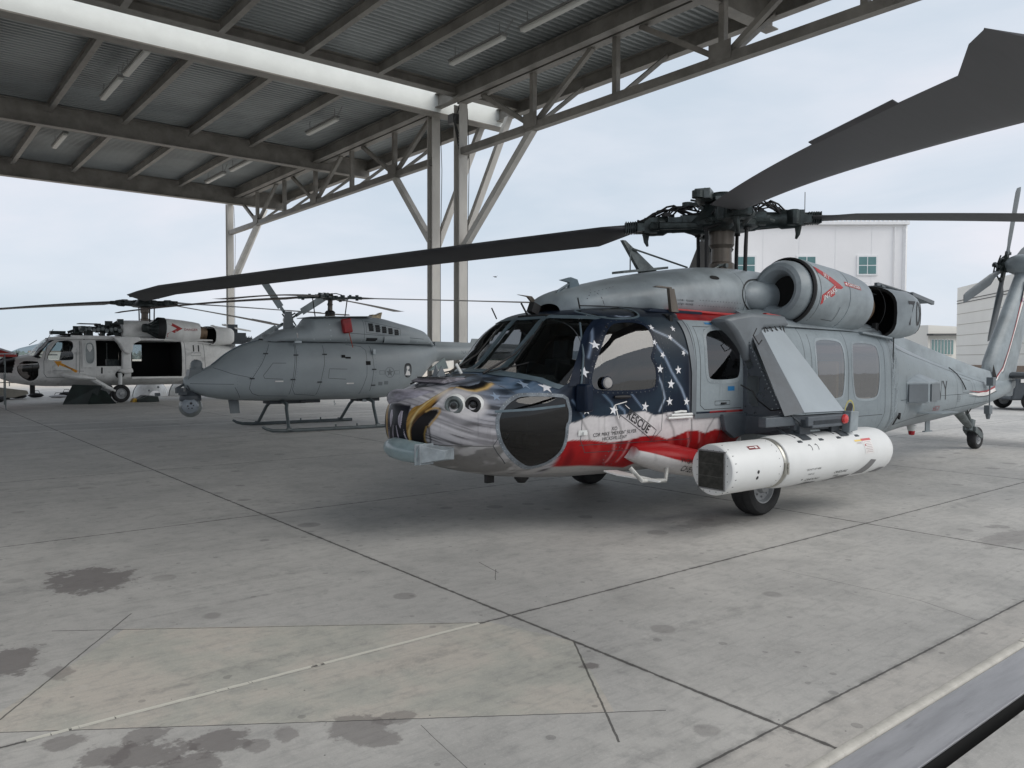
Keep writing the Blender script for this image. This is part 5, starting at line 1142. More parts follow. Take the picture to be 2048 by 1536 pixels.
# windshield posts, frames, wipers
for sg in (-1, 1):
    b = MB(); line_on(b, [(sg * .245, 1.60), (sg * .25, 2.17)], FR, .060, .010); b.build('windshield_post', M_FRAMEB, H1)
    b = MB(); line_on(b, [(sg * 1.035, 1.47), (sg * .955, 1.80), (sg * .85, 2.13)], FR, .035, .010); b.build('windshield_side_post', M_NAVY, H1)
    rv = MB(); rivets_on(rv, [(sg * .245, 1.62), (sg * .25, 2.16)], FR, .06, .006, .012); rivets_on(rv, [(sg * .30, 1.595), (sg * .60, 1.57), (sg * .95, 1.47)], FR, .06, .006, .008); rv.build('post_rivets', M_RIV, H1)
    b = MB(); line_on(b, [(sg * .26, 2.175), (sg * .85, 2.145)], FR, .035, .008); line_on(b, [(sg * .27, 1.598), (sg * .58, 1.570), (sg * .82, 1.53), (sg * .99, 1.46)], FR, .035, .008); b.build_loose('windshield_frame', M_FRAMEB, H1)
    b = MB(); p = FR(sg * .30, 1.57, .02); b.tube([p, FR(sg * .33, 1.75, .05), FR(sg * .36, 1.95, .04)], [.014, .009, .007], 6); b.tube([FR(sg * .40, 1.66, .035), FR(sg * .36, 1.95, .03), FR(sg * .34, 2.10, .03)], .008, 5); b.tube([FR(sg * .31, 1.58, .02), FR(sg * .60, 1.66, .05)], .007, 5); b.build_loose('wiper', M_BLACK, H1)
    b = MB(); Q = [(sg * u, v) for u, v in [(-.0 + .55, 0)]]
    P = [(-3.10, .50), (-2.95, .46), (-2.65, .46), (-2.52, .52), (-2.50, .86), (-2.60, .93), (-2.92, .90), (-3.08, .78)]; T2 = lambda u, v, o=.002: TP(u, sg * v, o)
    fan(b, smooth_poly(P, 2), T2, .004); b.build('eyebrow_window', M_GLASSD, H1); b = MB(); ring_on(b, smooth_poly(P, 2), T2, .02, .008); b.build('eyebrow_window_frame', M_FRAMEB, H1)
b = MB(); line_on(b, [(-.24, 2.165), (.24, 2.165)], FR, .03, .009); line_on(b, [(-.24, 1.605), (.24, 1.605)], FR, .03, .009); b.build_loose('windshield_frame', M_FRAMEB, H1)
b = MB(); b.tube([SP(-3.50, 1.48, .02), SP(-3.40, 1.76, .02), SP(-3.25, 2.08, .02)], .010, 6); b.build('door_edge_strip', M_FRAMEB, H1)
# chin window brace seen through the dark plastic, mirror bracket box on the door post
b = MB(); line_on(b, [(-4.33, 1.245), (-4.0, 1.262), (-3.68, 1.292)], SP, .022, .008); b.build('chin_window_bar', M_FRAMEB, H1)
b = MB(); line_on(b, [(-4.33, 1.245), (-4.0, 1.262), (-3.68, 1.292)], SS, .022, .008); b.build('chin_window_bar', M_FRAMEB, H1)
for sg, fn in ((-1, SP), (1, SS)):
    p = fn(-3.50, 1.36, .06); b = MB(); b.box(p, (.12, .14, .27), Matrix.Rotation(sg * -.15, 3, 'Z')); b.build('hinge_cover', M_NAVY, H1, bevel=.025)
    p = fn(-3.22, 1.50, .025); q = fn(-3.22, 1.50, .06); d = (q - p).normalized(); b = MB(); b.lathe([(0, .05), (.02, .055), (.035, .045), (.04, .001)], p, d, 24); b.build('door_vent', mat('vent_grey', (.35, .34, .33), .4), H1)
    b = MB(); b.lathe([(0, .062), (.012, .066), (.02, .055)], p, d, 24); b.build('door_vent_ring', M_NAVY, H1)
# nose sensors
ae = MB(); c = SP(-4.60, 1.315, .01); n = (SP(-4.60, 1.315, .05) - c).normalized(); ax = Vector((-.75, -.66, 0)).normalized()
for sg in (-1, 1):
    m_ = lambda v: Vector((v[0], -sg * v[1], v[2])); A0 = m_(ax)
    for i, (x, z, r, fnm, mm) in enumerate(((-4.615, 1.312, .072, 'missile_warning_sensor', M_HUB2), (-4.475, 1.318, .060, 'missile_warning_sensor', M_BLACK))):
        p = m_(SP(x, z, -.02)); b = MB(); b.lathe([(0, r + .018), (.045, r + .016), (.052, r), (.050, r * .8), (.03, r * .62), (.045, r * .5), (.05, r * .2), (.05, .001)], p, A0, 28); b.build(fnm, mm, H1, smooth=25)
        b = MB(); b.lathe([(.046, r * .42), (.056, r * .40), (.058, .001)], p, A0, 20); b.build('sensor_lens', M_GLASSD, H1)
        b = MB(); b.lathe([(-.02, r + .035), (.025, r + .028), (.04, r + .014)], p, A0, 28); b.build('sensor_collar', M_WHITE, H1)
b = MB(); b.tube([(-4.69, .42, 1.33), (-4.695, .40, 1.33), (-4.76, .25, 1.33), (-4.78, .05, 1.335), (-4.74, -.15, 1.36), (-4.64, -.30, 1.40)], [.07, .088, .10, .10, .075, .03], 24); b.build('nose_camera_housing', mat('feathered_grey_paint', (.24, .23, .27), .45, 0, .6, 3, stretch=(3, 1, 6)), H1)
b = MB(); b.lathe([(-.06, .058), (-.055, .064), (.02, .064)], (-4.68, .44, 1.33), (.35, -1, 0), 20, cap=True); b.build('camera_lens', M_BLACK, H1)
b = MB(); b.tube([(-4.93, .08, .885), (-4.94, .05, .885), (-4.96, -.06, .885), (-4.97, -.26, .88), (-4.94, -.56, .875)], [.05, .08, .10, .102, .095], 24); b.build('nose_antenna_pod', mat('pale_teal_grey_paint', (.24, .32, .34), .3, 0, .15, 3, coat=.2), H1, smooth=50)
b = MB(); b.add([(-5.0, -.57, .955), (-4.86, -.53, .955), (-4.86, -.53, .79), (-5.0, -.57, .79), (-4.78, -.65, .90), (-4.62, -.56, .91), (-4.62, -.56, .80), (-4.78, -.65, .82)], [(0, 1, 5, 4), (3, 7, 6, 2), (0, 4, 7, 3), (1, 2, 6, 5), (0, 3, 2, 1), (4, 5, 6, 7)]); b.box((-4.95, -.562, .872), (.20, .012, .19)); b.tube([(-5.01, -.59, .965), (-5.01, -.59, .78)], .010, 6); b.build('antenna_bracket', mat('pale_bracket_paint', (.22, .25, .27), .4, 0, .25, 8, dirt=.3), H1, bevel=.008)
b = MB(); b.prism([(-4.60, 1.505), (-4.50, 1.545), (-4.32, 1.55), (-4.26, 1.53), (-4.55, 1.49)], lambda u, v, q: (u, q, v), -.28, .28); b.build('nose_top_shelf', mat('purple_grey_paint', (.19, .18, .205), .5, 0, .4, 9, stretch=(4, 1, 4)), H1, bevel=.01)
b = MB(); b.prism([(-4.46, 1.56), (-4.40, 1.66), (-4.35, 1.56)], lambda u, v, q: (u, q, v), .0, .012); b.prism([(-.08, 0), (0, .12), (.06, 0)], lambda u, v, q: (-4.44 + q, .05 - u * .9, 1.55 + v), 0, .014); b.build('wire_cutter', M_MGREY, H1)
b = MB(); b.tube([(-4.15, .02, 1.58), (-4.19, .06, 1.68)], [.016, .016], 8); b.build('temperature_probe', M_WHITE, H1)
b = MB()
for k in range(9): b.box((-4.52, -.22 + .055 * k, 1.545), (.05, .02, .012))
b.build('shelf_slots', M_BLACK, H1)
b = MB(); b.tube([TP(-4.6, .25, .02), TP(-4.4, .38, .03), TP(-4.1, .5, .03), TP(-3.9, .55, .02), FR(.55, 1.62, .04)], .008, 6); b.build('wiper_hose', M_BLACK, H1)
b = MB(); b.prism([(-4.05, 1.60), (-3.85, 1.74), (-3.80, 1.62)], lambda u, v, q: (u, q, v), .80, .83); b.build('side_mirror', mat('mirror_bracket', (.3, .36, .36), .4), H1)
# antennas and fittings on the roof and belly
b = MB(); b.prism([(-3.30, 2.28), (-3.22, 2.27), (-3.40, 2.44), (-3.60, 2.45), (-3.46, 2.43)], lambda u, v, q: (u + .4, q, v), .30, .33); b.build('blade_antenna', M_MAST, H1)
b = MB(); b.prism([(-2.02, 2.25), (-1.90, 2.25), (-1.98, 2.50), (-2.06, 2.50)], lambda u, v, q: (u, q, v), -.90, -.86); b.prism([(-2.28, 2.505), (-2.02, 2.50), (-2.02, 2.515), (-2.24, 2.52)], lambda u, v, q: (u, q, v), -.90, -.85); b.build('blade_antenna', M_MAST, H1)
b = MB(); b.prism([(-2.62, 2.54), (-2.46, 2.58), (-2.50, 2.66), (-2.60, 2.68), (-2.75, 2.64), (-2.62, 2.62)], lambda u, v, q: (u - .1, q, v - .03), -.02, .02); b.tube([(-3.0, 0, 2.35), (-2.85, 0, 2.5), (-2.7, 0, 2.58)], .015, 6); b.build('cable_deflector', M_FRAMEB, H1)
b = MB(); b.tube([(-3.22, .1, 2.2), (-3.3, .12, 2.34)], .010, 6); b.tube([(-3.02, -.52, 2.26), (-3.07, -.54, 2.37)], .008, 5); b.tube([(-3.35, .5, 2.18), (-3.42, .5, 2.30)], .008, 5); b.box((-3.18, .05, 2.28), (.10, .09, .11), Matrix.Rotation(.4, 3, 'Y')); b.build_loose('roof_probe', M_BLACK, H1)
b = MB(); b.prism([(-1.2, 2.80), (-.9, 2.86), (-1.45, 3.22), (-1.5, 3.22)], lambda u, v, q: (u, q + .12 * (v - 2.8), v), .30, .35); b.prism([(-1.62, 2.79), (-.8, 2.9), (-.8, 2.93), (-1.62, 2.82)], lambda u, v, q: (u, q, v), .22, .42); b.tube([(-1.35, .32, 3.12), (-.45, .2, 2.94)], .012, 6); b.tube([(-1.42, .3, 3.15), (-1.42, .3, 2.82)], .009, 5); b.build('roof_aerial', M_HUB2, H1)
b = MB(); b.tube([(-.22, -.06, 2.90), (-.18, -.10, 2.96), (-.10, -.12, 2.97)], .02, 8); b.lathe([(0, .03), (.03, .03)], (-.10, -.14, 2.96), (0, -1, 0), 10, cap=True); b.tube([(-.30, -.1, 2.90), (-.2, -.1, 2.94)], .014, 6); b.build('cowl_latch', M_HUB2, H1)
CP = lambda x, z, o=.002: C1.side(x, z, o, -1)
CT = lambda x, y, o=.002: C1.top(x, y, o)
b = MB(); fan(b, smooth_poly([(-1.03, 2.685), (-.86, 2.685), (-.86, 2.735), (-1.0, 2.735)], 2), CP, .003); b.build('cowl_vent', M_DEEP, H1)
b = MB(); line_on(b, [(-.45, 2.88), (-.40, 2.18)], CP, .008, .002); line_on(b, [(-2.95, 2.30), (-1.2, 2.28), (-.35, 2.26)], CP, .012, .004); line_on(b, [(-2.75, 2.48), (-2.70, 2.30)], CP, .007, .002); b.build('cowl_seams', M_SEAM, H1)
b = MB()
for z in (2.36, 2.42): rivets_on(b, [(-1.35, z), (-.48, z)], CP, .055, .007, .002)
rivets_on(b, [(-2.90, 2.34), (-2.80, 2.44), (-2.5, 2.52)], CP, .05, .008, .002); rivets_on(b, [(-1.62, 2.31), (-1.60, 2.42)], CP, .05, .010, .002); b.build('cowl_fasteners', M_RIV, H1)
b = MB(); b.prism([(-2.35, 2.255), (-1.45, 2.245), (-1.45, 2.285), (-2.30, 2.295)], lambda u, v, q: (u, q, v - .015), -.86, -.60); b.build('walkway_ledge', M_NAVY, H1, bevel=.01)
b = MB(); b.prism([(-1.85, 2.285), (-.6, 2.26), (-.6, 2.29), (-1.85, 2.315)], lambda u, v, q: (u, q, v - .02), -.84, -.60); b.build('red_walkway_panel', M_RED, H1, bevel=.008)
for sg in (-1, 1):
    b = MB(); b.rings([[(x, sg * y * k, z - dz) for y, z in ((1.06, 2.14), (1.03, 2.20), (.90, 2.27), (.70, 2.36), (.45, 2.36), (.45, 2.1))] for x, k, dz in ((-.55, .93, .03), (-.2, 1, 0), (1.2, 1, .02), (2.0, .99, .05), (2.5, .97, .14))]); b.build('roof_step_fairing', M_GREY, H1, smooth=50)
b = MB(); b.prism([(.02, 2.205), (.30, 2.195), (.36, 2.235), (.30, 2.26), (0, 2.28)], lambda u, v, q: (u - .62, q - .0, v), -1.13, -1.07); b.build('red_roof_flash', M_RED, H1, bevel=.01)
b = MB()
for x in (-.15, 1.6): b.box((x + .55, -.99, 2.19), (.07, .07, .12)); b.tube([(x + .55, -.99, 2.25), (x + .5, -.93, 2.1)], .02, 6)
b.build('cowl_bracket', M_BLACK, H1, bevel=.01)
b = MB(); b.prism([(-3.08, -.95), (-2.93, -.98), (-2.75, -1.42), (-2.80, -1.43), (-3.05, -1.1)], lambda u, v, q: (u, v, .60 - (v + .95) * -.16 + q), 0, .014); b.build('belly_antenna', M_WHITE, H1)
b = MB(); b.box((-3.9, -.12, .52), (.09, .05, .12)); b.lathe([(0, .02), (.0, .08), (.06, .075), (.1, .04)], (-3.62, -.3, .56), (0, 0, -1), 14, cap=True); b.build_loose('belly_sensor', M_BLACK, H1)
b = MB(); b.tube([(-2.98, -1.22, .66), (-2.92, -1.32, .54), (-2.62, -1.36, .52), (-2.50, -1.28, .68)], .022, 10); b.build('boarding_step', mat('worn_step_paint', (.5, .5, .47), .5, 0, .3, 12, dirt=.5), H1)
b = MB(); b.lathe([(0, .075), (.03, .08), (.10, .06), (.11, .001)], (5.02, -.16, .62), (0, 0, -1), 16, cap=True); b.build('beacon_base', M_WHITE, H1)
b = MB(); b.lathe([(.08, .05), (.11, .055), (.17, .045), (.18, .001)], (5.02, -.16, .62), (0, 0, -1), 16); b.build('red_beacon', mat('red_beacon_lens', (.45, .02, .03), .2), H1)
b = MB(); b.box((5.95, 0, .60), (.16, .02, .30)); b.box((5.95, 0, .45), (.28, .05, .02)); b.build('belly_blade_antenna', M_GREY, H1)
b = MB(); b.prism([(3.45, 0), (4.35, 0), (4.28, -.30), (3.7, -.30)], lambda u, v, q: (u + .35, v - .78, .90 + q), 0, .012); b.build('side_strake', M_GREY, H1)
# counter-measure box on the boom
for sg in (-1, 1):
    b = MB(); R = []
    for z, e in ((1.09, .05), (1.40, 0)): R.append([(2.98 + e, sg * .72, z), (2.98 + e, sg * 1.03, z), (3.42, sg * 1.17, z), (4.0 - e, sg * 1.05, z), (4.05, sg * .66, z)])
    R.append([(3.30, sg * .76, 1.52), (3.35, sg * .84, 1.52), (3.52, sg * .88, 1.52), (3.8, sg * .84, 1.52), (3.85, sg * .74, 1.52)])
    b.rings(R, cap=True); bx = b.build('dispenser_box', M_GREY, H1, smooth=0, bevel=.008)
    b = MB(); off = lambda a, c2, s_, z: None
    for (xa, ya), (xb, yb) in (((3.03, 1.05), (3.37, 1.165)), ((3.47, 1.17), (3.95, 1.075))):
        d = Vector((xb - xa, yb - ya, 0)).normalized(); n2 = Vector((-d.y, d.x, 0)) * .012
        vs = [Vector((xa, ya, 1.115)), Vector((xb, yb, 1.115)), Vector((xb, yb, 1.375)), Vector((xa, ya, 1.375))]; vs = [v + n2 for v in vs] + [v - n2 * .5 for v in vs]; vs = [Vector((v.x, sg * v.y, v.z)) for v in vs]
        b.add(vs, [(0, 1, 2, 3), (4, 7, 6, 5), (0, 4, 5, 1), (1, 5, 6, 2), (2, 6, 7, 3), (3, 7, 4, 0)])
    b.build('dispenser_face', M_MGREY, bx)
# small kit on the boom: sensor on a stalk, hooks, handle, lanyard
b = MB(); b.box((7.55, -.42, 1.33), (.13, .12, .16)); b.tube([(7.55, -.40, 1.25), (7.55, -.40, .82)], .014, 6); b.box((7.55, -.38, .80), (.14, .10, .16)); b.lathe([(0, .05), (.1, .03)], (7.55, -.38, .72), (0, 0, -1), 10, cap=True); b.build('boom_sensor', M_MGREY, H1, bevel=.012)
b = MB(); b.tube([SP(5.9 + .02 * k, 1.585 - .018 * k, .02) for k in range(0, 22, 3)], .009, 5); b.tube([SP(6.75, .83, .02), SP(6.82, .80, .06), SP(6.9, .85, .02)], .01, 5); b.tube([(2.42, -1.12, 2.05), (2.35, -1.15, 1.6)], .008, 5); b.tube([SP(2.62, .98, .03), SP(2.60, .90, .05)], .02, 6); b.tube([SP(2.60, .96, .03), SP(2.50, .82, .03)], .010, 5); b.build_loose('cable', M_BLACK, H1)
b = MB(); rnd = random.Random(12)
for k in range(16): x = 2.35 + rnd.uniform(-.05, .18); z = 1.9 - k * .07; b.tube([SP(x, z, .008), SP(x + .03, z - .08, .02), SP(x + .01, z - .14, .008)], .004, 4)
b.build('tail_lacing', M_RIVL, H1)
b = MB(); fan(b, [(7.93, 1.60), (8.12, 1.32), (7.98, 1.30), (7.88, 1.44)], lambda x, z, o=.0: Vector((x + .4, -.155, z + .05)), 0); b.build('boom_louvre', M_DEEP, H1)
# ribbon stripe and checker patch on the fin
def finp(u, v, o=.002):
    w = .15; xl = np.interp(v, [1.0, 1.33, 1.72, 3.42], [8.9, 8.25, 8.33, 9.82]); xt = np.interp(v, [.95, 1.0, 1.75, 3.45], [9.5, 9.7, 9.95, 10.85]); c = max(.1, xt - xl); q = (u - xl) / c
    if v > 1.25 and q > .02: return Vector((u, -w * float(np.interp(q, [0, .03, .12, .3, .6, 1], [0, .45, .85, 1, .75, .06])) - .004 - o, v))
    p = S1.side(u, v, .004 + o, -1); return p if p.y < -.01 else Vector((u, -.17 - o, v))
RB1 = [(6.55, 1.13), (7.1, 1.095), (7.6, 1.10), (8.1, 1.17), (8.5, 1.32), (8.82, 1.55), (9.10, 1.90), (9.40, 2.40), (9.72, 2.95)]
for dz, w, mm, nm in ((0, .085, M_TXTW, 'white_ribbon'), (.05, .030, M_TXTR, 'red_ribbon'), (-.045, .016, M_TXTK, 'black_ribbon')):
    b = MB(); pts = [(x - dz * .7 * (k / 8), z + dz * (1 - .35 * k / 8)) for k, (x, z) in enumerate(RB1)]; n = len(pts); vs = []
    for i, p in enumerate(pts):
        a = pts[max(0, i - 1)]; c_ = pts[min(n - 1, i + 1)]; tx, ty = c_[0] - a[0], c_[1] - a[1]; L_ = math.hypot(tx, ty); ww = w * min(1, .12 + .5 * i) / 2; o = .004 if mm != M_TXTW else .002
        vs += [finp(p[0] - ty / L_ * ww, p[1] + tx / L_ * ww, o), finp(p[0] + ty / L_ * ww, p[1] - tx / L_ * ww, o)]
    b.add(vs, [(2 * i, 2 * i + 1, 2 * i + 3, 2 * i + 2) for i in range(n - 1)]); b.build(nm, mm, H1)
b = MB(); b.add([Vector((9.62, -.17, 2.95)), Vector((10.35, -.12, 2.95)), Vector((10.6, -.1, 3.4)), Vector((9.86, -.16, 3.4))], [(0, 1, 2, 3)])
m, N, b_ = new_mat('fin_checker'); ck = N.noise(N.coord('Object'), 7, 2); N._in(b_.inputs['Base Color'], N.mix(N.ramp(ck, .5, .56), (.75, .72, .66), (.35, .22, .30))); b.build('fin_emblem', m, H1)
# stars
b = MB()
for (x, z, r, ro) in ((-3.439, 1.605, .055, .3), (-3.26, 1.871, .05, .2), (-3.44, 1.24, .050, 0), (-3.12, 1.232, .055, .2), (-2.705, 1.254, .052, .15), (-2.492, 1.633, .048, .1), (-2.225, 1.621, .05, -.1), (-2.335, 1.476, .055, .1), (-2.355, 1.295, .05, -.1),
                      (-2.096, 1.287, .048, .1), (-2.13, 1.80, .036, .4), (-2.20, 2.055, .036, .2), (-2.29, 1.96, .036, .5), (-2.53, 1.905, .036, .4), (-2.444, 1.777, .038, .5), (-2.50, 2.06, .036, .4), (-3.81, 1.461, .055, .2)): fan(b, star_pts(x, z, r, ro), SP, .0035); fan(b, star_pts(x, z, r, ro), SS, .0035)
b.build('stars', M_STAR, H1, recalc=False)
b = MB()
for (y, z, r, ro) in ((-.52, 2.163, .024, .2), (-.72, 2.152, .026, 0)): fan(b, star_pts(y, z, r, ro), FR, .006)
b.build('stars', M_STAR, H1, recalc=False)
b = MB()
for (x, z, r, ro) in ((-3.97, 1.487, .045, .2), (-4.28, 1.38, .042, .1)): fan(b, star_pts(x, z, r, ro), SP, .003)
b.build('faded_stars', mat('faded_star_paint', (.25, .32, .42), .5), H1, recalc=False)
# lettering
def side_text(name, s, m, size, cx, cz, ang=0, sp=1.0, sx=1.0, stroke=0.0, surf=None, parent=None, off=.004, slant=0):
    ca, sa = math.cos(ang), math.sin(ang); f = surf or SP
    return text_obj(name, s, m, size, lambda u, v: f(cx + (u * sx + slant * v) * ca - v * sa, cz + (u * sx + slant * v) * sa + v * ca, off), parent or H1, spacing=sp, stroke=stroke)
side_text('rescue_lettering', 'RESCUE', M_TXTK, .115, -2.79, 1.098, -math.atan2(.327, .546), 1.05, .86, .002)
a = -math.atan2(.327, .546); ca, sa = math.cos(a), math.sin(a); b = MB(); RO = lambda u, v: (-2.79 + u * ca - v * sa, 1.098 + u * sa + v * ca)
line_on(b, [RO(*p) for p in [(-.25, -.055), (.27, -.055), (.27, .055), (-.25, .055), (-.25, .055)]], SP, .006, .0035); line_on(b, [RO(*p) for p in [(-.25, -.055), (-.25, -.10), (-.36, .0), (-.25, .10), (-.25, .055)]], SP, .010, .0035); b.build('rescue_arrow', M_TXTK, H1)
b = MB(); line_on(b, [RO(*p) for p in [(-.25, -.10), (-.36, .0), (-.25, .10)]], SP, .010, .0045); line_on(b, [RO(*p) for p in [(-.25, .06), (-.18, .055)]], SP, .006, .0045); b.build('rescue_arrow', M_TXTW, H1)
side_text('name_lettering', 'XO', M_TXTK, .055, -3.10, 1.048, 0, 1.05, .85)
side_text('name_lettering', 'CDR MIKE "MERKIN" SILVER', M_TXTK, .052, -3.08, 1.002, .04, 1.06, .80)
side_text('name_lettering', 'HICKSVILLE NY', M_TXTK, .052, -3.08, .955, .04, 1.06, .82)
side_text('navy_lettering', 'NAVY', M_TXTK, .46, 4.78, 1.215, -.02, 1.05, .95, 0, slant=-.12)
side_text('squadron_lettering', 'HSC-21', M_TXTR, .115, 4.88, .93, 0, 1.0, .95, 0)
side_text('warning_lettering', 'WARNING', M_SEAM, .035, .95, 1.10, 0, 1.0, 1.0)
for k in range(5): side_text('stencil_lettering', 'NO STEP  NO PUSH', M_RIV, .022, 6.0, 1.12 - .028 * k, 0)
for z in (2.405, 2.365): side_text('stencil_lettering', 'LATCH   RELEASE', M_RIV, .03, -1.55 if z > 2.4 else -1.55, z, 0, 1, 1.2, surf=CP, off=.003)
# chevron on the engine nacelle
AXN = Vector((1, 0, -.075)).normalized(); C0N = Vector((0, -.86, 2.60))
def nac(s_, th, o=.003):
    r = float(np.interp(s_, [.16, .22, .30, .95, 1.5, 1.9, 2.08], [.405, .425, .432, .425, .40, .37, .345])) + o; a = math.radians(th); return C0N + AXN * s_ + Vector((0, -math.cos(a) * r, math.sin(a) * r))
b = MB()
def quadn(p, q, r_, s_, n=12):
    vs = []
    for i in range(n + 1):
        for j in range(3):
            u, v = i / n, j / 2; A_ = (p[0] + (q[0] - p[0]) * u, p[1] + (q[1] - p[1]) * u); B_ = (s_[0] + (r_[0] - s_[0]) * u, s_[1] + (r_[1] - s_[1]) * u); vs.append(nac(A_[0] + (B_[0] - A_[0]) * v, A_[1] + (B_[1] - A_[1]) * v))
    b.add(vs, [(i * 3 + j, (i + 1) * 3 + j, (i + 1) * 3 + j + 1, i * 3 + j + 1) for i in range(n) for j in range(2)])
quadn((.286, 46), (.80, 14.5), (.585, 14.5), (.286, 32)); quadn((.585, 14.5), (.80, 14.5), (.30, -23), (.29, -7)); b.build('jet_intake_chevron', M_RED, H1)
text_obj('intake_lettering', 'INTAKE', M_TXTW, .095, lambda u, v: nac(.475 + u * .87 - v * .49, -1.5 + (u * .49 + v * .87) / .0075, .006), H1)
text_obj('intake_lettering', 'JET', M_TXTW, .09, lambda u, v: nac(.46 + u * .91 + v * .41, 27.5 + (-u * .41 + v * .91) / .0075, .006), H1)
b = MB(); n_ = 8; vs = [nac(.87 + .42 * i / n_, 23 + j * 8 - 4) for i in range(n_ + 1) for j in (0, 1)]; b.add(vs, [(2 * i, 2 * i + 2, 2 * i + 3, 2 * i + 1) for i in range(n_)]); b.build('danger_label', M_RED, H1)
text_obj('danger_lettering', 'DANGER', M_TXTW, .068, lambda u, v: nac(1.11 + u * 1.15, 23 + v * 135, .006), H1, stroke=.001)
b = MB(); vs = [nac(.88 + .05 * i, 23 + j) for i, j in ((0, 0), (1, 3), (1, -3))]; b.add(vs, [(0, 1, 2)]); b.build('danger_arrow', M_TXTW, H1)
def seamn(pts, w=.007):
    vs = []
    for i, p in enumerate(pts):
        q = pts[min(i + 1, len(pts) - 1)]; r_ = pts[max(i - 1, 0)]; ds, dt = q[0] - r_[0], (q[1] - r_[1]) * .0075; L_ = math.hypot(ds, dt); vs += [nac(p[0] - dt / L_ * w / 2, p[1] + ds / L_ * w / 2 / .0075), nac(p[0] + dt / L_ * w / 2, p[1] - ds / L_ * w / 2 / .0075)]
    return vs
b = MB()
for pts in ([(.27, a_) for a_ in range(-90, 100, 6)], [(.02 + 1.95, a_) for a_ in range(-90, 100, 6)], [(.75, -20 - k * 3) for k in range(10)] , [(.75 - .05 * k, -48) for k in range(6)]): vs = seamn(pts); n_ = len(pts); b.add(vs, [(2 * i, 2 * i + 1, 2 * i + 3, 2 * i + 2) for i in range(n_ - 1)])
b.build('nacelle_seams', M_SEAM, H1)
# side number on the exhaust
def shp(u, v, o=.004):
    t = v / .33; cc = Vector((u, 0, 2.37 + v)); w = .385 * (max(0.0, 1 - abs(t) ** (1 / .31)) ** .31 if abs(t) < 1 else 0); return Vector((u, -(.985 + w) - o, 2.37 + v))
EX = MB(); 
exo = [o for o in H1.children if o.name.startswith('exhaust_shroud')][0]; _me = exo.data; _b = BVHTree.FromPolygons([v.co for v in _me.vertices], [tuple(p.vertices) for p in _me.polygons])
def shp(u, v):
    h = _b.ray_cast(Vector((u, -3, v)), Vector((0, 1, 0))); return (h[0] + Vector((0, -.006, 0))) if h[0] is not None else Vector((u, -1.3, v))
text_obj('side_number', '70', M_TXTK, .50, lambda u, v: shp(2.70 + u * .86, 2.37 + v), H1, spacing=.95)
b = MB(); ringp = [shp(2.93, z) for z in np.linspace(2.08, 2.64, 14)]; b.tube(ringp, .008, 5); b.build('shroud_edge', M_BLACK, H1)
# main gear: drag beam fairing, strut, wheels
for sg in (-1, 1):
    b = MB(); R = []
    P0 = Vector((-2.85, sg * 1.08, .80)); P1 = Vector((-1.35, sg * 1.36, .50))
    for i in range(91):
        t_ = i / 90; c_ = P0 + (P1 - P0) * t_; ry = .20 * math.sin(PI * min(1, (t_ * 1.25 + .06)) ** .7) + .05; rz = .145 * (math.sin(PI * min(.5, t_ * 1.2 + .08)) ** .8) * (1 - .25 * t_) + .02
        if t_ > .5: ry = max(ry, .10)
        R.append([(c_.x + .02 * math.sin(a_), c_.y + ry * math.cos(a_), c_.z + rz * math.sin(a_)) for a_ in [2 * PI * k / 96 for k in range(96)]])
    b.rings(R); o = b.build('drag_beam_fairing', M_HULL, H1, smooth=60); me = o.data
    co = np.zeros(len(me.vertices) * 3); me.vertices.foreach_get('co', co); co = co.reshape(-1, 3); ctr = .80 - .2 * (co[:, 0] + 2.85); hgt = co[:, 2] - ctr
    cl = mixc(np.tile(lin((.60, .58, .57)), (len(co), 1)), np.tile(lin((.33, .014, .016)), (len(co), 1)), sst(hgt - .005 - .018 * np.sin((co[:, 0]) * 6), -.006, .006)); at = me.color_attributes.new('paint', 'FLOAT_COLOR', 'POINT'); q = np.ones((len(co), 4), np.float32); q[:, :3] = cl; at.data.foreach_set('color', q.ravel())
    wheel(H1, (-1.11, sg * 1.36, .33), .33, .27, (0, 1, 0), 'main_wheel')
    b = MB(); b.tube([(-1.11, sg * 1.20, .33), (-1.11, sg * 1.10, .62), (-1.10, sg * 1.06, 1.0)], [.05, .045, .07], 12); b.tube([(-1.9, sg * 1.25, .58), (-1.11, sg * 1.22, .36)], [.08, .06], 10); b.tube([(-1.11, sg * 1.15, .33), (-1.11, sg * 1.36, .33)], .05, 10); b.build('landing_gear_leg', M_WHITE, H1)
_dr = [o for o in H1.children if o.name.startswith('drag_beam_fairing')][0]; _bd = BVHTree.FromPolygons([v.co for v in _dr.data.vertices], [tuple(p.vertices) for p in _dr.data.polygons])
def dbp(x, z):
    h = _bd.ray_cast(Vector((x, -3, z)), Vector((0, 1, 0))); return (h[0] + Vector((0, -.005, 0))) if h[0] is not None else Vector((x, -1.4, z))
text_obj('gear_lettering', 'CHEST', M_TXTK, .085, lambda u, v: dbp(-2.40 + u * .85, .625 - u * .18 + v), H1, align='LEFT')
text_obj('gear_lettering', 'VVGPO L', M_TXTK, .07, lambda u, v: dbp(-2.44 + u * .85, .715 - u * .18 + v), H1, align='LEFT')
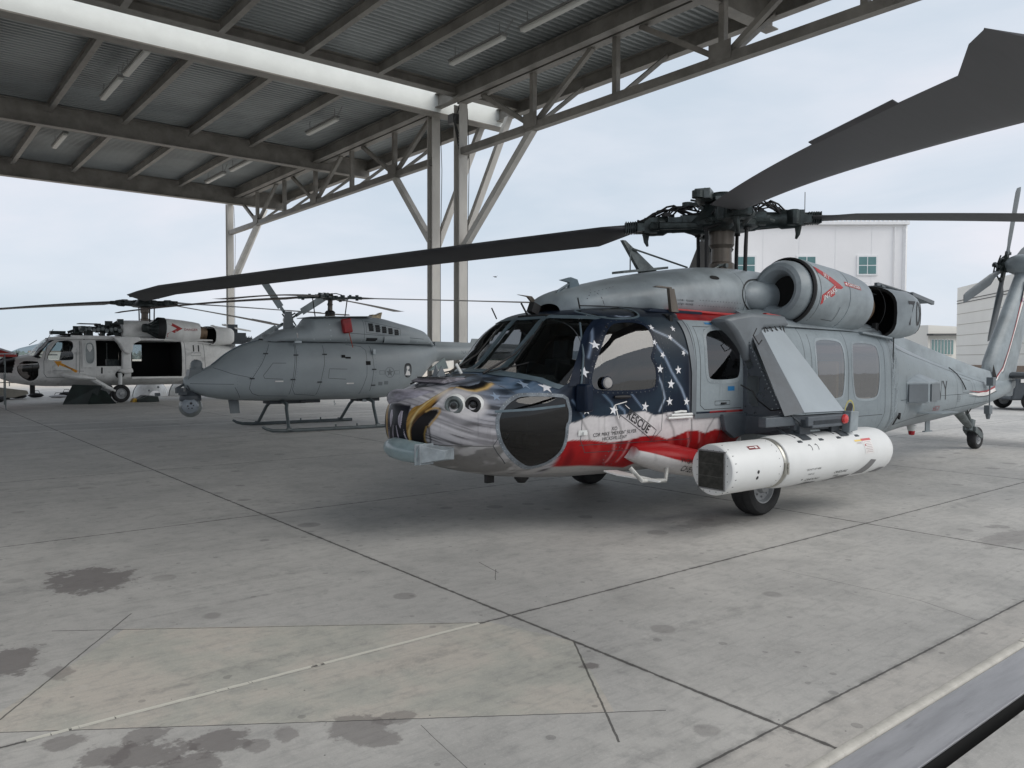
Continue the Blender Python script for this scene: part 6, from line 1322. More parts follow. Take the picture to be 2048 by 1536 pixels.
# ------------------------------------------------------------------ outrigger pylon (part of the helicopter) and the white pod hung on it
PYG = mat('pylon_pale_grey', (.33, .375, .405), .42, 0, .06, 1.5, dirt=.1); PYD = mat('pylon_slate_grey', (.085, .10, .115), .5, 0, .15, 4, dirt=.35)
py = MB(); py.prism([(-1.54, 2.17), (-1.35, 2.22), (-1.05, 2.26), (-.40, 2.25), (-.30, 2.13), (-.82, 2.09), (-.98, 1.92), (-1.03, 1.72), (-1.12, 1.70), (-1.20, 1.86), (-1.34, 2.02)], lambda u, v, q: (u, q, v), -1.25, -1.00); py.build('pylon_root_fairing', M_MGREY, H1, bevel=.045)
py = MB()
TL, TR, BR_, BL = Vector((-.86, -1.22, 2.08)), Vector((-.46, -1.22, 2.11)), Vector((-.27, -1.92, 1.16)), Vector((-1.08, -1.92, 1.17)); nrm = (TR - TL).cross(BL - TL).normalized(); nrm = nrm if nrm.y < 0 else -nrm
py.add([TL, TR, BR_, BL] + [p - nrm * .02 for p in (TL, TR, BR_, BL)], [(0, 1, 2, 3), (4, 7, 6, 5), (0, 4, 5, 1), (1, 5, 6, 2), (2, 6, 7, 3), (3, 7, 4, 0)]); pl = py.build('pylon_sheet', PYG, H1, smooth=0, bevel=.003)
py = MB(); A_, B_ = TL + Vector((-.008, 0, 0)), BL + Vector((-.008, 0, 0)); A2, B2 = Vector((-1.03, -1.21, 2.04)), Vector((-1.34, -1.86, 1.14)); py.add([A_, B_, B2, A2] + [p + Vector((.02, 0, 0)) for p in (A_, B_, B2, A2)], [(0, 1, 2, 3), (4, 7, 6, 5), (0, 4, 5, 1), (1, 5, 6, 2), (2, 6, 7, 3), (3, 7, 4, 0)])
py.add([TR + Vector((.004, 0, -.02)), BR_ + Vector((.004, 0, -.02)), BR_ + Vector((0, .3, 0)), TR + Vector((0, .06, -.05))], [(0, 1, 2, 3)]); py.build('pylon_web', PYD, H1, smooth=0)
# perforated vertical plate between the strut and the fuselage
us = np.arange(0, .80, .010); vsn = np.arange(.90, 2.06, .010); nu, nv = len(us), len(vsn)
UU, VV = np.meshgrid(us, vsn, indexing='ij'); Pv = np.stack([np.full(UU.shape, -1.12), -1.14 - UU, VV], -1).reshape(-1, 3); i, j = np.meshgrid(np.arange(nu - 1), np.arange(nv - 1), indexing='ij'); Fp = np.stack([i * nv + j, (i + 1) * nv + j, (i + 1) * nv + j + 1, i * nv + j + 1], -1).reshape(-1, 4); Cp = Pv[Fp].mean(1); cu, cv = -Cp[:, 1] - 1.14, Cp[:, 2]
keep = cu < .04 + (2.06 - cv) * .58; keep &= ~inpoly(cu, cv, [(.10, 1.60), (.22, 1.35), (.24, 1.22), (.16, 1.20), (.10, 1.28)]) ; keep &= ~((((cu - .17) / .085) ** 4 + ((cv - 1.45) / .10) ** 4) < 1) | False
keep &= ~inpoly(cu, cv, [(.07, 1.86), (.17, 1.66), (.10, 1.62), (.06, 1.70)])
for k in range(46):
    r_ = random.Random(k); hx, hz = r_.uniform(.03, .55), r_.uniform(1.0, 1.95); keep &= ~(np.hypot(cu - hx, cv - hz) < .011)
o = np_mesh('perforated_plate', Pv, Fp[keep], PYD, H1)
sd = o.modifiers.new('thickness', 'SOLIDIFY'); sd.thickness = .008
py = MB(); rivets_on(py, [(.03, .95), (.03, 2.0)], lambda u, v, q: Vector((-1.13 - q, -1.14 - u, v)), .05, .008, .006); rivets_on(py, [(.10, 1.95), (.55, 1.12)], lambda u, v, q: Vector((-1.13 - q, -1.14 - u, v)), .05, .008, .006); py.build('plate_fasteners', M_RIVL, H1)
py = MB(); py.box((-.74, -1.55, 1.05), (.60, .90, .09)); py.box((-.72, -1.98, 1.08), (.80, .04, .10)); py.prism([(-1.55, 1.13), (-1.10, 1.13), (-1.05, .90), (-1.35, .86), (-1.50, .95)], lambda u, v, q: (u, q, v), -1.24, -1.18); py.bar((-1.62, -1.78, 1.08), (-.10, -1.86, 1.08), .10, .10); py.prism([(-1.16, .88), (-1.16, 1.10), (-1.80, 1.12), (-1.80, 1.0), (-1.55, .93)], lambda u, v, q: (q, u, v), -1.16, -1.12); py.build('stub_wing', PYD, H1, smooth=0, bevel=.01)
py = MB(); py.bar((-1.15, -1.81, 1.02), (-.18, -1.81, .99), .10, .08); py.box((-1.0, -1.82, .97), (.20, .14, .10)); py.box((-.40, -1.82, .96), (.16, .14, .10)); py.tube([(-1.5, -1.70, 1.12), (-1.2, -1.84, 1.15), (-1.1, -1.9, 1.05)], .012, 6)
for x in (-1.25, -.85, -.50, -.12): py.tube([(x, -1.70, 1.0), (x, -1.80, .94), (x, -1.93, .90)], .018, 6); py.box((x, -1.95, .885), (.08, .10, .02), Matrix.Rotation(.4, 3, 'X'))
py.build('pod_rack', M_DGREY, H1, bevel=.005)
py = MB(); py.tube([(-1.26, -1.25, 1.45), (-1.22, -1.38, 1.38), (-1.18, -1.42, 1.28), (-1.2, -1.6, 1.18), (-1.25, -1.75, 1.2)], .008, 6); py.tube([(-1.05, -1.3, 2.08), (-1.18, -1.35, 2.0), (-1.12, -1.38, 1.9), (-1.02, -1.35, 1.95)], .007, 6)
_r = random.Random(2)
for k in range(9):
    x = -.92 + .055 * k + _r.uniform(-.02, .02); py.tube([(x, -1.14, 2.17), (x + _r.uniform(-.03, .05), -1.23, 2.13), (x + _r.uniform(.02, .10), -1.25, 2.09 - _r.uniform(0, .08))], _r.uniform(.004, .008), 4)
py.build_loose('pylon_cable', M_BLACK, H1)
py = MB(); py.lathe([(-.02, .05), (0, .055), (.02, .045), (.03, .001)], (-.42, -2.01, 1.08), (0, -1, 0), 18); py.build('position_light', mat('red_lens', (.55, .03, .03), .15, spec=.8), H1)
py = MB(); py.prism([(-.30, .92), (-.12, .94), (-.10, 1.15), (-.26, 1.16)], lambda u, v, q: (u, q, v), -2.0, -1.9); py.build('rack_end_plate', M_GREY, H1, bevel=.01)
# gold and black squadron badge on the cabin side
b = MB(); ring_on(b, [(1.17 + .10 * math.sin(a_) , 1.05 + .14 * math.cos(a_)) for a_ in [2 * PI * k / 24 for k in range(24)]], SP, .02, .003); b.build('round_badge', mat('badge_gold', (.45, .40, .12), .5), H1)
b = MB(); fan(b, [(1.17 + .085 * math.sin(a_) * (1 + .3 * math.sin(3 * a_)), 1.05 + .12 * math.cos(a_)) for a_ in [2 * PI * k / 24 for k in range(24)]], SP, .0025); b.build('badge_bird', M_TXTK, H1)

# the pod
POD = thing('laser_pod', 'long white cylindrical pod with a square black grille, hung beside the painted helicopter', 'pod', (0, 0, 0))
_m = Matrix.Translation((8.784, 6.457, 0)) @ Matrix.Rotation(math.radians(-1.2), 4, 'Z'); _pc = _m @ Vector((-2.47, -1.81, .665)); POD.location = _pc; POD.rotation_euler = (0, 0, math.radians(-1.2))
PW2 = mat('pod_white_paint', (.74, .75, .74), .38, 0, .04, 2, dirt=.10); PG = mat('pod_grey_paint', (.20, .20, .20), .5); BAND = mat('pod_metal_band', (.45, .44, .40), .3, .7, .15, 10)
b = MB(); b.lathe([(0, .0005), (0, .225), (.004, .24), (.014, .248), (.03, .251), (.82, .251), (.825, .246)], (0, 0, 0), (1, 0, 0), 64); b.build('front_section', PW2, POD)
b = MB(); b.lathe([(.885, .246), (.90, .262), (.96, .272), (1.0, .274), (2.75, .274), (2.9, .270), (3.02, .255), (3.10, .22), (3.15, .16), (3.17, .08), (3.175, .0005)], (0, 0, 0), (1, 0, 0), 64); b.build('main_section', PW2, POD)
b = MB(); b.lathe([(.82, .248), (.823, .256), (.835, .250), (.85, .258), (.87, .258), (.885, .250), (.89, .256)], (0, 0, 0), (1, 0, 0), 64); b.box((.855, -.262, -.03), (.05, .03, .12)); b.box((.855, -.275, -.03), (.02, .02, .10)); b.build('clamp_band', BAND, POD)
b = MB(); b.box((-.003, -.005, 0), (.012, .30, .36)); g_ = b.build('grille_backing', M_DEEP, POD)
GR = mat('grille_metal', (.10, .10, .09), .5, .3, .3, 20); b = MB()
for k in range(26): b.box((-.013, -.150 + .0116 * k + .0, 0), (.012, .0045, .345))
for z in (-.06, .06): b.box((-.015, -.005, z), (.006, .29, .005))
b.build('grille_slats', GR, POD)
b = MB()
for sy in (-.155, .145): b.box((-.008, sy, 0), (.014, .012, .375))
for sz in (-.183, .183): b.box((-.008, -.005, sz), (.014, .322, .012))
b.build('grille_frame', PG, POD)
b = MB(); F0 = lambda u, v, q: Vector((-q, u, v)); 
rivets_on(b, [(-.185, -.17), (-.185, .19), (.175, .19), (.175, -.21), (-.185, -.21)], F0, .075, .005, .001)
cyl = lambda s_, th, o=.002, r_=None: Vector((s_, -math.cos(math.radians(th)) * ((r_ or (.251 if s_ < .83 else .274)) + o), math.sin(math.radians(th)) * ((r_ or (.251 if s_ < .83 else .274)) + o)))
def cylr(s_, th, o=.002): return cyl(s_, th, o)
for th in range(-90, 80, 18):
    rivets_on(b, [(.06, th), (.061, th + .4)], cylr, .2, .005); 
    for s_ in (.05, .76): p = cyl(s_, th, .001); d = Vector((0, p.y, p.z)).normalized(); b.lathe([(0, .005), (.002, .004), (.003, .001)], p, d, 6)
b.build('pod_screws', M_RIV, POD)
def cpatch(b, s0, s1, t0, t1, o=.0025):
    nu = max(2, int(abs(s1 - s0) / .03)); nv = max(2, int(abs(t1 - t0) / 5)); vs = [cyl(s0 + (s1 - s0) * i / nu, t0 + (t1 - t0) * j / nv, o) for i in range(nu + 1) for j in range(nv + 1)]; b.add(vs, [(i * (nv + 1) + j, (i + 1) * (nv + 1) + j, (i + 1) * (nv + 1) + j + 1, i * (nv + 1) + j + 1) for i in range(nu) for j in range(nv)])
b = MB()
for th in (-6, -20):
    p = cyl(.40, th, .001); d = Vector((0, p.y, p.z)).normalized(); b.lathe([(0, .019), (.002, .016), (.002, .001)], p, d, 14)
p = cyl(1.22, -42, .001); b.lathe([(0, .012), (.002, .001)], p, Vector((0, p.y, p.z)).normalized(), 10); b.build('pod_ports', M_TXTK, POD)
b = MB()
for s_ in (1.33, 1.45):
    pts = [(s_ + .028 * math.cos(a_), 32 + 9 * math.sin(a_)) for a_ in [PI * k / 8 - .9 for k in range(9)]]; vs = []
    for (a_, t_) in pts: vs += [cyl(a_, t_, .002), cyl(s_ + (a_ - s_) * .7, 32 + (t_ - 32) * .7, .002)]
    b.add(vs, [(2 * i, 2 * i + 1, 2 * i + 3, 2 * i + 2) for i in range(8)])
b.build('lifting_marks', M_TXTK, POD)
b = MB(); cpatch(b, .36, .54, 47, 58); b.build('red_plate', mat('dark_red_label', (.20, .02, .02), .4), POD)
b = MB(); cpatch(b, .38, .46, 51.5, 54.5, .0035); cpatch(b, .47, .51, 49, 56, .0035); b.build('plate_writing', M_TXTW, POD)
b = MB(); cpatch(b, 2.36, 2.56, 34, 40); b.build('pink_label_head', mat('label_red', (.60, .12, .12), .5), POD)
b = MB(); cpatch(b, 2.22, 2.36, 34, 38.5); b.build('yellow_label', mat('label_yellow', (.75, .55, .15), .5), POD)
b = MB(); cpatch(b, 2.37, 2.56, 2, 34); b.build('white_label', M_TXTW, POD)
b = MB()
for k in range(7): cpatch(b, 2.39 + .02 * (k % 2), 2.53, 6 + 4 * k, 6.9 + 4 * k, .004)
for k in range(2): cpatch(b, 2.24, 2.34, 28 + 2.2 * k, 28.8 + 2.2 * k, .003)
b.build('label_writing', mat('label_grey_text', (.40, .30, .30), .6), POD)
b = MB(); p = cyl(2.40, 23, .004); b.lathe([(0, .012), (.001, .001)], p, Vector((0, p.y, p.z)).normalized(), 10); b.build('label_dot', M_RED, POD)
for s_, th in ((1.42, -45), (1.93, -34)):
    text_obj('cradling_lettering', 'CRADLING', M_TXTK, .048, lambda u, v, s_=s_, th=th: cyl(s_ + u * 1.1 + v * .3, th + v * 200, .003), POD); text_obj('cradling_lettering', 'AREA', M_TXTK, .042, lambda u, v, s_=s_, th=th: cyl(s_ - .04 + u + v * .3, th - 12 + v * 200, .003), POD)
text_obj('stencil_lettering', 'DO NOT LIFT HERE', M_TXTK, .03, lambda u, v: cyl(1.35 + u, -16 + v * 200, .003), POD)
text_obj('stencil_lettering', 'FWD CG', M_TXTK, .028, lambda u, v: cyl(1.33 + u, -28 + v * 200, .003), POD)
b = MB(); P4 = lambda poly: b.add([cyl(s_, t_, .0025) for s_, t_ in poly], [tuple(range(len(poly)))])
def cpoly(poly, n=5):
    (a0, a1, a2, a3) = poly; vs = []
    for i in range(n + 1):
        for j in range(n + 1):
            u, v = i / n, j / n; s0 = a0[0] + (a1[0] - a0[0]) * u; t0 = a0[1] + (a1[1] - a0[1]) * u; s1 = a3[0] + (a2[0] - a3[0]) * u; t1 = a3[1] + (a2[1] - a3[1]) * u; vs.append(cyl(s0 + (s1 - s0) * v, t0 + (t1 - t0) * v, .003))
    b.add(vs, [(i * (n + 1) + j, (i + 1) * (n + 1) + j, (i + 1) * (n + 1) + j + 1, i * (n + 1) + j + 1) for i in range(n) for j in range(n)])
cpoly([(1.20, -80), (1.52, -80), (1.58, -58), (1.32, -58)]); cpoly([(1.75, -72), (2.15, -72), (2.22, -50), (1.95, -50)]); cpoly([(2.25, -55), (2.50, -55), (2.62, -15), (2.50, -12)]); cpoly([(2.62, -60), (2.85, -60), (2.92, -42), (2.8, -42)]); b.build('grey_cradle_pads', PG, POD)
b = MB()
for s_ in (1.35, 2.1): cpatch(b, s_ - .06, s_ + .10, 52, 88, .010)
b.build('sway_brace_pads', M_DGREY, POD)
# ------------------------------------------------------------------ grey unmanned helicopter in the middle
DG = mat('drone_grey_paint', (.30, .335, .35), .42, 0, .09, .8, .05, 4, dirt=.12); DGD = mat('drone_dark_grey', (.17, .19, .20), .45, 0, .1, 3); DGM = mat('drone_grille_mesh', (.02, .022, .024), .7, .2, .5, 60)
D1 = thing('unmanned_helicopter', 'matt grey windowless helicopter drone on skids with a sensor ball under its nose', 'drone helicopter', (9.04, 18.6, 0), math.radians(-4.0))
TD = [(-3.56, 1.10, 1.22, .03, 1.16, 2, 2), (-3.53, 1.04, 1.28, .13, 1.15, 2, 2), (-3.40, .95, 1.35, .25, 1.12, 2.1, 2), (-3.12, .84, 1.47, .40, 1.10, 2.2, 2), (-2.95, .80, 1.56, .47, 1.12, 2.3, 2), (-2.6, .74, 1.84, .57, 1.15, 2.4, 2.1), (-2.2, .715, 2.06, .66, 1.2, 2.6, 2.2), (-1.7, .69, 2.18, .73, 1.25, 2.7, 2.4), (-.5, .68, 2.20, .77, 1.3, 2.8, 2.7),
      (.8, .675, 2.18, .77, 1.3, 2.8, 2.8), (1.4, .70, 2.17, .73, 1.35, 2.7, 2.7), (2.0, .86, 2.14, .62, 1.5, 2.4, 2.5), (2.5, 1.16, 2.11, .47, 1.7, 2.2, 2.3), (2.85, 1.50, 2.10, .31, 1.84, 2, 2.1), (3.05, 1.64, 2.10, .235, 1.88, 2, 2), (3.5, 1.67, 2.10, .22, 1.89, 2, 2), (5.5, 1.74, 2.07, .17, 1.9, 2, 2), (7.2, 1.80, 2.05, .12, 1.92, 2, 2)]
G = loft_grid(TD, .05, 120); V = G.reshape(-1, 3); F = grid_faces(G.shape[0], 120); np_mesh('fuselage', V, F, DG, D1); SD = Surf(V, F)
G = loft_grid([(-1.78, 2.1, 2.20, .22, 2.15, 2, 2), (-1.6, 2.05, 2.29, .42, 2.15, 2, 2.2), (-1.25, 2.05, 2.44, .55, 2.2, 2, 2.4), (-.85, 2.05, 2.50, .60, 2.2, 2, 2.6), (-.72, 2.05, 2.62, .62, 2.2, 2, 2.6), (-.60, 2.05, 2.76, .62, 2.2, 2, 2.8), (.2, 2.05, 2.80, .62, 2.25, 2, 2.8), (1.1, 2.05, 2.80, .60, 2.25, 2, 2.8), (1.9, 2.05, 2.66, .50, 2.25, 2, 2.6), (2.45, 2.05, 2.53, .38, 2.2, 2, 2.4), (2.62, 2.05, 2.47, .34, 2.2, 2, 2.4), (2.68, 2.05, 2.42, .32, 2.2, 2, 2.3), (2.88, 2.03, 2.16, .24, 2.1, 2, 2)], .04, 80); V = G.reshape(-1, 3); F = grid_faces(G.shape[0], 80); np_mesh('engine_cowling', V, F, DG, D1); SE = Surf(V, F)
FD0 = mat('grey_fastener', (.16, .18, .19), .5)
pD = lambda x, z, o=.002: SD.side(x, z, o, -1); pE = lambda x, z, o=.002: SE.side(x, z, o, -1); sD = lambda x, z, o=.002: SD.side(x, z, o, 1)
b = MB(); b.prism([(-.70, 2.73), (.95, 2.795), (.95, 2.815), (-.70, 2.75)], lambda u, v, q: (u, q, v), -.50, .50); b.build('cowl_top_plate', DG, D1, bevel=.01)
b = MB(); b.prism([(3.0, 2.08), (7.2, 2.03), (7.2, 2.13), (3.0, 2.20)], lambda u, v, q: (u, q, v), -.09, .09); b.prism([(4.3, 2.16), (4.35, 2.30), (4.62, 2.30), (4.66, 2.16)], lambda u, v, q: (u - .1, q, v), -.015, .015); b.build('tail_cover', DG, D1, bevel=.01)
for pf in (pD, sD):
    b = MB()
    for pts in ([(-1.72, 2.05), (-1.95, 1.60), (-2.20, 1.22), (-2.24, 1.02), (-2.16, .90), (-2.0, .84), (-1.32, .82)], [(-1.13, 2.06), (-1.20, 1.5), (-1.30, .86)], [(-1.10, 2.06), (-1.16, 1.5), (-1.24, .98), (-1.16, .86), (-.65, .82)], [(-.43, 2.05), (-.45, 1.6), (-.63, .83)], [(.20, 2.07), (.58, 2.03), (.68, 1.93), (.66, 1.3), (.50, .83)], [(.82, 2.05), (.86, 1.5), (.77, .90)], [(-3.45, 1.14), (-2.57, 1.12)], [(-2.95, 1.50), (-2.6, 1.36), (-2.20, 1.27)], [(-2.55, 1.05), (-2.40, .80)]): line_on(b, pts, pf, .009)
    for P in ([(-1.39, 1.61), (-1.70, 1.61), (-1.93, 1.32), (-1.90, 1.25), (-1.48, 1.23)], [(.14, 1.46), (-.33, 1.47), (-.36, 1.24), (.10, 1.21)]): line_on(b, P, pf, .009)
    b.build('panel_seams', M_SEAM, D1)
    b = MB()
    for pts in ([(-1.76, 2.02), (-1.99, 1.60), (-2.24, 1.22)], [(-1.06, 2.03), (-1.12, 1.5), (-1.20, .98)], [(-.39, 2.03), (-.41, 1.6), (-.59, .85)], [(.90, 2.0), (.93, 1.5), (.84, .92)], [(1.6, 2.0), (1.62, 1.0)], [(-2.5, 1.33), (-2.5, .85)], [(-1.2, .88), (.75, .86)]): rivets_on(b, pts, pf, .07, .007)
    b.build('fasteners', FD0, D1)
    b = MB()
    for x, z in ((-1.84, 1.83), (-2.18, 1.25), (-1.14, 1.80), (-1.24, 1.22), (-.43, 1.82), (-.58, 1.15), (.86, 1.45), (.84, 1.05)): b.box(pf(x, z, .008), (.11, .02, .03))
    b.build('door_hinges', M_SEAM, D1)
    b = MB(); patch(b, -1.66, -1.47, 1.165, 1.195, pf, .004); patch(b, .12, .31, 1.09, 1.12, pf, .004); patch(b, -1.07, -1.04, 2.22, 2.34, lambda x, z, o: SE.side(x, z, o, -1), .004); b.build('white_decals', M_TXTW, D1)
    b = MB(); patch(b, .64, .77, 1.56, 1.66, pf, .003); patch(b, .0, .10, 1.74, 1.81, pf, .012); patch(b, .10, .24, 1.72, 1.76, pf, .014); b.build('dark_vents', M_DEEP, D1)
    b = MB()
    for k in range(2): patch(b, .98 + .17 * k, 1.10 + .17 * k, 1.04 + .02 * k, 1.13 + .02 * k, pf, .003)
    b.build('lower_louvres', DGD, D1)
b = MB(); b.tube([SD.top(-2.95 + .1 * k, -.06 - .008 * k, .006) for k in range(12)], .012, 6); b.build('nose_ridge_strip', M_FRAMEB, D1)
b = MB(); T3 = lambda x, y, o=.003: SD.top(x, y, o); P = [(-2.92, .0), (-2.85, .28), (-2.5, .33), (-2.0, .36), (-1.8, .2), (-1.75, 0), (-1.8, -.0)]; 
vs = [T3(-2.90 + 1.1 * i / 12, (-.10 + .42 * j / 5), .003) for i in range(13) for j in range(6)]; b.add(vs, [(i * 6 + j, (i + 1) * 6 + j, (i + 1) * 6 + j + 1, i * 6 + j + 1) for i in range(12) for j in range(5)]); b.build('nose_top_panel', DGD, D1)
b = MB(); b.prism([(6.75, 1.95), (7.15, 2.55), (7.5, 2.55), (7.35, 1.95), (7.5, 1.35), (7.2, 1.35)], lambda u, v, q: (u, q, v), -.03, .03); b.build('tail_fin', DG, D1, bevel=.01)
b = MB(); b.prism([(4.9, -1.0), (5.3, -1.0), (5.3, 1.0), (4.9, 1.0)], lambda u, v, q: (u, v, 1.9 + q), -.025, .025); b.build('stabiliser', DG, D1, bevel=.01)
b = MB(); b.lathe([(-.05, .06), (.12, .06)], (7.25, -.12, 1.95), (0, -1, 0), 12, cap=True)
for _a in (.9, .9 + PI): b.bar((7.25, -.22, 1.95), (7.25 + .82 * math.cos(_a), -.22, 1.95 + .82 * math.sin(_a)), .02, .15, up=(math.sin(_a), 0, -math.cos(_a)))
b.build('tail_rotor', DGD, D1, smooth=0)
# cowling details: mesh vents, scoop, lights
b = MB()
for k in range(5): patch(b, .80 + .185 * k, .93 + .185 * k, 2.42 - .022 * k, 2.62 - .035 * k, pE, .004)
patch(b, .72, 1.03, 2.17, 2.25, pE, .004); b.build('cowl_mesh_vents', DGM, D1)
b = MB()
for k in range(5):
    for z in (2.50, 2.55): line_on(b, [(.79 + .185 * k, z - .03 * k), (.95 + .185 * k, z - .03 * k)], pE, .010, .008)
line_on(b, [(.68, 2.76), (.66, 2.12)], pE, .008); line_on(b, [(.74, 2.68), (1.74, 2.50), (1.72, 2.30), (.72, 2.38), (.74, 2.68)], pE, .008); line_on(b, [(.18, 2.40), (.26, 2.36), (2.5, 2.25)], pE, .010); line_on(b, [(-1.70, 2.13), (2.8, 2.10)], pE, .018); b.build('cowl_seams', M_SEAM, D1)
b = MB(); R = []
for i in range(9): x = 1.22 + .80 * i / 8; q = .13 * (1 - (i / 8) ** 3 * .7); R.append([(x, -.52 - q * .75 * math.sin(t) + .03 * i / 4, 2.235 + .115 * math.cos(t)) for t in [PI * k / 10 for k in range(11)]])
b.rings(R, cap=False, closed=False); b.add(R[-1], [tuple(range(11))]); b.build('exhaust_scoop', DG, D1, smooth=60); b = MB(); b.add(R[0], [tuple(range(11))]); b.build('scoop_mouth', M_DEEP, D1)
b = MB(); rivets_on(b, [(-1.5, 2.2), (2.7, 2.17)], pE, .42, .022, .004); rivets_on(b, [(-.25, 2.70), (-.22, 2.2)], pE, .14, .020, .004); b.build('cowl_fasteners', M_RIVL, D1)
b = MB(); b.prism([(-1.22, 2.40), (-.95, 2.40), (-1.0, 2.88), (-1.17, 2.88)], lambda u, v, q: (u, q, v), -.02, .02); b.prism([(-1.70, 2.20), (-1.72, 2.30), (-1.66, 2.33), (-1.5, 2.28)], lambda u, v, q: (u, q, v), -.05, .05); b.lathe([(0, .05), (.06, .05), (.08, .02)], (-1.38, 0, 2.38), (0, 0, 1), 12, cap=True); b.build('upper_antenna', DGD, D1)
b = MB(); b.prism([(1.04, 2.76), (1.36, 2.72), (1.42, 2.95), (1.36, 2.93), (1.26, 2.88), (1.12, 2.88)], lambda u, v, q: (u, q, v), -.10, .10); b.build('exhaust_stack', mat('bare_exhaust_metal', (.40, .33, .22), .35, .6, .4, 6), D1, bevel=.02)
b = MB(); b.lathe([(0, .02), (0, .13), (.10, .13), (.16, .10), (.19, .02)], (-3.26, 0, 1.50), (0, 0, 1), 24); b.lathe([(-.28, .15), (0, .15), (.005, .13)], (-3.26, 0, 1.50), (0, 0, 1), 24); b.prism([(-3.50, 1.16), (-3.10, 1.16), (-3.05, 1.44), (-3.44, 1.46)], lambda u, v, q: (u, q, v), -.16, .16); b.build('nose_antenna_drum', DGD, D1, bevel=.006)
# sensor ball and its clamp
b = MB(); b.lathe([(.0, .12), (-.05, .15), (-.10, .225), (-.16, .24), (-.20, .24), (-.22, .235)], (-3.40, 0, .96), (0, 0, 1), 32, cap=True); b.box((-3.40, 0, 1.0), (.24, .2, .12)); b.tube([(-3.55, -.05, 1.12), (-3.72, -.08, 1.02)], .03, 8); b.box((-3.66, -.1, .98), (.16, .14, .12)); b.box((-3.60, -.16, .92), (.18, .08, .08)); b.tube([(-3.5, -.16, 1.1), (-3.45, -.17, 1.0)], .02, 6); b.tube([(-3.35, -.1, 1.05), (-3.2, -.12, .98)], .03, 6); b.build('ball_mount', M_DGREY, D1, bevel=.004)
bl = MB(); prof = [(math.cos(PI * k / 20) * .255, max(.0005, math.sin(PI * k / 20) * .255)) for k in range(21)]; bl.lathe(prof, (-3.40, 0, .61), (0, 0, 1), 36); bo = bl.build('sensor_ball', mat('sensor_ball_grey', (.22, .24, .24), .3, .1, .2, 5), D1)
b = MB(); fx = Vector((-.25, -.85, .1)).normalized(); a_, c_, _ = frame(fx); o0 = Vector((-3.40, 0, .61))
b.lathe([(.17, .19), (.24, .17), (.258, .12), (.262, .0005)], o0, fx, 28); b.build('sensor_window', mat('sensor_window_blue_grey', (.22, .25, .28), .25, 0, .1), bo)
b = MB(); 
for (u, v, r) in ((.03, .05, .028), (-.04, -.01, .018), (.05, -.06, .016), (-.02, -.07, .012), (.08, .0, .014)): b.lathe([(.22, r), (.272, r), (.274, .0005)], o0 + a_ * u + c_ * v, fx, 12)
b.build('sensor_lenses', M_TXTK, bo)
# skids, cross tubes, belly aerials
SKM = mat('skid_tube_grey', (.10, .12, .125), .4, .2, .15, 4)
for sg, x0 in ((-1, 0), (1, 0)):
    b = MB(); b.tube([(-2.12 + .0, sg * 1.2, .16), (-2.02, sg * 1.2, .10), (-1.88, sg * 1.2, .06), (-1.6, sg * 1.2, .045), (1.10, sg * 1.2, .045)], [.03, .036, .04, .042, .042], 12); b.box((-.3, sg * 1.2, .03), (2.2, .09, .03)); b.build('skid', SKM, D1)
    b = MB()
    for x in (-1.5, .75): b.lathe([(-.05, .055), (.05, .055)], (x, sg * 1.2, .06), (1, 0, 0), 10, cap=True)
    for x in (-.35, .2): b.box((x, sg * 1.2, .11), (.03, .03, .06))
    b.build_loose('skid_saddle', SKM, D1)
for x in (-1.35, .90):
    b = MB(); dx = .0
    for sg in (-1, 1): b.tube([(x, 0, .68), (x, sg * .45, .66), (x, sg * .62, .62), (x - .05, sg * .74, .52), (x - .13, sg * 1.12, .12), (x - .14, sg * 1.19, .05)], [.045, .045, .045, .04, .04, .035], 12)
    b.build('cross_tube', SKM, D1)
b = MB(); b.box((-1.2, 0, .66), (.9, .5, .09)); b.box((.95, 0, .66), (.6, .5, .08)); b.tube([(-.9, -.3, .66), (-.4, -.3, .66)], .035, 8); b.build('belly_frame', M_SEAM, D1)
b = MB()
for x, z, w, h_ in ((-2.55, .74, .24, .33), (1.62, .74, .17, .30)): b.prism([(x, z), (x + w, z), (x + w * .95 + .04, z - h_), (x + w * .2, z - h_)], lambda u, v, q: (u, q, v), -.015, .015)
b.build_loose('belly_aerial', DGD, D1)
b = MB(); b.lathe([(.25, .13), (.02, .13), (-.02, .115), (-.20, .10), (-.22, .04)], (2.22, -.05, 1.0), (0, 0, 1), 20, cap=True); b.build('belly_drum', DGD, D1)
b = MB(); b.tube([(.02, -.2, .66), (.02, -.2, .60), (.06, -.2, .57), (.02, -.2, .55)], .01, 6); b.box((-.05 + .85, -.3, .64), (.1, .05, .06)); b.box((.88, -.72, 1.90), (.07, .06, .12)); b.box((-1.08, -.66, 2.12), (.16, .08, .05)); b.build('tie_down_rings', M_RIVL, D1)
# faded roundel and the patch
FD = mat('faded_marking_grey', (.15, .17, .18), .5)
b = MB(); ring_on(b, [(1.31 + .125 * math.sin(a_), 1.37 + .125 * math.cos(a_)) for a_ in [2 * PI * k / 28 for k in range(28)]], pD, .012, .003)
for s_ in (-1, 1): ring_on(b, [(1.31 + s_ * .15, 1.41), (1.31 + s_ * .29, 1.41), (1.31 + s_ * .29, 1.33), (1.31 + s_ * .15, 1.33)], pD, .010, .003)
b.build('roundel_outline', FD, D1); b = MB(); fan(b, star_pts(1.31, 1.37, .115, 0), pD, .003); b.build('roundel_star', FD, D1, recalc=False)
def pl_(c, rx, rz, n=20, sq=.7): return [(c[0] + rx * math.copysign(abs(math.sin(a_)) ** sq, math.sin(a_)), c[1] + rz * math.copysign(abs(math.cos(a_)) ** sq, math.cos(a_))) for a_ in [2 * PI * k / n for k in range(n)]]
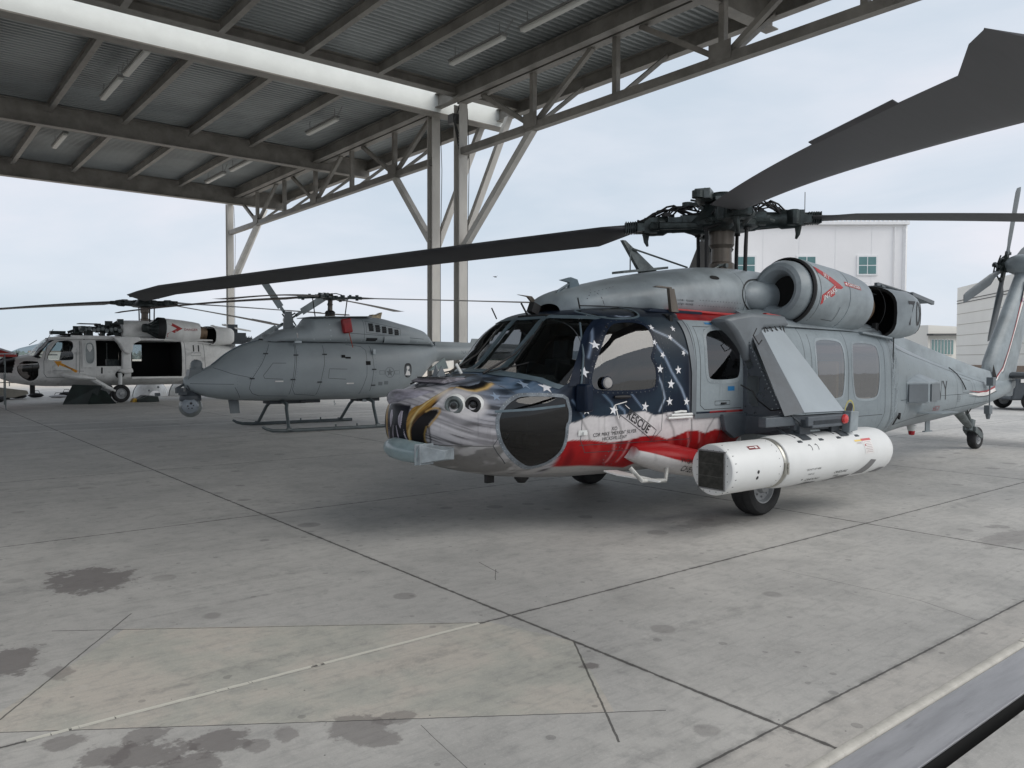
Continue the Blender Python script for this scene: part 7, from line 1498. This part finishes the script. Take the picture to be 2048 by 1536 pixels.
b = MB(); fan(b, pl_((1.88, 1.42), .12, .19), pD, .003); b.build('patch_black', M_TXTK, D1); b = MB(); fan(b, pl_((1.88, 1.41), .085, .14), pD, .0045); b.build('patch_grey', FD, D1)
b = MB(); fan(b, [(1.88, 1.50), (1.81, 1.34), (1.79, 1.29), (1.97, 1.29), (1.95, 1.35)], pD, .006); fan(b, pl_((1.88, 1.49), .045, .04), pD, .006); b.build('patch_white_figure', M_TXTW, D1)
text_obj('boom_lettering', 'NAVY', FD, .13, lambda u, v: pD(3.95 + u, 1.90 + v, .003), D1)
# rotor
DB = mat('drone_blade_paint', (.12, .095, .085), .4, 0, .15, 2, stretch=(.5, 3, 1))
b = MB(); b.lathe([(2.72, .16), (2.80, .14), (2.90, .07), (3.05, .055), (3.10, .075), (3.14, .055), (3.30, .05), (3.34, .09), (3.36, .05)], n=20, cap=True); b.build('mast', M_MAST, D1)
b = MB(); b.lathe([(2.80, .12), (2.9, .13), (2.94, .09)], n=16, cap=True); b.build('swashplate', M_BLACK, D1)
hb = MB(); hb.lathe([(3.20, .08), (3.22, .18), (3.27, .18), (3.30, .08)], n=16, cap=True); ho = hb.build('hub', M_HUB, D1)
DS = [(math.radians(3.9 - 38.9 + 4.0), 3.26, .012, .001), (math.radians(184 - 38.9 + 4.0), 3.27, .04, .011), (math.radians(80 - 38.9 + 4.0), 3.27, .0, .002), (math.radians(262 - 38.9 + 4.0), 3.26, .05, .009)]
for (a, z0, s_, c_) in DS:
    d = Vector((math.cos(a), math.sin(a), 0)); s = Vector((-math.sin(a), math.cos(a), 0)); RR = Matrix.Rotation(a, 3, 'Z'); U = Vector((0, 0, 1)); C_ = Vector((0, 0, z0))
    b = MB(); b.bar(C_ + d * .1, C_ + d * .55, .13, .04); b.bar(C_ + d * .45 + U * .02, C_ + d * .8, .16, .07); b.box(C_ + d * .32 + U * .05, (.10, .14, .05), RR); b.box(C_ + d * .50 + s * .07 + U * .04, (.06, .05, .10), RR); b.lathe([(-.06, .04), (.08, .045)], C_ + d * .68, U, 8, cap=True); b.tube([C_ + d * .25 + s * .12, C_ + d * .45 + s * .12], .03, 6); b.tube([C_ + d * .30 + U * .08 + s * .05, C_ + d * .15 + U * .12, C_ + U * .10], .012, 5); b.build('blade_grip', M_HUB, ho, smooth=25)
    b = MB(); p = d * .42 + s * .12; b.tube([C_ + p, Vector((p.x * .85, p.y * .85, 2.78))], .014, 6); b.build('pitch_link', M_BLACK, ho)
    blade('main_rotor_blade', 5.33, .70, .29, DB, D1, a, z0, s_, c_, tip=.18, sweep=25, thick=.030, pitch=7, twist=-9, n=26)
# red intake cover hanging on the cowling
IC = thing('red_intake_cover', 'red fabric intake cover with a red streamer hanging on the grey drone cowling', 'cover', (0, 0, 0)); IC.matrix_world = Matrix.Translation((9.04, 18.6, 0)) @ Matrix.Rotation(math.radians(-4), 4, 'Z') @ Matrix.Translation((.17, -.66, 2.52))
RC = mat('red_cover_fabric', (.30, .012, .015), .35, 0, .2, 6, .4, 12)
b = MB(); b.box((0, 0, .02), (.24, .14, .36), Matrix.Rotation(-.16, 3, 'Y')); b.build('cover_body', RC, IC, bevel=.03)
b = MB(); b.bar((.03, -.06, -.14), (.10, -.14, -.52), .03, .008); b.build('streamer', mat('orange_red_ribbon', (.45, .05, .01), .6), IC)
# ------------------------------------------------------------------ white helicopter in work at the back
M_WHH = mat('weathered_white_paint', WHT, .45, 0, .10, 2, .1, 4, dirt=.22)
H2 = thing('white_helicopter', 'off-white naval helicopter with open doors and exposed engine parts, farthest left', 'helicopter', (8.29, 34.35, .12), 0, 'naval helicopters with four bladed rotors'); H2.scale = (1.0, 1.0, 1.06)
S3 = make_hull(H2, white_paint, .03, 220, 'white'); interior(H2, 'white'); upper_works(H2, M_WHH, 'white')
rotor_head(H2, False, [(math.radians(8 - 38.9), 3.62, .045, .002), (math.radians(66 - 38.9), 3.62, .07, .002), (math.radians(171 - 38.9), 3.66, .02, .004), (math.radians(193 - 38.9), 3.60, .055, .004)], mat('light_blade_paint', (.10, .095, .09), .5, 0, .15, 2))
for _o in H2.children:
    if _o.name.startswith(('main_rotor_blade', 'mast', 'hub')): _o.location.x = .25
    if _o.name.startswith(('engine_nacelle', 'exhaust_shroud', 'exhaust_flap')): _o.location.x = .45
WP = lambda x, z, o=.002: S3.side(x, z, o, -1)
b = MB(); ring_on(b, smooth_poly(W_DOOR, 2), WP, .03, .012); b.build('cockpit_window_frame', M_WHH, H2, smooth=30); b = MB(); ring_on(b, smooth_poly(W_CHIN, 2), WP, .03, .01); b.build('chin_window_frame', M_WHH, H2, smooth=30)
b = MB(); line_on(b, [(-4.33, 1.245), (-3.68, 1.292)], WP, .03, .01); b.build('chin_window_bar', M_WHITE, H2)
FW = lambda y, z, o=.002: S3.front(y, z, o)
for sg in (-1, 1):
    b = MB(); line_on(b, [(sg * .245, 1.60), (sg * .25, 2.17)], FW, .06, .012); b.build('windshield_post', M_WHH, H2)
b = MB()
for pts in ([(-3.49, .95), (-3.49, 1.38), (-3.30, 2.14)], [(-3.49, .95), (-3.40, .82), (-2.66, .82), (-2.46, 1.0), (-2.45, 1.7)], [(-2.32, 2.1), (-2.35, .75)], [(-3.2, 1.05), (-2.2, 1.03)], [(1.46, 2.15), (1.50, .75)], [(2.2, 2.1), (2.3, .7)], [(-3.86, .8), (-3.8, .62)]): line_on(b, pts, WP, .014)
b.build('panel_seams', M_SEAM, H2)
b = MB(); patch(b, -2.25, -1.78, 1.17, 2.12, WP, .045, 5, 10); b.build('sliding_window_panel', M_WHH, H2); b = MB(); fan(b, [(-2.0 + .15 * math.copysign(abs(math.sin(a_)) ** .7, math.sin(a_)), 1.66 + .36 * math.copysign(abs(math.cos(a_)) ** .7, math.cos(a_))) for a_ in [2 * PI * k / 24 for k in range(24)]], WP, .052); b.build('bubble_window', mat('hazy_bubble_window', (.30, .33, .33), .2, 0, .1), H2, recalc=False)
b = MB(); ring_on(b, [(-2.0 + .15 * math.copysign(abs(math.sin(a_)) ** .7, math.sin(a_)), 1.66 + .36 * math.copysign(abs(math.cos(a_)) ** .7, math.cos(a_))) for a_ in [2 * PI * k / 24 for k in range(24)]], WP, .04, .07); b.build('bubble_window_frame', M_WHITE, H2)
b = MB(); b.prism([(-1.25, 2.28), (-.30, 2.28), (-.20, 2.16), (-.50, 2.02), (-.55, 1.70), (-.70, 1.62), (-.85, 1.72), (-1.0, 2.0)], lambda u, v, q: (u, q, v), -1.38, -1.0); b.prism([(-.88, 1.75), (-.58, 1.75), (-.55, 1.1), (-.90, 1.1)], lambda u, v, q: (u, q, v), -1.26, -1.05); b.prism([(-1.05, 1.02), (-1.0, 1.10), (-.55, 1.14), (-.50, .98), (-.80, .92)], lambda u, v, q: (u, q, v), -1.36, -1.1); b.build('pylon_root_fairing', M_WHH, H2, bevel=.05)
# inner cabin: far side wall with two bright window openings, dark shell
b = MB(); 
for (x0, x1, z0, z1) in ((-2.3, -.52, .7, 1.30), (-2.3, -1.85, 1.30, 2.2), (-1.40, -.72, 1.30, 2.2), (-.52, -.30, .7, 2.2), (-.30, .36, .7, 1.38), (-.30, .36, 2.02, 2.2), (.36, 1.45, .7, 2.2)): b.box(((x0 + x1) / 2, 1.02, (z0 + z1) / 2), (x1 - x0, .03, z1 - z0))
b.box((1.47, 0, 1.45), (.04, 2.0, 1.6)); b.build('cabin_far_wall', M_INT, H2)
b = MB(); b.box((.03, 1.0, 1.70), (.66, .02, .66)); b.build('cabin_far_window', glass_mat('milky_glass', (.85, .88, .88), .1, .2), H2)
b = MB(); b.tube([(-1.75 + .4, -.9, 1.2), (-1.35, -.9, 2.05)], .02, 6); b.box((-1.1, -.6, 1.3), (.4, .4, .3)); b.build('cabin_fittings', M_HUB, H2)
b = MB(); b.bar((-.55, -1.19, .775), (1.40, -1.19, .775), .05, .07); b.bar((-3.3, -1.02, 2.20), (2.6, -1.08, 2.20), .07, .06); b.bar((-2.6, -1.0, 2.26), (-1.1, -1.05, 2.26), .10, .08); b.build('door_rails', M_WHH, H2, bevel=.01)
b = MB(); b.prism([(-3.05, 2.28), (-2.75, 2.36), (-2.35, 2.36), (-2.1, 2.30)], lambda u, v, q: (u, q, v), -.95, -.5); b.build('eyebrow_window', M_DEEP, H2)
# exposed engine bay machinery in front of the rotor
b = MB(); rnd = random.Random(8)
for k in range(70):
    x = rnd.uniform(-2.35, -.75); yv = rnd.uniform(-.75, .4); z = rnd.uniform(2.36, 2.62 + (x + 2.35) * .14)
    if rnd.random() < .5: b.box((x, yv, z), (rnd.uniform(.08, .3), rnd.uniform(.08, .3), rnd.uniform(.05, .2)), Matrix.Rotation(rnd.uniform(-.3, .3), 3, 'Z'))
    else: b.tube([(x, yv, z), (x + rnd.uniform(.1, .4), yv + rnd.uniform(-.1, .1), z + rnd.uniform(-.06, .06))], rnd.uniform(.015, .05), 7)
b.box((-1.85, -.3, 2.74), (.75, .5, .03)); b.box((-2.9, -.2, 2.40), (.5, .3, .12)); b.tube([(-2.55, -.2, 2.42), (-2.35, -.3, 2.50), (-2.15, -.6, 2.32)], .05, 8); b.build('exposed_gearbox', M_HUB, H2, smooth=25)
b = MB()
for k in range(10): b.lathe([(-.05, .04), (-.05, .07), (.05, .07), (.05, .04)], (-2.2 + .15 * k, -.72, 2.50 + .03 * (k % 3)), (0, 1, 0), 10, cap=True)
b.build('gearbox_fittings', M_HUB2, H2)
for sg in (-1,):
    b = MB(); b.lathe([(-.52, .10), (-.50, .15), (-.36, .17), (-.2, .12), (-.1, .20), (.0, .30), (.10, .40), (.16, .40), (.30, .36)], (.45, sg * .86, 2.60), (1, 0, -.05), 24, cap=True)
    for k in range(12): a_ = k * PI / 6; b.tube([(.10, sg * .86 + .13 * math.cos(a_), 2.6 + .13 * math.sin(a_)), (.47, sg * .86 + .33 * math.cos(a_), 2.6 + .33 * math.sin(a_))], .02, 5)
    b.build('bare_engine_front', M_HUB, H2)
    b = MB(); b.lathe([(.0, .42), (.05, .445), (.28, .445), (.30, .43)], (.45, sg * .86, 2.60), (1, 0, -.05), 32); b.build('engine_band', M_BLACK, H2)
b = MB(); b.lathe([(0, .16), (.12, .17), (.13, .14)], (1.15, -.4, 2.86), (0, 0, 1), 16, cap=True); b.lathe([(0, .17), (.05, .13), (.12, .12)], (2.2, -.4, 2.70), (0, 0, 1), 16, cap=True); b.build('top_vents', M_HUB2, H2)
b = MB(); b.box((3.55, -.7, 2.30), (1.0, .5, .45)); b.box((3.5, -.9, 2.65), (.4, .05, .4)); b.box((4.1, -.6, 2.25), (.6, .3, .2)); 
for k in range(12): b.tube([(3.1 + .1 * k, -.96, 2.1 + .03 * (k % 4)), (3.2 + .1 * k, -.9, 2.4)], .015, 5)
b.build('open_tail_bay', M_DGREY, H2)
nacf = lambda u, v: Vector((u + .45, -.86 - math.sqrt(max(0, .436 ** 2 - (v - 2.57) ** 2)), v))
b = MB()
def nq(pts): b.add([nacf(*p) for p in pts], [tuple(range(len(pts)))])
for s0, s1 in ((0, .5), (.5, 1)):
    L_ = lambda a, c, t: (a[0] + (c[0] - a[0]) * t, a[1] + (c[1] - a[1]) * t)
    A0, A1, I0, I1 = (.32, 2.92), (.90, 2.62), (.32, 2.80), (.68, 2.62); nq([L_(A0, A1, s0), L_(A0, A1, s1), L_(I0, I1, s1), L_(I0, I1, s0)]); A0, A1, I0, I1 = (.32, 2.30), (.90, 2.62), (.32, 2.42), (.68, 2.62); nq([L_(A0, A1, s0), L_(I0, I1, s0), L_(I0, I1, s1), L_(A0, A1, s1)])
b.build('jet_intake_chevron', M_RED, H2); text_obj('danger_lettering', 'DANGER', M_TXTR, .12, lambda u, v: nacf(1.22 + u * 1.1, 2.58 + v) + Vector((0, -.005, 0)), H2)
# orange rescue arrow and small markings
ORG = mat('orange_marking', (.75, .33, .02), .5)
b = MB(); a = -math.radians(27); ca, sa = math.cos(a), math.sin(a); RO2 = lambda u, v: (-2.80 + u * ca - v * sa, 1.20 + u * sa + v * ca)
fan(b, [RO2(-.22, -.045), RO2(.42, -.045), RO2(.42, .045), RO2(-.22, .045)], WP, .005); fan(b, [RO2(-.20, -.12), RO2(-.20, .12), RO2(-.42, 0)], WP, .006); patch(b, -3.15, -2.92, 1.345, 1.365, WP, .005); b.build('rescue_arrow', ORG, H2, recalc=False)
text_obj('rescue_lettering', 'RESCUE', M_TXTK, .085, lambda u, v: WP(*RO2(.10 + u, v), .010), H2)
b = MB(); patch(b, 1.78, 1.83, 1.75, 2.0, WP, .005); patch(b, 1.98, 2.03, 1.75, 2.0, WP, .005); patch(b, 1.80, 1.85, 1.25, 1.45, WP, .005); patch(b, -1.62, -1.56, .94, 1.16, WP, .006); b.build('black_side_marks', M_TXTK, H2)
b = MB(); ring_on(b, [(1.70, 1.60), (2.08, 1.60), (2.08, 1.70), (1.70, 1.70)], WP, .012, .006); b.build('step_frame', M_SEAM, H2)
# gear
for sg in (-1, 1):
    b = MB(); R = []
    for i in range(13):
        t_ = i / 12; cx, cy, cz = -3.0 + 1.15 * t_, sg * (1.12 + .25 * t_), .93 - .17 * t_; rz = .16 * math.sin(PI * min(.9, t_ + .06)) ** .8 + .02; ry = .3 * math.sin(PI * min(.92, t_ + .05)) ** .7 + .02; R.append([(cx, cy + ry * math.cos(a_), cz + rz * .75 * math.sin(a_)) for a_ in [2 * PI * k / 16 for k in range(16)]])
    b.rings(R); b.build('drag_beam_fairing', M_WHH, H2, smooth=60)
    _w = wheel(H2, (-.98, sg * 1.36, .215), .325, .27, (0, 1, 0), 'main_wheel')
    b = MB(); b.tube([(-.98, sg * 1.36, .25), (-.97, sg * 1.24, .65), (-.96, sg * 1.2, .95)], [.06, .075, .08], 10); b.tube([(-1.95, sg * 1.34, .74), (-1.4, sg * 1.36, .42), (-1.1, sg * 1.36, .28)], [.09, .075, .06], 8); b.tube([(-1.55, sg * 1.5, .45), (-1.2, sg * 1.52, .32)], .04, 6); b.build('landing_gear_leg', M_WHITE, H2)
b = MB(); fan(b, [(-.96 + .16 * math.cos(a_), .90 + .14 * math.sin(a_)) for a_ in [2 * PI * k / 20 for k in range(20)]], WP, .006); b.build('strut_opening', M_DEEP, H2, recalc=False)
b = MB(); b.box((-4.05 + .3, -.2, .48), (.16, .1, .5)); b.box((-5.0, -.2, .6), (.05, .05, .4)); b.build('belly_post', M_BLACK, H2)
b = MB(); b.tube([WP(-3.3, 2.1, .02), (-3.15, -.9, 2.5)], .01, 5); b.tube([(-3.85, -.3, 1.95), (-3.6, -.33, 2.12)], .012, 5); b.tube([(-3.1, -.4, 2.3), (-3.2, -.4, 2.42)], .01, 5); b.build('roof_probe', M_BLACK, H2)
b = MB(); R = []
for x, z, w in ((-4.95, 1.25, .1), (-4.8, 1.4, .25), (-4.5, 1.62, .4), (-4.2, 1.68, .4)): R.append([(x, -w, z - .18), (x, -w * .5, z), (x, w * .5, z), (x, w, z - .18)])
b.rings(R, cap=False, closed=False); b.build('nose_electronics', M_BLACK, H2)
# the tail is folded forward along the near side: fin and tail rotor stand behind the drone
b = MB(); b.prism([(4.7, 1.2), (5.3, 1.2), (5.15, 2.9), (4.9, 2.95)], lambda u, v, q: (u, q, v), -3.15, -2.95); b.lathe([(0, .14), (.15, .17), (.35, .12)], (5.0, -3.2, 3.0), (0, 1, 0), 16, cap=True); b.prism([(3.4, .95), (5.3, 1.05), (5.3, 1.75), (3.4, 1.85)], lambda u, v, q: (u, q, v), -3.0, -2.3); b.build('folded_tail_fin', M_WHH, H2, bevel=.04)
hx, hy, hz = 4.98, -3.3, 3.0; b = MB(); b.lathe([(-.12, .06), (-.05, .16), (.05, .16), (.15, .08)], (hx, hy, hz), (0, 1, 0), 14, cap=True)
cr, cu_ = Vector((.7780, -.6282, 0)), Vector((0, 0, 1)); rb = []
for k, ang in enumerate((125, 31, 305, 211)):
    a = math.radians(ang); d = cr * math.cos(a) + cu_ * math.sin(a); s = cr * -math.sin(a) + cu_ * math.cos(a); o = Vector((hx, hy, hz)); b.bar(o, o + d * .4, .10, .06); b.tube([o + s * .1, o + d * .35 + s * .1], .03, 5)
    q = MB(); q.bar(o + d * .3, o + d * .62, .03, .12, up=s); q.bar(o + d * .6, o + d * 1.78, .02, .27, up=s); q.build('tail_rotor_blade', M_GREY, H2, smooth=0)
b.build('tail_rotor_hub', M_HUB, H2)
# chocks, covers, panels and bags on the ground round it
YC_ = mat('yellow_chock_paint', (.55, .33, .04), .6, 0, .15, 8, dirt=.4)
def chock(x, y, l):
    t = thing('wheel_chock', l, 'wheel chock', (x, y, 0), 0, 'yellow chocks at the white helicopter wheel'); b = MB(); b.prism([(-.11, 0), (.11, 0), (.04, .15), (-.04, .15)], lambda u, v, q: (u, q, v), -.18, .18); b.build('block', YC_, t, bevel=.01); b = MB(); b.tube([(0, -.2, .05), (.3, -.22, .02)], .012, 6); b.build('rope', M_BLACK, t)
chock(8.54 - 1.22 - .46, 33.0, 'yellow wheel chock just left of the white helicopter tyre'); chock(8.54 - 1.22 + .46, 33.0, 'yellow wheel chock just right of the white helicopter tyre')
BKF = mat('black_folded_cover', (.010, .018, .016), .45, 0, .4, 4, .5, 8)
t = thing('black_panel_stack', 'dark glossy panels leaning on the ground under the white helicopter', 'panels', (0, 0, 0)); o2 = Vector((6.05, 32.8, 0))
b = MB(); b.add([o2 + Vector(p) for p in ((-.75, 0, 0), (.25, -.25, 0), (.50, -.2, .68), (-.40, .1, .72), (-.70, .06, 0), (.30, -.19, 0), (.55, -.14, .68), (-.35, .16, .72))], [(0, 1, 2, 3), (4, 7, 6, 5), (0, 4, 5, 1), (1, 5, 6, 2), (2, 6, 7, 3), (3, 7, 4, 0)]); b.build('leaning_panel', BKF, t)
b = MB(); b.add([o2 + Vector(p) for p in ((.0, -.45, 0), (.95, -.5, 0), (.7, -.1, .45), (.30, -.05, .60))], [(0, 1, 2, 3)]); b.add([o2 + Vector(p) for p in ((.0, -.45, 0), (.30, -.05, .60), (.2, .3, 0))], [(0, 1, 2)]); b.add([o2 + Vector(p) for p in ((.95, -.5, 0), (.7, -.1, .45), (1.0, .3, 0))], [(0, 1, 2)]); b.build('folded_sheet', BKF, t)
t = thing('black_drip_tray', 'flat black tray on the ground right of the white helicopter tyre', 'tray', (8.54 - .35, 33.0, 0)); b = MB(); b.prism([(-.35, 0), (.45, 0), (.40, .22), (-.1, .26), (-.35, .1)], lambda u, v, q: (u, q, v), -.3, .3); b.build('tray_body', BKF, t, bevel=.02); b = MB(); b.tube([(-.3, -.31, .12), (0, -.33, .24), (.4, -.31, .2)], .012, 5); b.build('tray_rim', M_HUB2, t)
WC = mat('white_cowl_inner', (.85, .85, .84), .35, 0, .12, 5, dirt=.35)
for k, (x, y, l) in enumerate(((9.55, 37.3, 'detached white cowling standing on the ground beneath the open cabin, left one'), (11.05, 37.2, 'detached white cowling standing on the ground beneath the open cabin, right one'))):
    t = thing('detached_cowling', l, 'cowling', (x, y, 0), .3 * k, 'white cowlings lying under the helicopter'); b = MB(); R = []
    for i in range(9):
        u = i / 8; r = .72 * math.cos(u * 1.25) + .04; R.append([(r * math.cos(a_) * .95, .35 - u * .8, max(0, r * math.sin(a_))) for a_ in [PI * q / 18 for q in range(19)]])
    b.rings(R, cap=False, closed=False); b.build('shell', WC, t, smooth=60); b = MB(); b.tube(R[0], .025, 6); b.build('rim', M_HUB2, t); b = MB(); b.tube([(-.25, -.30, .05), (-.22, -.36, .32)], .03, 6); b.box((.12, -.36, .10), (.22, .05, .14)); b.lathe([(0, .05), (.02, .04)], (.18, -.28, .42), (0, -1, .3), 10, cap=True); b.build('latches', M_MGREY, t)
rnd = random.Random(21); TK = mat('tool_bag_black', (.015, .015, .018), .6); TW = mat('pale_cloth', (.62, .62, .64), .7)
for k in range(9):
    x, y = 1.6 + .62 * k + rnd.uniform(-.1, .1), 38.6 + rnd.uniform(-.5, .5); dark = k % 3 != 1
    lab = ['black tool bag at the left end of the clutter behind the white helicopter nose', 'crumpled pale cloth nearest the nose of the white helicopter', 'black tool bag beside the nearest pale cloth', 'second black tool bag in the row behind the nose wheelless bay', 'crumpled pale cloth in the middle of the tool bags', 'black tool bag left of the hanging belly post', 'black tool bag right of the hanging belly post', 'crumpled pale cloth nearest the leaning dark panels', 'black tool bag closest to the leaning dark panels'][k]
    t = thing('tool_bag' if dark else 'folded_cloth', lab, 'bag' if dark else 'cloth', (x, y, 0), rnd.uniform(-.5, .5), 'clutter on the ground behind the white helicopter'); b = MB(); R = []
    w_, h_ = rnd.uniform(.28, .42), rnd.uniform(.14, .26) if dark else .12
    for i in range(7):
        u = i / 6 * PI; R.append([((i / 6 - .5) * 2 * w_, .16 * math.sin(u) ** .4 * math.cos(a_) + .001, max(0, h_ * .5 + h_ * .5 * math.sin(u) ** .4 * math.sin(a_) + .02 * rnd.random())) for a_ in [2 * PI * q / 12 for q in range(12)]])
    b.rings(R); b.build('bag_body' if dark else 'cloth_body', TK if dark else TW, t)
    b = MB(); b.tube([(-.15, 0, h_ * .9), (-.1, 0, h_ + .1), (.1, 0, h_ + .1), (.15, 0, h_ * .9)], .012, 5); b.build('strap', M_BLACK, t)
t = thing('white_equipment_shell', 'pale curved shell with a black rim lying below the nose of the white helicopter', 'equipment cover', (4.0, 38.2, 0), .1); b = MB(); b.prism([(-.9, .62), (-.75, .18), (.3, .05), (.9, .2), (.85, .35)], lambda u, v, q: (u, q, v), -.3, .3); b.build('shell', mat('beige_shell', (.45, .42, .36), .6), t, bevel=.03); b = MB(); b.tube([(-.95, -.32, .66), (-.85, -.33, .2), (-.6, -.33, .06), (.2, -.32, .03)], .03, 6); b.tube([(-.95, -.32, .66), (0, -.33, .70), (.8, -.33, .66)], .018, 6); b.build('rim', M_BLACK, t)
# red shelter tip and dolly at the left edge
t = thing('red_canopy', 'red canopy with a pale edge on thin posts at the left border of the photo', 'canopy', (0, 0, 0)); c0 = site(-15.6, 21.8)
def sp(X, Z, h): return site(X, Z, h)
RF = mat('red_canvas', (.38, .03, .02), .6, 0, .1); Z0 = 27.0
b = MB(); pk = sp(-20.5, Z0, 2.95); P1 = sp(-16.25, Z0 - 1.2, 1.84); P2 = sp(-17.95, Z0 + 1.6, 1.84); P3 = sp(-23.5, Z0 - 1.2, 1.84); P4_ = sp(-23.5, Z0 + 1.6, 1.84); dn = Vector((0, 0, -.10))
b.add([pk, P1, P2, P3, P4_, P1 + dn, P2 + dn, P3 + dn, P4_ + dn], [(0, 1, 2), (0, 3, 1), (0, 4, 3), (0, 2, 4), (1, 3, 7, 5), (2, 1, 5, 6)]); b.build('canvas_roof', RF, t, smooth=0)
b = MB(); b.tube([pk, P1], .035, 6); b.tube([P3, P1], .02, 6); b.build('roof_edge', TW, t)
for p in (P1 + CR * -.35, P2 + CR * -.5): b = MB(); b.tube([Vector((p.x, p.y, 0)), p], .02, 6); b.build('post', M_HUB2, t)
t = thing('tow_dolly', 'small dark wheeled dolly at the left border beside the white helicopter nose', 'dolly', sp(-20.1, 30.2, 0), -.7); b = MB(); b.box((0, 0, .16), (.9, .5, .14)); b.tube([(-.2, 0, .2), (-.35, 0, 1.0)], .04, 6); b.box((.1, 0, .42), (.35, .3, .3)); b.build('chassis', TK, t, bevel=.02)
for x in (-.32, .32): b = MB(); b.lathe([(-.3, .10), (.3, .10)], (x, 0, .10), (0, 1, 0), 14, cap=True); b.build('wheel', M_TYRE, t)
b = MB(); b.box((.1, -.16, .42), (.25, .02, .2)); b.build('red_panel', M_RED, t)
# barrier line across the field behind the aircraft
t = thing('barrier_rail', 'low dark red rail running behind the white helicopter', 'barrier', (0, 0, 0)); b = MB(); b.bar(sp(-30, 47, .42), sp(-8, 47, .42), .06, .06); b.build('rail', mat('dark_red_rail', (.16, .05, .03), .6), t); b = MB()
for k in range(9): b.bar(sp(-30 + 2.7 * k, 47, 0), sp(-30 + 2.7 * k, 47, .42), .05, .05)
b.build('rail_posts', M_DGREY, t)
# dark vehicle behind the tail at the right edge, with a pile of stores
t = thing('parked_ground_vehicle', 'dark low vehicle behind the tail of the painted helicopter at the right border', 'vehicle', sp(18.6, 27.8, 0), math.radians(-38.9)); b = MB(); b.prism([(-1.5, .35), (2.8, .35), (2.8, 1.05), (.9, 1.15), (.6, 1.3), (-1.3, 1.25)], lambda u, v, q: (u, q, v), -.8, .8); b.build('body', M_DGREY, t, bevel=.06)
for x in (-.8, 1.9):
    for y in (-.8, .8): wheel(t, (x, y, .33), .33, .2, (0, 1, 0))
b = MB(); b.box((-.1, -.82, 1.02), (2.2, .02, .12)); b.build('pale_stripe', M_TXTW, t); b = MB(); b.box((.9, 0, .9), (.1, 1.5, .4)); b.build('bulkhead', TK, t)
# a bird
t = thing('bird', 'small dark bird flying high right of the canopy columns', 'bird', site(-1.3, 60, 7.9)); b = MB(); b.tube([(-.12, 0, 0), (0, 0, .02), (.12, 0, 0)], [.02, .05, .015], 8); b.build('body', TK, t); b = MB(); b.add([(-.03, 0, .03), (.06, 0, .03), (.02, .25, .09), (-.04, .32, .05)], [(0, 1, 2, 3)]); b.add([(-.03, 0, .03), (.06, 0, .03), (.02, -.25, .09), (-.04, -.32, .05)], [(0, 1, 2, 3)]); b.build('wings', TK, t)
